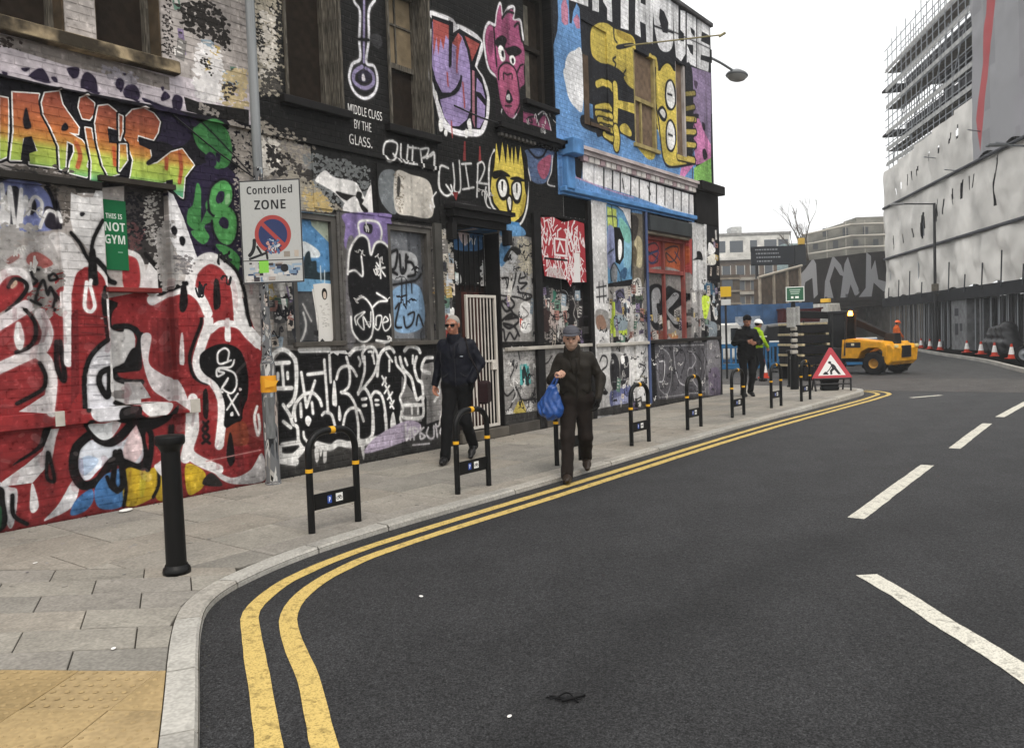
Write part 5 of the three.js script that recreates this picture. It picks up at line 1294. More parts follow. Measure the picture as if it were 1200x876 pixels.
{ // ------- house with the red and white mural
  const x0 = -2.3, x1 = 2.74, top = 8.3, t = thing('terraced_house', 'terraced brick house at the left with the big red and white mural', 'house', [0, 0, 0]);
  const holes = [[-0.75, -0.1, 4.36, 6.2], [0.1, 0.78, 4.36, 6.2], [1.05, 1.69, 4.36, 6.2], [1.02, 1.66, 0.98, 3.08], [-0.45, 0.62, 1.9, 2.98]];
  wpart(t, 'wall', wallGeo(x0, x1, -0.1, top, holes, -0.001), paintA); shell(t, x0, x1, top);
  const bricks = [];
  for (let r = 0; r < 73; r++) for (let i = -6; i < 13; i++) {
    const a0 = i * 0.225 - (r & 1) * 0.1125, v0 = r * 0.075 + 0.005, v1 = v0 + 0.066; let a = Math.max(a0, -0.9), b = Math.min(a0 + 0.216, x1 - 0.004); if (b - a < 0.03 || v1 > 5.4) continue;
    let ok = true; for (const [p, q, c, e] of holes) if (v1 > c - 0.02 && v0 < e + 0.02) { if (a >= p - 0.01 && b <= q + 0.01) ok = false; else if (a < p && b > p) b = p - 0.004; else if (a < q && b > q) a = q + 0.004; }
    if (!ok || b - a < 0.03) continue; if (v1 > 4.21 && v0 < 4.37) continue; if (v1 > 3.83 && v0 < 3.89) continue;
    const z = 0.001 + rr(0, 0.0025), g = bx(a, b, Y(v0), Y(v1), -0.02, z), p = g.attributes.position; for (let k = 0; k < p.count; k++) if (p.getZ(k) > 0) p.setXYZ(k, p.getX(k) + (p.getX(k) < (a + b) / 2 ? 0.003 : -0.003), p.getY(k) + (p.getY(k) < Y((v0 + v1) / 2) ? 0.003 : -0.003), z + rr(-0.001, 0.001));
    g.computeVertexNormals(); const seen = a > -0.35 && v1 < 5; bricks.push([uvWall(flat(g)), seen ? Math.hypot((a + b) / 2 + 2.56, v0 - 1.5, 7.54) : 99]);
  }
  bricks.sort((p, q) => p[1] - q[1]); bricks.slice(0, 290).forEach(([g]) => part(t, 'brick', g, paintA)); part(t, 'brickwork', M(bricks.slice(290).map((b) => b[0])), paintA).userData.kind = 'stuff';
  for (const [a, b] of [[-0.75, -0.1], [0.1, 0.78], [1.05, 1.69]]) { sash(t, a, b, 4.36, 6.2, -0.2, 5.35, woodOld, 0.06); wpart(t, 'reveal', M([bw(b - 0.016, b - 0.002, 4.36, 6.2, -0.2, -0.02), bw(a + 0.002, a + 0.016, 4.36, 6.2, -0.2, -0.02)]), dirty(0x554a3c, 0.95, 1.5)); }
  wpart(t, 'window_sill', uvBox(rbx(-0.95, 1.82, Y(4.22), Y(4.352), -0.05, 0.1, 0.02)), stone); wpart(t, 'string_course', wx(x0, x1, 3.84, 3.885, 0, 0.05), paintA);
  wpart(t, 'lintel', wx(-0.6, 1.0, 3.0, 3.06, 0, 0.05), dirty(0x2a2826)); wpart(t, 'lintel', wx(0.98, 1.72, 3.08, 3.13, 0, 0.06), dirty(0x383430));
  wpart(t, 'boarded_doorway', wx(1.02, 1.66, 0.98, 3.08, -0.12, -0.075), paintA); wpart(t, 'boarded_window', wx(-0.45, 0.62, 1.9, 2.98, -0.1, -0.05), paintA);
  wpart(t, 'ledge', uvBox(rbx(1.0, 1.52, Y(2.055), Y(2.1), -0.075, 0.06, 0.008)), dirty(0x8a3a38, 0.8)); wpart(t, 'ledge', uvBox(rbx(0.96, 1.44, Y(0.94), Y(0.985), -0.07, 0.07, 0.008)), dirty(0x6f6a64));
  const beam = wpart(t, 'red_beam', uvWall(flat(rbx(-1.2, 1.84, Y(0.855), Y(0.985), 0, 0.075, 0.008))), paintA); wpart(beam, 'beam_end', uvBox(rbx(1.74, 1.845, Y(0.85), Y(0.99), 0.07, 0.08, 0.004)), stonePale); wpart(beam, 'white_patch', uvBox(rbx(0.46, 0.54, Y(0.853), Y(0.987), 0.07, 0.079, 0.003)), stonePale);
  // the small green poster pasted in the old doorway
  const gym = print(256, 640, (g, w, h) => { g.fillStyle = '#1c7044'; g.fillRect(0, 0, w, h); g.fillStyle = '#e8efe6'; g.textAlign = 'center'; for (const [s, y, z, k] of [['THIS IS', 170, 64, 0.8], ['NOT', 285, 112, 0.95], ['GYM', 400, 112, 0.9]]) { g.save(); g.translate(w / 2, y); g.scale(k, 1); g.font = 'bold ' + z + 'px sans-serif'; g.fillText(s, 0, 0); g.restore(); } g.globalAlpha = 0.5; g.fillRect(150, 470, 50, 12); });
  const pg = new THREE.BoxGeometry(0.235, 0.66, 0.006); solo('green_poster', 'small green poster reading THIS IS NOT GYM in the old doorway', 'poster', pg, std(0xe0e0e0, 0.7, { map: gym, bumpMap: bumpy(roughTex, 2), bumpScale: 0.002 }), [1.145, Y(2.6), -0.066]);
  { // wires sagging across the wall
    const w = M([tube([[1.75, Y(3.83), 0.02], [2.2, Y(3.55), 0.03], [2.72, Y(3.3), 0.02]], 0.008, 20, 6)]); solo('wall_cable', 'thin dark cable slanting across the green part of the mural', 'cable', w, darkMetal);
  }
}
{ // ------- black house with the two tall windows
  const x0 = 2.75, x1 = 5.62, top = 8.3, t = thing('terraced_house', 'black painted house with two tall old sash windows and black and white lettering below', 'house', [0, 0, 0]);
  const holes = [[3.17, 3.94, 4.32, 6.2], [4.78, 5.52, 4.3, 6.2], [3.12, 3.79, 1.53, 3.03], [4.62, 5.44, 1.5, 3.02]];
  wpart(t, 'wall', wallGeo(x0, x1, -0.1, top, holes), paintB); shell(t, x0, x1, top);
  for (const [a, b, v, mid] of [[3.17, 3.94, 4.32, 0], [4.78, 5.52, 4.3, 5.18]]) {
    sash(t, a, b, v, 6.2, -0.2, mid, woodOld, 0.07); wpart(t, 'reveal', bw(b - 0.02, b - 0.002, v, 6.2, -0.2, -0.005), woodOld); wpart(t, 'architrave', M([bw(a - 0.03, a, v - 0.03, 6.2, 0, 0.03), bw(b, b + 0.03, v - 0.03, 6.2, 0, 0.03)]), woodOld);
    if (mid) { const p = wpart(t, 'glass_pane', bw(a + 0.07, b - 0.07, mid + 0.035, 6.12, -0.278, -0.262), curtain); wpart(t, 'glazing_bar', M([bw(a + 0.07, b - 0.07, 5.72, 5.745, -0.262, -0.24), bw((a + b) / 2 - 0.012, (a + b) / 2 + 0.012, mid, 6.12, -0.262, -0.241)]), woodOld); }
    wpart(t, 'window_sill', uvBox(rbx(a - 0.12, b + 0.12, Y(v - 0.1), Y(v - 0.005), -0.1, 0.09, 0.012)), blackTrim);
  }
  wpart(t, 'string_course', wx(x0, x1, 3.83, 3.88, 0, 0.03), smoothB);
  wpart(t, 'boarded_window', wx(3.12, 3.79, 1.53, 3.03, -0.12, -0.08), smoothB); wpart(t, 'boarded_window', wx(4.62, 5.44, 1.5, 3.02, -0.12, -0.08), smoothB);
  for (const [a, b, c, e] of [[3.12, 3.79, 1.53, 3.03], [4.62, 5.44, 1.5, 3.02]]) { wpart(t, 'window_frame', M([bw(a, a + 0.07, c, e, -0.08, -0.02), bw(b - 0.07, b, c, e, -0.08, -0.02), bw(a + 0.07, b - 0.07, e - 0.07, e, -0.08, -0.02)]), dirty(0x5a5856, 0.7)); wpart(t, 'window_sill', uvBox(rbx(a - 0.04, b + 0.04, Y(c - 0.06), Y(c), -0.08, 0.05, 0.01)), dirty(0x55524e)); }
  wpart(t, 'fascia_panel', wx(3.46, 4.39, 3.1, 3.79, 0, 0.012), smoothB); wpart(t, 'fascia_panel', wx(4.47, 5.58, 3.1, 3.77, 0, 0.012), smoothB); wpart(t, 'window_pier', wx(3.84, 4.57, 1.5, 3.08, 0, 0.01), smoothB);
  wpart(t, 'corner_strip', bw(5.46, 5.6, 1.45, 3.1, 0, 0.05), dirty(0x4a4947, 0.6));
  const paper = [[-0.2, 0.33], [0.02, 0.35], [0.2, 0.34], [0.17, 0.1], [0.21, -0.1], [0.16, -0.3], [0.05, -0.36], [-0.06, -0.28], [-0.14, -0.33], [-0.12, -0.05], [-0.17, 0.1]];
  solo('torn_poster', 'torn white paste-up with a small dark figure on the blue window', 'poster', uvFit(poly(paper.map(([x, y]) => [x * 0.72, y * 1.05]), 0.004)), smoothWhite(), [3.6, Y(1.86), -0.078]);
}
function smoothWhite() { return std(0xffffff, 0.8, { map: print(256, 512, (g, w, h) => { g.fillStyle = '#d9d6d0'; g.fillRect(0, 0, w, h); g.fillStyle = '#8d8882'; for (let i = 0; i < 40; i++) { g.globalAlpha = 0.35; g.fillRect(70 + rr(0, 110), 160 + rr(0, 200), rr(6, 40), rr(3, 12)); } g.globalAlpha = 1; g.fillStyle = '#25211f'; g.beginPath(); g.ellipse(140, 90, 36, 48, 0, 0, 7); g.fill(); g.fillStyle = '#c9b8a8'; g.beginPath(); g.ellipse(142, 100, 20, 30, 0, 0, 7); g.fill(); }) , side: THREE.DoubleSide }); }
{ // ------- black house with the gated door
  const x0 = 5.63, x1 = 8.56, top = 8.3, t = thing('terraced_house', 'black painted house with the pink animal head and the white gated doorway', 'house', [0, 0, 0]);
  const holes = [[7.74, 8.52, 5.26, 7.1], [5.88, 6.93, 0.05, 3.1], [7.97, 9.4, 1.34, 3.47]];
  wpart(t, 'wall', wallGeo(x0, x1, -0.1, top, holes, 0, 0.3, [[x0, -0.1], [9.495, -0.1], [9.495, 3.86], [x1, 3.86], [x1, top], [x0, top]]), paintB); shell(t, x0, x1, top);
  sash(t, 7.74, 8.52, 5.26, 7.1, -0.18, 6.2, darkTimber, 0.08); wpart(t, 'torn_blind', bw(7.84, 8.2, 5.4, 6.9, -0.258, -0.25), dirty(0x6f6b63, 0.95, 2)); wpart(t, 'window_sill', uvBox(rbx(7.66, 8.58, Y(5.17), Y(5.25), -0.1, 0.08, 0.01)), blackTrim);
  const c = wpart(t, 'cornice', M([bw(6.9, 8.6, 4.655, 4.73, 0, 0.15), bw(6.94, 8.58, 4.6, 4.655, 0, 0.09)]), blackTrim);
  for (let i = 0; i < 15; i++) wpart(c, 'dentil', uvBox(rbx(6.98 + i * 0.105, 7.04 + i * 0.105, Y(4.55), Y(4.6), 0, 0.07, 0.005)), i < 9 ? dirty(0x6b6967) : blackTrim);
  solo('wall_cable', 'thin dark cable above the painted bird face, running to the cornice', 'cable', tube([[5.98, Y(4.79), 0.03], [6.5, Y(4.73), 0.05], [6.95, Y(4.7), 0.1]], 0.012, 16, 6), darkMetal);
  const hood = wpart(t, 'door_hood', M([bw(5.72, 7.1, 3.32, 3.38, 0, 0.2), bw(5.76, 7.06, 3.22, 3.32, 0, 0.14), bw(5.8, 7.02, 3.12, 3.22, 0, 0.08)]), blackTrim); wpart(hood, 'bracket', bw(5.74, 5.84, 2.9, 3.12, 0, 0.12), blackTrim); wpart(hood, 'bracket', bw(7.0, 7.1, 2.9, 3.12, 0, 0.12), blackTrim);
  const d = wpart(t, 'door', bw(5.9, 6.91, 0.12, 3.08, -0.36, -0.3), dirty(0x2c1f1c, 0.6)); for (let i = 0; i < 7; i++) wpart(d, 'board', uvBox(rbx(5.92 + i * 0.14, 6.05 + i * 0.14, Y(0.14), Y(2.2), -0.3, -0.288, 0.005)), dirty([0x3a2320, 0x4a2a26, 0x2a2120, 0x51302a][i % 4], 0.7)); wpart(d, 'fanlight_grille', M([...Array(9)].map((_, i) => rod([5.95 + i * 0.115, Y(2.22), -0.27], [5.95 + i * 0.115, Y(3.05), -0.27], 0.012, 6))), blackTrim);
  wpart(t, 'transom_panel', wx(5.9, 6.9, 2.3, 3.08, -0.29, -0.275), smoothB); wpart(t, 'door_reveal', bw(6.905, 6.926, 0.15, 3.08, -0.3, -0.002), blackTrim); wpart(t, 'doorstep', uvBox(rbx(5.86, 6.95, 0.1, Y(0.15), -0.3, 0.06, 0.015)), dirty(0x5a5651));
  const gate = thing('door_gate', 'white steel bar gate standing across the black doorway', 'gate', [6.13, Y(0.17), -0.04]), wp = std(0xd5d1cb, 0.55, { map: bumpy(grimeTex, 1.1) });
  wpart(gate, 'gate_frame', M([rbx(6.13, 6.17, Y(0.17), Y(2.14), -0.055, -0.015, 0.004), rbx(6.78, 6.82, Y(0.17), Y(2.14), -0.055, -0.015, 0.004), rbx(6.17, 6.78, Y(2.1), Y(2.14), -0.055, -0.015, 0.004), rbx(6.17, 6.78, Y(0.17), Y(0.21), -0.055, -0.015, 0.004)]), wp);
  const bar = rod([0, Y(0.21), -0.035], [0, Y(2.1), -0.035], 0.011, 8); for (let i = 0; i < 7; i++) wpart(gate, 'bar', bar.clone().translate(6.243 + i * 0.076, 0, 0), wp); wpart(gate, 'mid_rail', rbx(6.17, 6.78, Y(1.14), Y(1.17), -0.052, -0.02, 0.004), wp); wpart(gate, 'lock_box', rbx(6.68, 6.78, Y(1.02), Y(1.14), -0.06, -0.01, 0.005), wp);
  wpart(t, 'painted_panel', wx(7.95, 9.42, 1.34, 3.47, -0.14, -0.1), smoothB); wpart(t, 'shopfront_post', M([bw(7.76, 7.95, 0, 3.47, 0, 0.06), bw(9.38, 9.49, 0, 3.84, 0, 0.06)]), blackTrim);
  wpart(t, 'ledge', uvBox(rbx(6.96, 9.38, Y(1.29), Y(1.345), 0, 0.08, 0.01)), dirty(0xb9b5af, 0.8)); wpart(t, 'plinth', uvBox(rbx(6.96, 9.38, 0.1, Y(0.16), 0, 0.05, 0.01)), dirty(0x4a4744));
}
{ // ------- blue house with the big white lettering
  const x0 = 8.57, x1 = 14.95, top = 8.4, t = thing('terraced_house', 'blue painted corner house with yellow birds and tall white letters at its top', 'house', [0, 0, 0]);
  const holes = [[9.45, 10.3, 5.2, 7.0], [11.27, 12.2, 5.17, 6.98], [13.1, 13.6, 5.25, 7.2], [11.5, 13.4, 1.35, 3.44]];
  wpart(t, 'wall', wallGeo(x0, x1, -0.1, top, holes, 0, 0.3, [[9.5, -0.1], [x1, -0.1], [x1, top], [x0, top], [x0, 3.865], [9.5, 3.865]]), paintD); shell(t, x0, x1, top);
  wpart(t, 'coping', uvBox(rbx(x0, x1 + 0.04, Y(top), Y(top + 0.09), -0.34, 0.06, 0.015)), dirty(0x57575b));
  const boardBrown = dirty(0x7a6858, 0.85, 1.6), paleBar = dirty(0xa89a6a, 0.8, 1.4);
  wpart(t, 'boarded_window', wx(9.45, 10.3, 5.2, 7.0, -0.07, -0.03), smoothD); wpart(t, 'window_frame', M([bw(9.45, 9.62, 5.2, 6.4, -0.03, 0.01), bw(9.62, 10.3, 5.2, 5.26, -0.03, 0.03)]), dirty(0x5a4c40, 0.9, 1.4));
  wpart(t, 'boarded_window', bw(11.27, 12.2, 5.17, 6.98, -0.12, -0.08), boardBrown); wpart(t, 'window_frame', M([bw(11.27, 11.34, 5.17, 6.98, -0.08, -0.01), bw(11.34, 12.13, 6.02, 6.1, -0.08, -0.03), bw(12.13, 12.2, 5.17, 6.98, -0.08, -0.01), bw(11.6, 11.65, 5.17, 6.02, -0.08, -0.04), bw(11.2, 12.25, 5.1, 5.17, -0.08, 0.05)]), paleBar);
  wpart(t, 'boarded_window', bw(13.1, 13.6, 5.25, 7.2, -0.12, -0.08), boardBrown); wpart(t, 'window_frame', M([bw(13.52, 13.6, 5.25, 7.2, -0.08, -0.02), bw(13.1, 13.16, 5.25, 7.2, -0.08, -0.02)]), dirty(0xb9b4b4, 0.8));
  const f = wpart(t, 'fascia', wx(8.62, 13.72, 4.0, 4.54, 0, 0.05), smoothD), blue = dirty(0x5f93cf, 0.6, 0.8);
  wpart(f, 'fascia_lip', M([uvBox(rbx(8.6, 13.74, Y(3.91), Y(4.0), 0, 0.13, 0.02)), bw(8.62, 13.72, 3.87, 3.91, 0, 0.06)]), blue); const cor = wpart(t, 'cornice', M([bw(8.6, 13.9, 4.67, 4.73, 0, 0.2), bw(8.6, 13.9, 4.6, 4.67, 0, 0.15)]), dirty(0xc2b8ba, 0.8));
  const dentA = dirty(0xe0dcdb, 0.7), dentB = dirty(0xb9a3aa, 0.7); for (let i = 0; i < 24; i++) wpart(cor, 'dentil', uvBox(rbx(9.2 + i * 0.19, 9.36 + i * 0.19, Y(4.5), Y(4.6), 0, 0.12, 0.008)), i % 3 ? dentA : dentB);
  wpart(t, 'corbel', M([uvBox(rbx(8.6, 8.92, Y(4.5), Y(4.78), 0, 0.32, 0.03)), uvBox(rbx(8.64, 8.88, Y(3.95), Y(4.5), 0, 0.16, 0.03))]), blue); wpart(t, 'corbel', M([uvBox(rbx(13.74, 14.98, Y(4.56), Y(4.76), 0, 0.26, 0.02)), uvBox(rbx(13.78, 14.96, Y(3.86), Y(4.56), 0, 0.1, 0.02))]), blackTrim);
  const white = paintD; wpart(t, 'pilaster', wx(9.5, 10.04, -0.1, 3.88, 0, 0.06), smoothD); wpart(t, 'pilaster', wx(13.42, 14.14, -0.1, 3.88, 0, 0.06), smoothD); wpart(t, 'end_pier', wx(14.16, 14.97, -0.1, 3.88, -0.3, 0.09), smoothD);
  wpart(t, 'mural_panel', wx(10.06, 10.97, 1.3, 3.86, 0, 0.03), smoothD); wpart(t, 'fly_posted_pier', wx(11.0, 11.48, 0, 3.86, 0, 0.04), smoothD); wpart(t, 'downpipe', M([rod([11.49, Y(0.1), 0.07], [11.49, Y(3.86), 0.07], 0.03, 10)]), dirty(0x4a5a86, 0.5));
  wpart(t, 'painted_panel', wx(11.5, 13.4, 1.35, 3.44, -0.16, -0.11), smoothD); const red = dirty(0x91504c, 0.7); const wf = wpart(t, 'window_frame', M([bw(11.5, 11.57, 1.35, 3.44, -0.11, -0.03), bw(13.33, 13.4, 1.35, 3.44, -0.11, -0.03), bw(11.57, 13.33, 3.37, 3.44, -0.11, -0.03), bw(11.57, 13.33, 2.7, 2.78, -0.11, -0.04)]), red); wpart(wf, 'mullion', bw(12.44, 12.5, 1.35, 3.37, -0.11, -0.05), red);
  wpart(t, 'shutter_box', uvBox(rbx(11.52, 13.4, Y(3.5), Y(3.8), 0, 0.16, 0.02)), dirty(0x34393d, 0.5)); wpart(t, 'shutter_sill', uvBox(rbx(11.52, 13.4, Y(3.44), Y(3.5), 0, 0.1, 0.015)), dirty(0x8c8478)); wpart(t, 'ledge', uvBox(rbx(11.5, 14.97, Y(1.28), Y(1.35), 0, 0.1, 0.012)), dirty(0x2f2d2d, 0.7)); wpart(t, 'ledge', uvBox(rbx(9.52, 11.46, Y(1.27), Y(1.33), 0.0, 0.1, 0.012)), dirty(0xc9c6c1, 0.8));
  // pasted red and white sheet
  const sheetTex = print(512, 512, (g, w, h) => {
    g.fillStyle = '#a5373f'; g.fillRect(0, 0, w, h); g.strokeStyle = '#e6dcdc'; g.lineCap = 'round';
    for (let i = 0; i < 120; i++) { g.lineWidth = rr(5, 12); g.beginPath(); let x = rr(0, w), y = rr(0, h); g.moveTo(x, y); for (let k = 0; k < 3; k++) { x += rr(-40, 40); y += rr(-50, 110); g.lineTo(x, y); } g.stroke(); }
    g.fillStyle = '#a5373f'; g.fillRect(140, 150, 150, 140); g.lineWidth = 16; g.strokeRect(150, 160, 130, 120); g.beginPath(); g.moveTo(180, 250); g.lineTo(210, 180); g.lineTo(250, 250); g.stroke(); g.fillStyle = '#e3dfdd'; g.fillRect(370, 250, 70, 250); g.fillStyle = '#14100f'; g.fillRect(30, 306, 260, 14);
    g.fillStyle = '#b9b0ae'; g.globalAlpha = 0.7; g.fillRect(60, 380, 180, 132);
  });
  const sp = [[-0.66, 0.5], [-0.3, 0.54], [0, 0.48], [0.3, 0.55], [0.64, 0.52], [0.65, 0], [0.66, -0.5], [0.2, -0.52], [0.15, -0.6], [0.05, -0.48], [-0.6, -0.44], [-0.68, 0.05]], sg = uvFit(poly(sp, 0.004));
  solo('pasted_sheet', 'large torn red and white sheet pasted on the black shopfront', 'poster', sg, std(0xf0f0f0, 0.75, { map: sheetTex, bumpMap: bumpy(roughTex, 2), bumpScale: 0.003 }), [8.66, Y(2.92), 0.02]);
  // swan-neck lamp at the corner, rod on the wall
  const lamp = thing('street_lamp', 'street lamp on a long arm off the corner of the blue house', 'street lamp', [14.95, Y(7.75), -0.05]);
  wpart(lamp, 'arm', tube([[14.93, Y(7.75), -0.05], [15.6, Y(7.78), -0.05], [16.35, Y(7.78), -0.05]], 0.03, 16, 8), steel); wpart(lamp, 'wall_plate', rbx(14.93, 14.97, Y(7.6), Y(7.9), -0.12, 0.02, 0.01), darkMetal);
  const head = wpart(lamp, 'lamp_head', lathe([[0.001, 0.12], [0.12, 0.1], [0.24, 0.03], [0.28, -0.02], [0.26, -0.05]], 20).scale(1.35, 1, 0.9).translate(16.6, Y(7.74), -0.05), dirty(0x70757a, 0.5)); wpart(head, 'diffuser', lathe([[0.25, -0.05], [0.2, -0.11], [0.1, -0.15], [0.001, -0.16]], 20).scale(1.35, 1, 0.9).translate(16.6, Y(7.74), -0.05), std(0xb4b6b4, 0.3));
  solo('banner_rod', 'thin yellowish rod sticking out from the white letters', 'rod', M([rod([10.95, Y(6.93), 0], [11.9, Y(7.0), 1.55], 0.014, 8), rod([11.86, Y(6.97), 1.5], [11.92, Y(7.03), 1.6], 0.024, 8)]), dirty(0x97906c, 0.7));
}
{ // ------- sign post at the joint of the two left houses
  const X = 2.58, Z = 0.2, t = thing('sign_post', 'sticker-covered lamp post carrying the parking sign in front of the mural', 'sign post', [X, 0.1, Z]);
  const postTex = print(512, 512, (g, w, h) => { g.fillStyle = '#77787a'; g.fillRect(0, 0, w, h); const cs = ['#d8d6d2', '#b9b6b0', '#3a3a3c', '#8c8a86', '#a8b3bb', '#26262a', '#c8b9b0', '#55585c']; for (let i = 0; i < 190; i++) { g.save(); g.translate(rr(0, w), rr(0, h)); g.rotate(rr(-0.5, 0.5)); g.fillStyle = cs[Math.floor(rnd() * cs.length)]; const a = rr(14, 62), b = rr(10, 44); g.fillRect(-a / 2, -b / 2, a, b); g.fillStyle = rnd() > 0.5 ? '#222' : '#ccc'; g.fillRect(-a / 3, -b / 5, a * 0.6, b * 0.25); g.restore(); } });
  postTex.repeat.set(1, 1.6); postTex.wrapS = postTex.wrapT = THREE.RepeatWrapping; const sticker = std(0xdddddd, 0.75, { map: postTex, bumpMap: bumpy(roughTex, 3), bumpScale: 0.003 });
  part(t, 'post_base', lathe([[0.085, 0], [0.085, 0.03], [0.078, 0.04], [0.078, 1.3], [0.06, 1.36], [0.055, 1.4]], 24), sticker); part(t, 'pole', lathe([[0.052, 1.4], [0.05, 3.4]], 20), sticker); part(t, 'pole_top', lathe([[0.05, 3.4], [0.046, 7.2], [0.001, 7.22]], 20), dirty(0x8d9297, 0.55, 1.2));
  const wrap = part(t, 'orange_wrap', lathe([[0.081, 1.0], [0.084, 1.02], [0.082, 1.08], [0.086, 1.12], [0.081, 1.18]], 20), std(0xd9962a, 0.8)); part(wrap, 'torn_end', poly([[-0.05, 0], [0.06, 0.02], [0.1, 0.08], [0.03, 0.07], [-0.05, 0.1]], 0.004).rotateY(-0.9).translate(-0.05, 1.05, 0.09), std(0xe0a434, 0.8));
  part(t, 'hatch', rbx(-0.05, 0.05, 0.5, 0.95, 0.06, 0.083, 0.006).rotateY(-0.6), dirty(0x6d7073, 0.6));
  const face = print(700, 1120, (g, w, h) => {
    g.fillStyle = '#b4b5b3'; g.fillRect(0, 0, w, h); g.fillStyle = '#1c1c1e'; g.textAlign = 'center'; g.font = 'bold 116px sans-serif'; g.save(); g.translate(w / 2, 150); g.scale(0.9, 1); g.fillText('Controlled', 0, 0); g.restore(); g.font = 'bold 140px sans-serif'; g.fillText('ZONE', w / 2, 318);
    g.lineWidth = 14; g.strokeStyle = '#26262a'; g.strokeRect(8, 8, w - 16, h - 16); g.fillRect(0, 866, w, 10);
    g.fillStyle = '#27345f'; g.beginPath(); g.arc(365, 590, 190, 0, 7); g.fill(); g.strokeStyle = '#a2403c'; g.lineWidth = 44; g.beginPath(); g.arc(365, 590, 186, 0, 7); g.stroke(); g.beginPath(); g.moveTo(232, 458); g.lineTo(498, 722); g.stroke();
    g.strokeStyle = '#17171a'; g.lineCap = 'round'; g.lineWidth = 40; g.beginPath(); g.moveTo(150, 650); g.quadraticCurveTo(150, 760, 90, 810); g.stroke(); g.lineWidth = 26; g.beginPath(); g.moveTo(90, 850); g.lineTo(280, 790); g.moveTo(180, 720); g.lineTo(230, 810); g.moveTo(280, 770); g.lineTo(290, 850); g.stroke();
    const cs = ['#9fb0c0', '#3f5f8a', '#b98f86', '#223', '#c8c8c6', '#57708f']; for (let i = 0; i < 46; i++) { g.fillStyle = cs[i % 6]; g.beginPath(); g.ellipse(rr(270, 440), rr(650, 800), rr(6, 34), rr(4, 16), rr(0, 3), 0, 7); g.fill(); }
    for (let i = 0; i < 60; i++) { g.fillStyle = ['#2c3d5c', '#8fa3b5', '#c9c6c2', '#3a3438', '#6d86a0', '#a59a92'][i % 6]; g.fillRect(rr(20, 600), rr(890, 1060), rr(20, 90), rr(16, 60)); } g.fillStyle = '#84c94a'; g.fillRect(190, 876, 110, 130); g.fillStyle = '#1b1b1d'; g.beginPath(); g.arc(480, 960, 44, 0, 7); g.fill();
    g.fillStyle = '#8f867c'; g.fillRect(480, 780, 70, 60); g.fillStyle = '#b5a89a'; g.fillRect(600, 770, 50, 70);
    for (let i = 0; i < 900; i++) { g.globalAlpha = 0.06; g.fillStyle = rnd() > 0.5 ? '#000' : '#8a8578'; g.fillRect(rr(0, w), rr(0, h), rr(1, 6), rr(2, 40)); } g.globalAlpha = 1;
  });
  const plate = new THREE.BoxGeometry(0.66, 1.09, 0.004), white = std(0xffffff, 0.5, { map: face }), back = dirty(0x7d8185, 0.5), s = new THREE.Mesh(plate, [back, back, back, back, white, back]); s.name = 'sign'; shade(s); s.rotation.y = -0.95; s.position.set(0.025, 2.71, 0.15); t.add(s); part(s, 'clamp', M([bx(-0.1, 0.1, 0.3, 0.34, -0.06, -0.003), bx(-0.1, 0.1, -0.34, -0.3, -0.06, -0.003)]), steel);
}
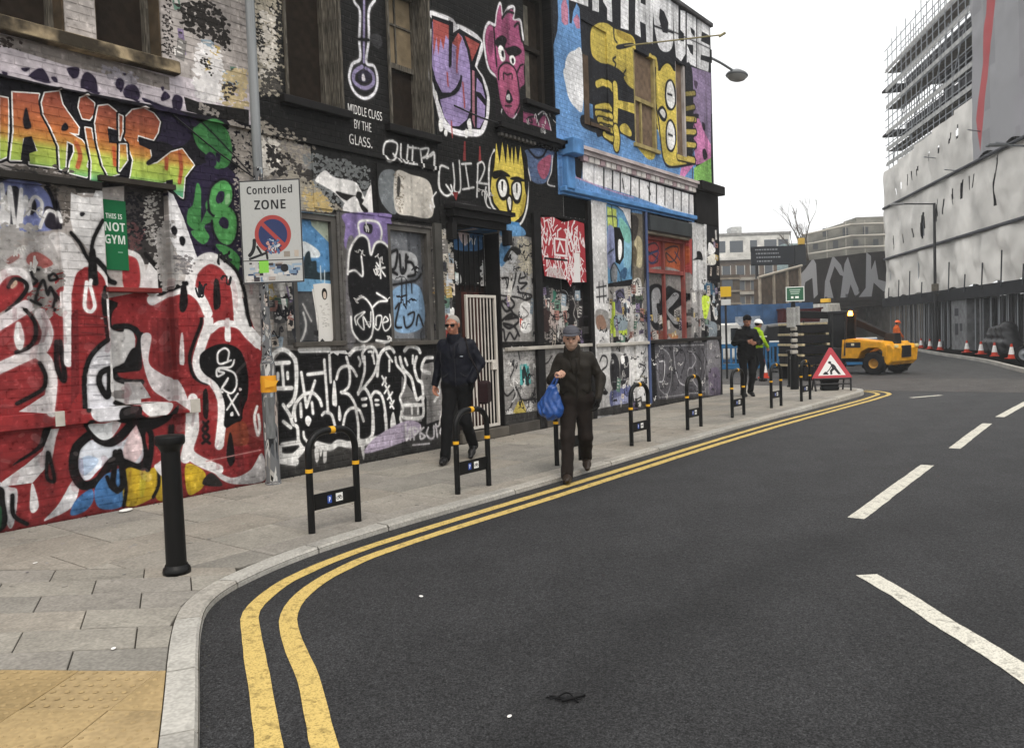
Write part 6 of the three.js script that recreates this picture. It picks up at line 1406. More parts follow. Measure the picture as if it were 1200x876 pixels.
// ---------------------------------------------------------------- street furniture on the near pavement
{
  const P = 0.1;
  const makeBollard = (label, x, z) => {
    const t = thing('bollard', label, 'bollard', [x, P, z], 0);
    part(t, 'base', lathe([[0.001, 0], [0.088, 0], [0.09, 0.02], [0.086, 0.04], [0.075, 0.05], [0.072, 0.062]], 28), blackPaint);
    part(t, 'shaft', lathe([[0.066, 0.06], [0.063, 0.5], [0.06, 0.82]], 28), blackPaint);
    part(t, 'cap', lathe([[0.06, 0.82], [0.064, 0.83], [0.079, 0.86], [0.091, 0.868], [0.096, 0.88], [0.096, 0.918], [0.09, 0.928], [0.001, 0.934]], 28), blackPaint); return t;
  };
  const b0 = makeBollard('black cast bollard at the front left before the red mural', 0.18, 2.5);
  copyOf(b0, [17.55, P, 0.8], 0, 'far black bollard beside the green sign post');
  // cycle stands: bent hoop, plate with two small signs, yellow bands
  const badge = print(128, 128, (g) => { g.fillStyle = '#26489a'; g.fillRect(0, 0, 128, 128); g.fillStyle = '#e8eaf0'; g.font = 'bold 112px sans-serif'; g.textAlign = 'center'; g.fillText('P', 64, 104); });
  const bike = print(128, 128, (g) => { g.fillStyle = '#dcdcd8'; g.fillRect(0, 0, 128, 128); g.strokeStyle = '#222'; g.lineWidth = 9; for (const x of [36, 92]) { g.beginPath(); g.arc(x, 76, 22, 0, 7); g.stroke(); } g.beginPath(); g.moveTo(36, 76); g.lineTo(54, 42); g.lineTo(84, 42); g.lineTo(92, 76); g.moveTo(54, 42); g.lineTo(66, 76); g.lineTo(84, 42); g.stroke(); });
  const t = thing('cycle_stand', '', 'cycle stand', [0, P, 0], 0, 'black cycle stands along the kerb'); const w = 0.24, r = 0.028, h = 0.8;
  const hoop = new THREE.CurvePath(), k = 0.17; hoop.add(new THREE.LineCurve3(V3(-w, 0, 0), V3(-w, h - k, 0))); hoop.add(new THREE.CubicBezierCurve3(V3(-w, h - k, 0), V3(-w, h - k * 0.4, 0), V3(-w + k * 0.45, h, 0), V3(-w + k, h, 0))); hoop.add(new THREE.LineCurve3(V3(-w + k, h, 0), V3(w - k, h, 0))); hoop.add(new THREE.CubicBezierCurve3(V3(w - k, h, 0), V3(w - k * 0.45, h, 0), V3(w, h - k * 0.4, 0), V3(w, h - k, 0))); hoop.add(new THREE.LineCurve3(V3(w, h - k, 0), V3(w, 0, 0)));
  part(t, 'hoop', new THREE.TubeGeometry(hoop, 80, r, 14), blackPaint);
  const plate = part(t, 'plate', rbx(-w + r * 0.8, w - r * 0.8, 0.175, 0.305, -0.006, 0.006, 0.003), blackPaint);
  part(plate, 'parking_badge', new THREE.BoxGeometry(0.042, 0.062, 0.002).translate(-0.055, 0.242, 0.0075), std(0xffffff, 0.5, { map: badge })); part(plate, 'cycle_badge', new THREE.BoxGeometry(0.07, 0.066, 0.002).translate(0.045, 0.245, 0.0075), std(0xffffff, 0.5, { map: bike }));
  const band = new THREE.CylinderGeometry(r + 0.002, r + 0.002, 0.03, 16); part(t, 'yellow_band', band.clone().translate(-w, 0.5, 0), yellowBand); part(t, 'yellow_band', band.clone().translate(w, 0.5, 0), yellowBand); part(t, 'yellow_band', band.clone().rotateZ(Math.PI / 2).scale(1.5, 1, 1).translate(0, h, 0), yellowBand);
  const S = [[1.60, 2.42, 'nearest black cycle stand, beside the bollard'], [3.36, 2.4, 'second cycle stand, before the man in the navy jacket'], [5.16, 2.34, 'cycle stand half hidden by the man with the blue bag'], [6.93, 2.32, 'cycle stand just past the man with the blue bag'], [8.78, 2.25, 'fifth cycle stand counted from the bollard'], [10.6, 2.22, 'cycle stand before the man in black looking down'], [12.4, 2.25, 'second last cycle stand before the roadworks sign'], [13.9, 2.33, 'last cycle stand, nearest the roadworks sign']];
  S.forEach(([x, z, label], i) => { if (!i) { t.position.set(x, P, z); t.userData.label = label; } else copyOf(t, [x, P, z], rr(-0.05, 0.05), label); });
  // green sign on its post
  const sp = thing('sign_post', 'small green direction sign on a post with grey boxes near the corner', 'sign post', [16.8, P, 1.15], 0);
  part(sp, 'pole', lathe([[0.1, 0], [0.1, 0.8], [0.06, 0.84], [0.055, 2.05], [0.045, 2.1], [0.045, 2.5]], 18), blackPaint);
  const green = print(256, 200, (g, W, H) => { g.fillStyle = '#e3e6e0'; g.fillRect(0, 0, W, H); g.fillStyle = '#2c5f45'; g.fillRect(12, 12, W - 24, H - 24); g.fillStyle = '#b9cbbd'; for (let i = 0; i < 3; i++) g.fillRect(50 + i * 8, 38 + i * 26, 150 - i * 16, 12); g.fillStyle = '#eef2ea'; g.fillRect(70, 130, 34, 30); g.fillRect(128, 130, 50, 30); });
  const face = std(0xffffff, 0.5, { map: green }), gs = part(sp, 'sign', new THREE.BoxGeometry(0.44, 0.35, 0.02), face); gs.position.set(-0.03, 2.3, 0.06); gs.rotation.y = -0.95;
  const box = dirty(0xb2b4b5, 0.6, 2); const tb = part(sp, 'junction_box', M([rbx(-0.14, 0.0, 1.5, 1.98, -0.12, 0.06, 0.01), rbx(0.02, 0.13, 1.55, 2.0, -0.06, 0.12, 0.01)]), box); part(sp, 'torn_paper', M([0, 1, 2, 3, 4, 5].map((i) => rbx(-0.075, 0.06, 0.72 + i * 0.14, 0.81 + i * 0.14, -0.08, 0.075, 0.02).rotateY(i * 0.7))), std(0xb9b6b0, 0.9, { map: bumpy(grimeTex, 4) }));
  // roadworks triangle: tube frame with splayed legs
  const rw = thing('roadworks_sign', 'red and white triangular roadworks sign on a folding frame at the corner', 'road sign', [16.5, P, 2.12], -0.95);
  const tri = print(512, 450, (g, W, H) => {
    g.fillStyle = '#b23a44'; g.fillRect(0, 0, W, H); g.fillStyle = '#e4e2e0'; g.beginPath(); g.moveTo(256, 96); g.lineTo(432, 396); g.lineTo(80, 396); g.closePath(); g.fill(); g.fillStyle = '#17171a'; g.beginPath(); g.moveTo(140, 384); g.quadraticCurveTo(178, 300, 216, 384); g.closePath(); g.fill();
    g.beginPath(); g.arc(236, 212, 20, 0, 7); g.fill(); g.beginPath(); g.moveTo(240, 226); g.quadraticCurveTo(300, 226, 318, 292); g.lineTo(372, 384); g.lineTo(338, 384); g.lineTo(290, 316); g.lineTo(262, 340); g.lineTo(262, 384); g.lineTo(236, 384); g.lineTo(234, 326); g.lineTo(262, 292); g.closePath(); g.fill(); g.lineWidth = 12; g.strokeStyle = '#17171a'; g.beginPath(); g.moveTo(262, 252); g.lineTo(228, 310); g.lineTo(190, 356); g.stroke();
  });
  const ts = [[-0.44, 0.0], [-0.46, 0.03], [-0.03, 0.73], [0.03, 0.73], [0.46, 0.03], [0.44, 0]]; const tg = uvFit(poly(ts, 0.012)).translate(0, 0.27, 0.012).rotateX(-0.12); part(rw, 'sign_face', tg, std(0xffffff, 0.4, { map: tri }));
  part(rw, 'leg', M([rod([-0.42, 0.3, 0], [-0.4, 0, 0.06], 0.022, 8)]), darkMetal); part(rw, 'leg', rod([0.42, 0.3, 0], [0.4, 0, 0.06], 0.022, 8), darkMetal); part(rw, 'leg', rod([-0.34, 0.62, -0.08], [-0.36, 0, -0.34], 0.02, 8), darkMetal); part(rw, 'leg', rod([0.34, 0.62, -0.08], [0.36, 0, -0.34], 0.02, 8), darkMetal); part(rw, 'cross_bar', M([rod([-0.41, 0.16, 0.03], [0.41, 0.16, 0.03], 0.016, 8), rod([-0.43, 0.28, 0], [0.43, 0.28, 0], 0.02, 8)]), darkMetal);
  const bag = [0, 1, 2].map((i) => rbx(-0.2, 0.2, 0.0 + i * 0.09, 0.1 + i * 0.09, -0.3, -0.08, 0.045)); solo('sandbag', 'dark ballast bag on the frame of the roadworks sign', 'sandbag', M(bag), std(0x17181a, 0.8), [16.5, P, 2.12], -0.95);
  // litter
  const twig = M([tube([[0, 0.006, 0], [0.12, 0.012, 0.05], [0.22, 0.01, 0.02]], 0.006, 12, 6), tube([[0.05, 0.006, 0.03], [0.13, 0.03, 0.0], [0.19, 0.006, 0.09]], 0.006, 12, 6), tube([[0.09, 0.006, 0.06], [0.2, 0.022, 0.045], [0.24, 0.005, -0.01]], 0.008, 12, 6), tube([[0.02, 0.004, -0.02], [0.1, 0.006, 0.02], [0.16, 0.02, 0.06]], 0.005, 12, 6)]);
  solo('black_scrap', 'twisted black rubber scrap lying on the carriageway', 'litter', twig, std(0x0d0d0e, 0.6), [0.12, 0.057, 5.58], -0.9).scale.setScalar(0.68);
  const scrap = (s) => uvBox(new THREE.IcosahedronGeometry(s, 1).scale(1.5, 0.22, 1)); const paper = std(0xe2dfda, 0.9);
  solo('paper_scrap', 'crumpled white paper against the foot of the red mural', 'litter', scrap(0.05), paper, [1.0, P + 0.015, 0.14], 0.4);
  solo('paper_scrap', 'small white scrap on the slabs below the bollard', 'litter', scrap(0.012), paper, [-0.72, P + 0.006, 3.5], 0.9); solo('paper_scrap', 'white scrap on the slabs near the mural, left of the bollard', 'litter', scrap(0.012), paper, [-0.25, P + 0.006, 1.35], 0.2); solo('paper_scrap', 'tiny white scrap on the carriageway beside the black scrap', 'litter', scrap(0.009), paper, [-0.1, 0.06, 5.55], 0.2); solo('paper_scrap', 'tiny white scrap on the carriageway beside the yellow lines', 'litter', scrap(0.012), paper, [0.8, 0.06, 4.17], 1.2);
  // grit and crumbs that gather along the kerb and the foot of the wall, gum trodden into the slabs
  const scatter = (name, label, category, geo, mat, n, put) => { const m = new THREE.InstancedMesh(geo, mat, n), q = new THREE.Object3D(), c = new THREE.Color(); for (let i = 0; i < n; i++) { const [x, y, z, k, tint] = put(); q.position.set(x, y, z); q.rotation.set(0, rr(0, 6.3), 0); q.scale.set(k * rr(0.7, 1.4), k, k * rr(0.7, 1.4)); q.updateMatrix(); m.setMatrixAt(i, q.matrix); m.setColorAt(i, c.setRGB(tint, tint * rr(0.9, 1), tint * rr(0.78, 0.95))); } m.name = name; m.userData = { kind: 'stuff', label, category }; m.castShadow = m.receiveShadow = true; scene.add(m); };
  const crumb = new THREE.IcosahedronGeometry(1, 0).scale(1, 0.55, 1);
  scatter('grit', 'grit and crumbs gathered along the kerb and the foot of the wall', 'grit', crumb, std(0xffffff, 0.95), 1500, () => { if (rnd() < 0.45) return [rr(-0.5, 14.8), P + 0.003, 0.02 + 0.09 * rnd() * rnd() + (rnd() < 0.1 ? rr(0, 0.5) : 0), rr(0.002, 0.008), rr(0.02, 0.12)]; const k = kerbRun[Math.floor(rr(60, 340))], o = rr(0.01, 0.16) * rnd() + 0.01; return [k.x - 0.2 * o, roadY(k.x) + 0.002, k.z + o, rr(0.002, 0.005), rr(0.02, 0.1)]; });
  scatter('gum_spots', 'old chewing gum trodden flat on the paving', 'gum', new THREE.CylinderGeometry(1, 1, 0.1, 9), std(0xffffff, 0.9), 170, () => [rr(-1, 13), P + 0.0026, rr(0.3, 2.45), rr(0.009, 0.02), rr(0.16, 0.3)]);
}
// ---------------------------------------------------------------- people: smooth bodies meshed from joined tapered limbs
const smin = (a, b, k) => { const h = Math.max(k - Math.abs(a - b), 0) / k; return Math.min(a, b) - h * h * k * 0.25; };
function cone(px, py, pz, c) {                                       // tapered capsule c = [ax, ay, az, bx, by, bz, ra, rb]
  const dx = c[3] - c[0], dy = c[4] - c[1], dz = c[5] - c[2], qx = px - c[0], qy = py - c[1], qz = pz - c[2]; const t = Math.max(0, Math.min(1, (qx * dx + qy * dy + qz * dz) / (dx * dx + dy * dy + dz * dz + 1e-9)));
  const ex = qx - dx * t, ey = qy - dy * t, ez = qz - dz * t; return Math.sqrt(ex * ex + ey * ey + ez * ez) - (c[6] + (c[7] - c[6]) * t);
}
const egg = (px, py, pz, e) => { const x = (px - e[0]) / e[3], y = (py - e[1]) / e[4], z = (pz - e[2]) / e[5], k = Math.sqrt(x * x + y * y + z * z); return (k - 1) * Math.min(e[3], e[4], e[5]) * (k > 1 ? 1 : 1); };
function netted(f, lo, hi, cell) {                                   // surface nets over a grid
  const n = lo.map((l, i) => Math.ceil((hi[i] - l) / cell) + 1), [nx, ny, nz] = n, val = new Float32Array(nx * ny * nz), id = new Int32Array(nx * ny * nz).fill(-1), P = [], I = [];
  for (let k = 0, q = 0; k < nz; k++) for (let j = 0; j < ny; j++) for (let i = 0; i < nx; i++, q++) val[q] = f(lo[0] + i * cell, lo[1] + j * cell, lo[2] + k * cell);
  const at = (i, j, k) => (k * ny + j) * nx + i;
  for (let k = 0; k < nz - 1; k++) for (let j = 0; j < ny - 1; j++) for (let i = 0; i < nx - 1; i++) {
    let m = 0, sx = 0, sy = 0, sz = 0, inside = 0; const v = []; for (let c = 0; c < 8; c++) { const w = val[at(i + (c & 1), j + (c >> 1 & 1), k + (c >> 2))]; v.push(w); if (w < 0) inside++; } if (!inside || inside === 8) continue;
    for (const [a, b] of [[0, 1], [2, 3], [4, 5], [6, 7], [0, 2], [1, 3], [4, 6], [5, 7], [0, 4], [1, 5], [2, 6], [3, 7]]) if (v[a] < 0 !== v[b] < 0) { const t = v[a] / (v[a] - v[b]); sx += (a & 1) + ((b & 1) - (a & 1)) * t; sy += (a >> 1 & 1) + ((b >> 1 & 1) - (a >> 1 & 1)) * t; sz += (a >> 2) + ((b >> 2) - (a >> 2)) * t; m++; }
    id[at(i, j, k)] = P.length / 3; P.push(lo[0] + (i + sx / m) * cell, lo[1] + (j + sy / m) * cell, lo[2] + (k + sz / m) * cell);
  }
  for (let k = 1; k < nz - 1; k++) for (let j = 1; j < ny - 1; j++) for (let i = 1; i < nx - 1; i++) {
    const a = val[at(i, j, k)] < 0; const quad = (p, q, r, s, flip) => { if (p < 0 || q < 0 || r < 0 || s < 0) return; flip ? I.push(p, q, r, p, r, s) : I.push(p, r, q, p, s, r); };
    if (a !== val[at(i + 1, j, k)] < 0) quad(id[at(i, j - 1, k - 1)], id[at(i, j, k - 1)], id[at(i, j, k)], id[at(i, j - 1, k)], a);
    if (a !== val[at(i, j + 1, k)] < 0) quad(id[at(i - 1, j, k - 1)], id[at(i, j, k - 1)], id[at(i, j, k)], id[at(i - 1, j, k)], !a);
    if (a !== val[at(i, j, k + 1)] < 0) quad(id[at(i - 1, j - 1, k)], id[at(i, j - 1, k)], id[at(i, j, k)], id[at(i - 1, j, k)], a);
  }
  const N = new Float32Array(P.length), e = cell * 0.5; for (let i = 0; i < P.length; i += 3) { const x = P[i], y = P[i + 1], z = P[i + 2]; let a = f(x + e, y, z) - f(x - e, y, z), b = f(x, y + e, z) - f(x, y - e, z), c = f(x, y, z + e) - f(x, y, z - e); const l = Math.hypot(a, b, c) || 1; N[i] = a / l; N[i + 1] = b / l; N[i + 2] = c / l; }
  const g = new THREE.BufferGeometry(); g.setAttribute('position', new THREE.Float32BufferAttribute(P, 3)); g.setAttribute('normal', new THREE.BufferAttribute(N, 3)); g.setIndex(I); return uvBox(g);
}
const limb = (parts, k) => (x, y, z) => { let d = 9; for (const c of parts) d = smin(d, c.length === 8 ? cone(x, y, z, c) : egg(x, y, z, c), k); return d; };
const bounds = (parts, pad) => { const lo = [9, 9, 9], hi = [-9, -9, -9]; for (const c of parts) { const pts = c.length === 8 ? [[c[0], c[1], c[2], c[6]], [c[3], c[4], c[5], c[7]]] : [[c[0], c[1], c[2], Math.max(c[3], c[4], c[5])]]; for (const p of pts) for (let i = 0; i < 3; i++) { lo[i] = Math.min(lo[i], p[i] - p[3] - pad); hi[i] = Math.max(hi[i], p[i] + p[3] + pad); } } return [lo, hi]; };
const cloth = (parts, k, cell, fold = 0, seed = 1) => { const f0 = limb(parts, k), f = fold ? (x, y, z) => f0(x, y, z) + fold * (1.6 * (vnoise(x * 11 + y * 5 + 50, y * 13 - z * 6 + 50, 997, 5) - 0.5) + 1.1 * (vnoise(x * 26 + z * 12 + 50, y * 22 + 50, 997, seed & 7) - 0.5) + 0.35 * Math.sin(y * 52 + 5 * Math.sin(x * 11 + seed))) : f0; const [lo, hi] = bounds(parts, 0.03); return netted(f, lo, hi, cell); };
const skinTex = dataTex(128, (u, v) => { const n = 226 + 70 * (fbm(u, v, 10, 201, 4) - 0.5); return [n, n * 0.98, n * 0.97]; }, true, 6);
const skin = (c) => std(c, 0.55, { map: skinTex });
const weave = dataTex(128, (u, v) => { const n = 205 + 50 * (vnoise(u * 64, v * 64, 64, 211) - 0.5) + 50 * (fbm(u, v, 4, 213, 3) - 0.5); return [n, n, n]; }, true, 4);
const fabric = (c, r = 0.85) => new THREE.MeshPhysicalMaterial({ color: c, roughness: r, specularIntensity: 0.35, map: weave, bumpMap: bumpy(weave, 14), bumpScale: 0.0012 });
function hand(wr, dir, side, out, curl, cell) {                      // wrist point, direction of the hand, thumb side, palm normal; five bent fingers
  const d = V3(...dir).normalize(), o = V3(...out).normalize(), s = V3().crossVectors(d, o).normalize().multiplyScalar(side), W = V3(...wr), at = (a, b, c) => W.clone().addScaledVector(d, a).addScaledVector(s, b).addScaledVector(o, c), P = [];
  const seg = (p, q, a, b) => P.push([p.x, p.y, p.z, q.x, q.y, q.z, a, b]); seg(at(-0.03, 0, 0), at(0.03, 0, 0), 0.026, 0.029); for (const b of [-0.027, -0.009, 0.009, 0.027]) seg(at(0.02, b * 0.7, 0), at(0.088, b, 0), 0.0145, 0.012);
  const L = [0.062, 0.078, 0.084, 0.076];
  [-0.03, -0.0105, 0.0105, 0.03].forEach((b, i) => { let p = at(0.088, b, 0), a = 0.25 * curl; for (let k = 0; k < 3; k++) { a += curl * (0.55 + 0.08 * i); const q = p.clone().addScaledVector(d, Math.cos(a) * L[i] * [0.45, 0.32, 0.23][k]).addScaledVector(o, Math.sin(a) * L[i] * [0.45, 0.32, 0.23][k]); seg(p, q, 0.0095 - k * 0.001, 0.0088 - k * 0.001); p = q; } });
  const t0 = at(0.025, 0.022, 0.004), t1 = at(0.06, 0.05, 0.012 + 0.01 * curl), t2 = at(0.092, 0.056 - 0.012 * curl, 0.02 + 0.02 * curl); seg(t0, t1, 0.014, 0.0115); seg(t1, t2, 0.0112, 0.0085);
  const [lo, hi] = bounds(P, 0.015); return netted(limb(P, 0.008), lo, hi, cell);
}
function person(o) {                                                 // o.j holds the joints in the person's own axes: z ahead, x to the person's left, y up
  const t = thing('person', o.label, 'person', o.at, o.turn), j = o.j; for (const s of ['R', 'L']) { j['sh' + s][0] *= 0.8; j['sh' + s][1] -= 0.03; j['el' + s][0] *= 0.83; if (Math.abs(j['wr' + s][0]) > 0.21) j['wr' + s][0] *= 0.85; }
  const c = o.cell ?? 0.014, fine = o.fine ?? 0.006, B = o.bulk ?? 1, H = j.head;
  const turned = (g) => g.translate(-H[0], -H[1], -H[2]).rotateX(o.nod ?? 0).rotateY(o.look ?? 0).translate(...H);
  const hx = H[0], hy = H[1], hz = H[2], face = [[hx, hy + 0.025, hz - 0.008, 0.075, 0.092, 0.094], [hx, hy - 0.035, hz + 0.02, 0.058, 0.075, 0.07], [hx, hy - 0.085, hz + 0.058, 0.028, 0.024, 0.026], [hx, hy + 0.005, hz + 0.084, hx, hy - 0.028, hz + 0.108, 0.008, 0.0135], [hx - 0.045, hy + 0.022, hz + 0.072, hx + 0.045, hy + 0.022, hz + 0.072, 0.012, 0.012], [hx - 0.036, hy - 0.03, hz + 0.055, 0.022, 0.026, 0.022], [hx + 0.036, hy - 0.03, hz + 0.055, 0.022, 0.026, 0.022], [hx, hy - 0.058, hz + 0.078, 0.025, 0.011, 0.016], [hx, hy - 0.07, hz - 0.01, hx, hy - 0.2, hz - 0.03, 0.056, 0.062]];
  const f0 = limb(face, 0.022), ears = [[hx - 0.078, hy - 0.005, hz - 0.005, 0.012, 0.032, 0.02], [hx + 0.078, hy - 0.005, hz - 0.005, 0.012, 0.032, 0.02]], fe = limb(ears, 0.004);
  const ff = (x, y, z) => { let d = smin(f0(x, y, z), fe(x, y, z), 0.008); for (const s of [-1, 1]) d = Math.max(d, -(egg(x, y, z, [hx + s * 0.032, hy + 0.002, hz + 0.098, 0.017, 0.011, 0.016]) - 0.001)); return Math.max(d, -cone(x, y, z, [hx - 0.02, hy - 0.058, hz + 0.098, hx + 0.02, hy - 0.058, hz + 0.098, 0.0035, 0.0035])); };
  const headG = turned(netted(ff, [hx - 0.11, hy - 0.2, hz - 0.12], [hx + 0.11, hy + 0.14, hz + 0.14], fine));
  const core = [[0, 1.0, 0, 0, 1.34 * o.h, j.lean ?? 0, 0.08, 0.07], [0, 1.34 * o.h, 0.01, hx * 0.8, hy - 0.15, hz - 0.03, 0.05, 0.05], ...['R', 'L'].flatMap((s) => [[...j['sh' + s], ...j['el' + s], 0.04, 0.034], [...j['el' + s], ...j['wr' + s], 0.034, 0.025], [...j['hip' + s], ...j['kn' + s], 0.06, 0.05], [...j['kn' + s], ...j['an' + s], 0.048, 0.034]]), [j.hipR[0], j.hipR[1], j.hipR[2], j.hipL[0], j.hipL[1], j.hipL[2], 0.08, 0.08], [j.shR[0] * 0.8, j.shR[1] - 0.05, j.shR[2], j.shL[0] * 0.8, j.shL[1] - 0.05, j.shL[2], 0.03, 0.03]];
  const bodyG = [cloth(core, 0.05, c * 1.6), headG]; const hs = o.hands ?? 0.0045;
  for (const [s, side] of [['R', -1], ['L', 1]]) if (o['hand' + s] !== null) { const q = o['hand' + s]; bodyG.push(hand(j['wr' + s], q[0], side * (q[3] ?? 1), q[1], q[2], hs)); }
  part(t, 'body', M(bodyG), skin(o.skin));
  if (o.gloved) part(t, 'glove', hand(j['wr' + o.gloved].map((v) => v), o.glove[0], o.gloved === 'L' ? 1 : -1, o.glove[1], o.glove[2], 0.005).scale(1, 1, 1), fabric(0x1b1a18));
  for (const s of [-1, 1]) part(t, 'brow', turned(rod([hx + s * 0.015, hy + 0.026, hz + 0.089], [hx + s * 0.05, hy + 0.028, hz + 0.078], 0.005, 6)), std(o.hair ?? 0x2a211b, 0.9)); for (const s of [-1, 1]) part(t, 'eye', turned(new THREE.SphereGeometry(0.0115, 10, 8).scale(1.1, 0.7, 1).translate(hx + s * 0.032, hy + 0.002, hz + 0.082)), std(0x2a211b, 0.25));
  part(t, 'lips', turned(new THREE.SphereGeometry(1, 12, 8).scale(0.024, 0.0075, 0.008).translate(hx, hy - 0.059, hz + 0.092)), std(0x8a4f45, 0.6));
  if (o.hair) { const hf = (x, y, z) => Math.max(egg(x, y, z, [hx, hy + 0.028, hz - 0.014, 0.083, 0.098 + (o.hairUp ?? 0), 0.1]) + 0.002 * Math.sin(x * 300) * Math.sin(z * 260 + y * 180), (z - hz) * 0.9 - (y - hy) * 0.75 + (o.hairline ?? 0.0)); part(t, 'hair', turned(netted(hf, [hx - 0.11, hy - 0.12, hz - 0.14], [hx + 0.11, hy + 0.16, hz + 0.12], fine)), std(o.hair, 0.9)); }
  if (o.beard) { const bf = (x, y, z) => Math.max(f0(x, y, z) - 0.004, (y - hy) * 0.8 + 0.036 - Math.abs(x - hx) * 0.35, -(z - hz) - 0.005, -(y - hy) - 0.13); part(t, 'beard', turned(netted(bf, [hx - 0.1, hy - 0.15, hz - 0.02], [hx + 0.1, hy, hz + 0.13], fine)), std(o.beard, 0.95)); }
  if (o.shades) { const g = std(0x0c0b0b, 0.15); part(t, 'sunglasses', turned(M([rbx(hx - 0.064, hx - 0.008, hy - 0.02, hy + 0.016, hz + 0.092, hz + 0.104, 0.008), rbx(hx + 0.008, hx + 0.064, hy - 0.02, hy + 0.016, hz + 0.092, hz + 0.104, 0.008), rod([hx - 0.066, hy + 0.008, hz + 0.095], [hx - 0.08, hy + 0.006, hz], 0.004, 6), rod([hx + 0.066, hy + 0.008, hz + 0.095], [hx + 0.08, hy + 0.006, hz], 0.004, 6), rod([hx - 0.01, hy + 0.006, hz + 0.1], [hx + 0.01, hy + 0.006, hz + 0.1], 0.004, 6)])), g); }
  if (o.cap) { const m = fabric(o.cap), q = part(t, 'cap', turned(new THREE.SphereGeometry(1, 24, 12, 0, Math.PI * 2, 0, Math.PI * 0.52).scale(0.091, 0.088, 0.11).translate(hx, hy + 0.058, hz - 0.012)), m); if (o.brim !== 0) part(q, 'brim', turned(new THREE.CylinderGeometry(0.112, 0.118, 0.008, 24, 1, false, -1.0, 2.0).scale(0.84, 1, 1.08).rotateX(0.16).translate(hx, hy + 0.056, hz + 0.03)), m); }
  if (o.helmet) { const m = std(o.helmet, 0.35), q = part(t, 'helmet', turned(new THREE.SphereGeometry(1, 24, 12, 0, Math.PI * 2, 0, Math.PI * 0.52).scale(0.112, 0.115, 0.13).translate(hx, hy + 0.035, hz - 0.006)), m); part(q, 'brim', turned(new THREE.CylinderGeometry(0.128, 0.132, 0.008, 24).scale(0.92, 1, 1.12).translate(hx, hy + 0.034, hz + 0.012)), m); }
  // clothes
  const up = [], b = o.hem ?? 0.86, L = j.lean ?? o.lean ?? 0, sy = (j.shR[1] + j.shL[1]) / 2, bw2 = 0.066 * B;
  for (const s of ['R', 'L']) up.push([...j['sh' + s], ...j['el' + s], 0.066 * B, 0.056 * B], [...j['el' + s], ...j['wr' + s].map((v, i) => v + (j['el' + s][i] - v) * 0.02), 0.055 * B, 0.043 * B]);
  up.push([0, sy + 0.045, L, j.shR[0] * 0.95, sy - 0.015, j.shR[2], 0.066 * B, 0.058 * B], [0, sy + 0.045, L, j.shL[0] * 0.95, sy - 0.015, j.shL[2], 0.066 * B, 0.058 * B]); for (const s of [-1, 1]) up.push([s * bw2, sy - 0.1, L * 0.8 + 0.01, s * bw2 * 1.1, b + 0.115, 0.0, 0.112 * B, 0.108 * B]);
  up.push([0, sy - 0.05, L - 0.02, 0, b + 0.13, 0, 0.12 * B, 0.118 * B], [j.head[0] * 0.6, sy + 0.01, L * 0.9, j.head[0] * 0.8, sy + 0.06, L + 0.01, 0.078, 0.07]);
  part(t, 'jacket', cloth(up, 0.04, c, o.fold ?? 0.006, o.h * 7), fabric(o.jacket, o.sheen ?? 0.8));
  const jf = limb(up, 0.04), front = (x, y) => { let z = 0.45; for (let i = 0; i < 90; i++) { const d = jf(x, y, z); if (d < 0.004) break; z -= Math.max(0.003, d * 0.7); } return [x, y, z]; }, seam = std(o.seam ?? 0x2a2a2d, 0.6);
  const down = (x, y0, y1, n = 9, dx = 0) => [...Array(n)].map((_, i) => front(x + dx * i / (n - 1), y0 + (y1 - y0) * i / (n - 1)));
  if (o.detail) { part(t, 'front_seam', tube(down(0.012, sy - 0.01, b + 0.02), 0.0055, 20, 5), seam); for (const sx of [-1, 1]) { part(t, 'pocket', tube([front(sx * 0.075, b + 0.23), front(sx * 0.11, b + 0.2), front(sx * 0.15, b + 0.18)], 0.007, 10, 5), seam); part(t, 'lapel', tube(down(sx * 0.055, sy + 0.015, sy - 0.16, 6, -sx * 0.035), 0.009, 10, 5), fabric(o.jacket)); } part(t, 'hem', M([tube([...Array(9)].map((_, i) => { const p = front(-0.14 + i * 0.035, b + 0.035); return p; }), 0.008, 16, 5)]), fabric(o.jacket)); if (o.badge) part(t, 'chest_badge', new THREE.SphereGeometry(0.018, 10, 6).scale(1.3, 0.5, 0.4).translate(...front(0.1, sy - 0.14)), std(0x8d9096, 0.5)); }
  part(t, 'collar', lathe([[0.095, -0.03], [0.092, 0.03], [0.084, 0.08], [0.076, 0.088], [0.068, 0.06]], 22).scale(1, 1, 1.05).rotateX(0.18).translate(j.head[0] * 0.8, sy + 0.055, L + 0.005), fabric(o.jacket, o.sheen ?? 0.8));
  const tr = [[j.hipR[0], j.hipR[1] + 0.02, j.hipR[2], j.hipL[0], j.hipL[1] + 0.02, j.hipL[2], 0.12, 0.12]]; for (const s of ['R', 'L']) tr.push([...j['hip' + s], ...j['kn' + s], 0.1, 0.075], [...j['kn' + s], j['an' + s][0], j['an' + s][1] - 0.03, j['an' + s][2], 0.074, 0.062]); part(t, 'trousers', cloth(tr, 0.035, c, 0.005, 3), fabric(o.trousers));
  for (const s of ['R', 'L']) { const a = j['an' + s], p = o['toe' + s] ?? 0, yw = o['out' + s] ?? 0, cp = Math.cos(p), sp = Math.sin(p), F = (z, y) => { const zz = z * cp - y * sp, yy = z * -sp + y * cp; return [a[0] + zz * Math.sin(yw), a[1] + yy, a[2] + zz * Math.cos(yw)]; }; part(t, 'shoe', cloth([[...F(-0.05, -0.05), ...F(0.09, -0.06), 0.042, 0.042], [...F(0.09, -0.06), ...F(0.17, -0.068), 0.043, 0.03], [...F(0, 0), ...F(0.01, -0.05), 0.046, 0.044]], 0.03, 0.008), std(o.shoes, 0.5)); }
  return t;
}
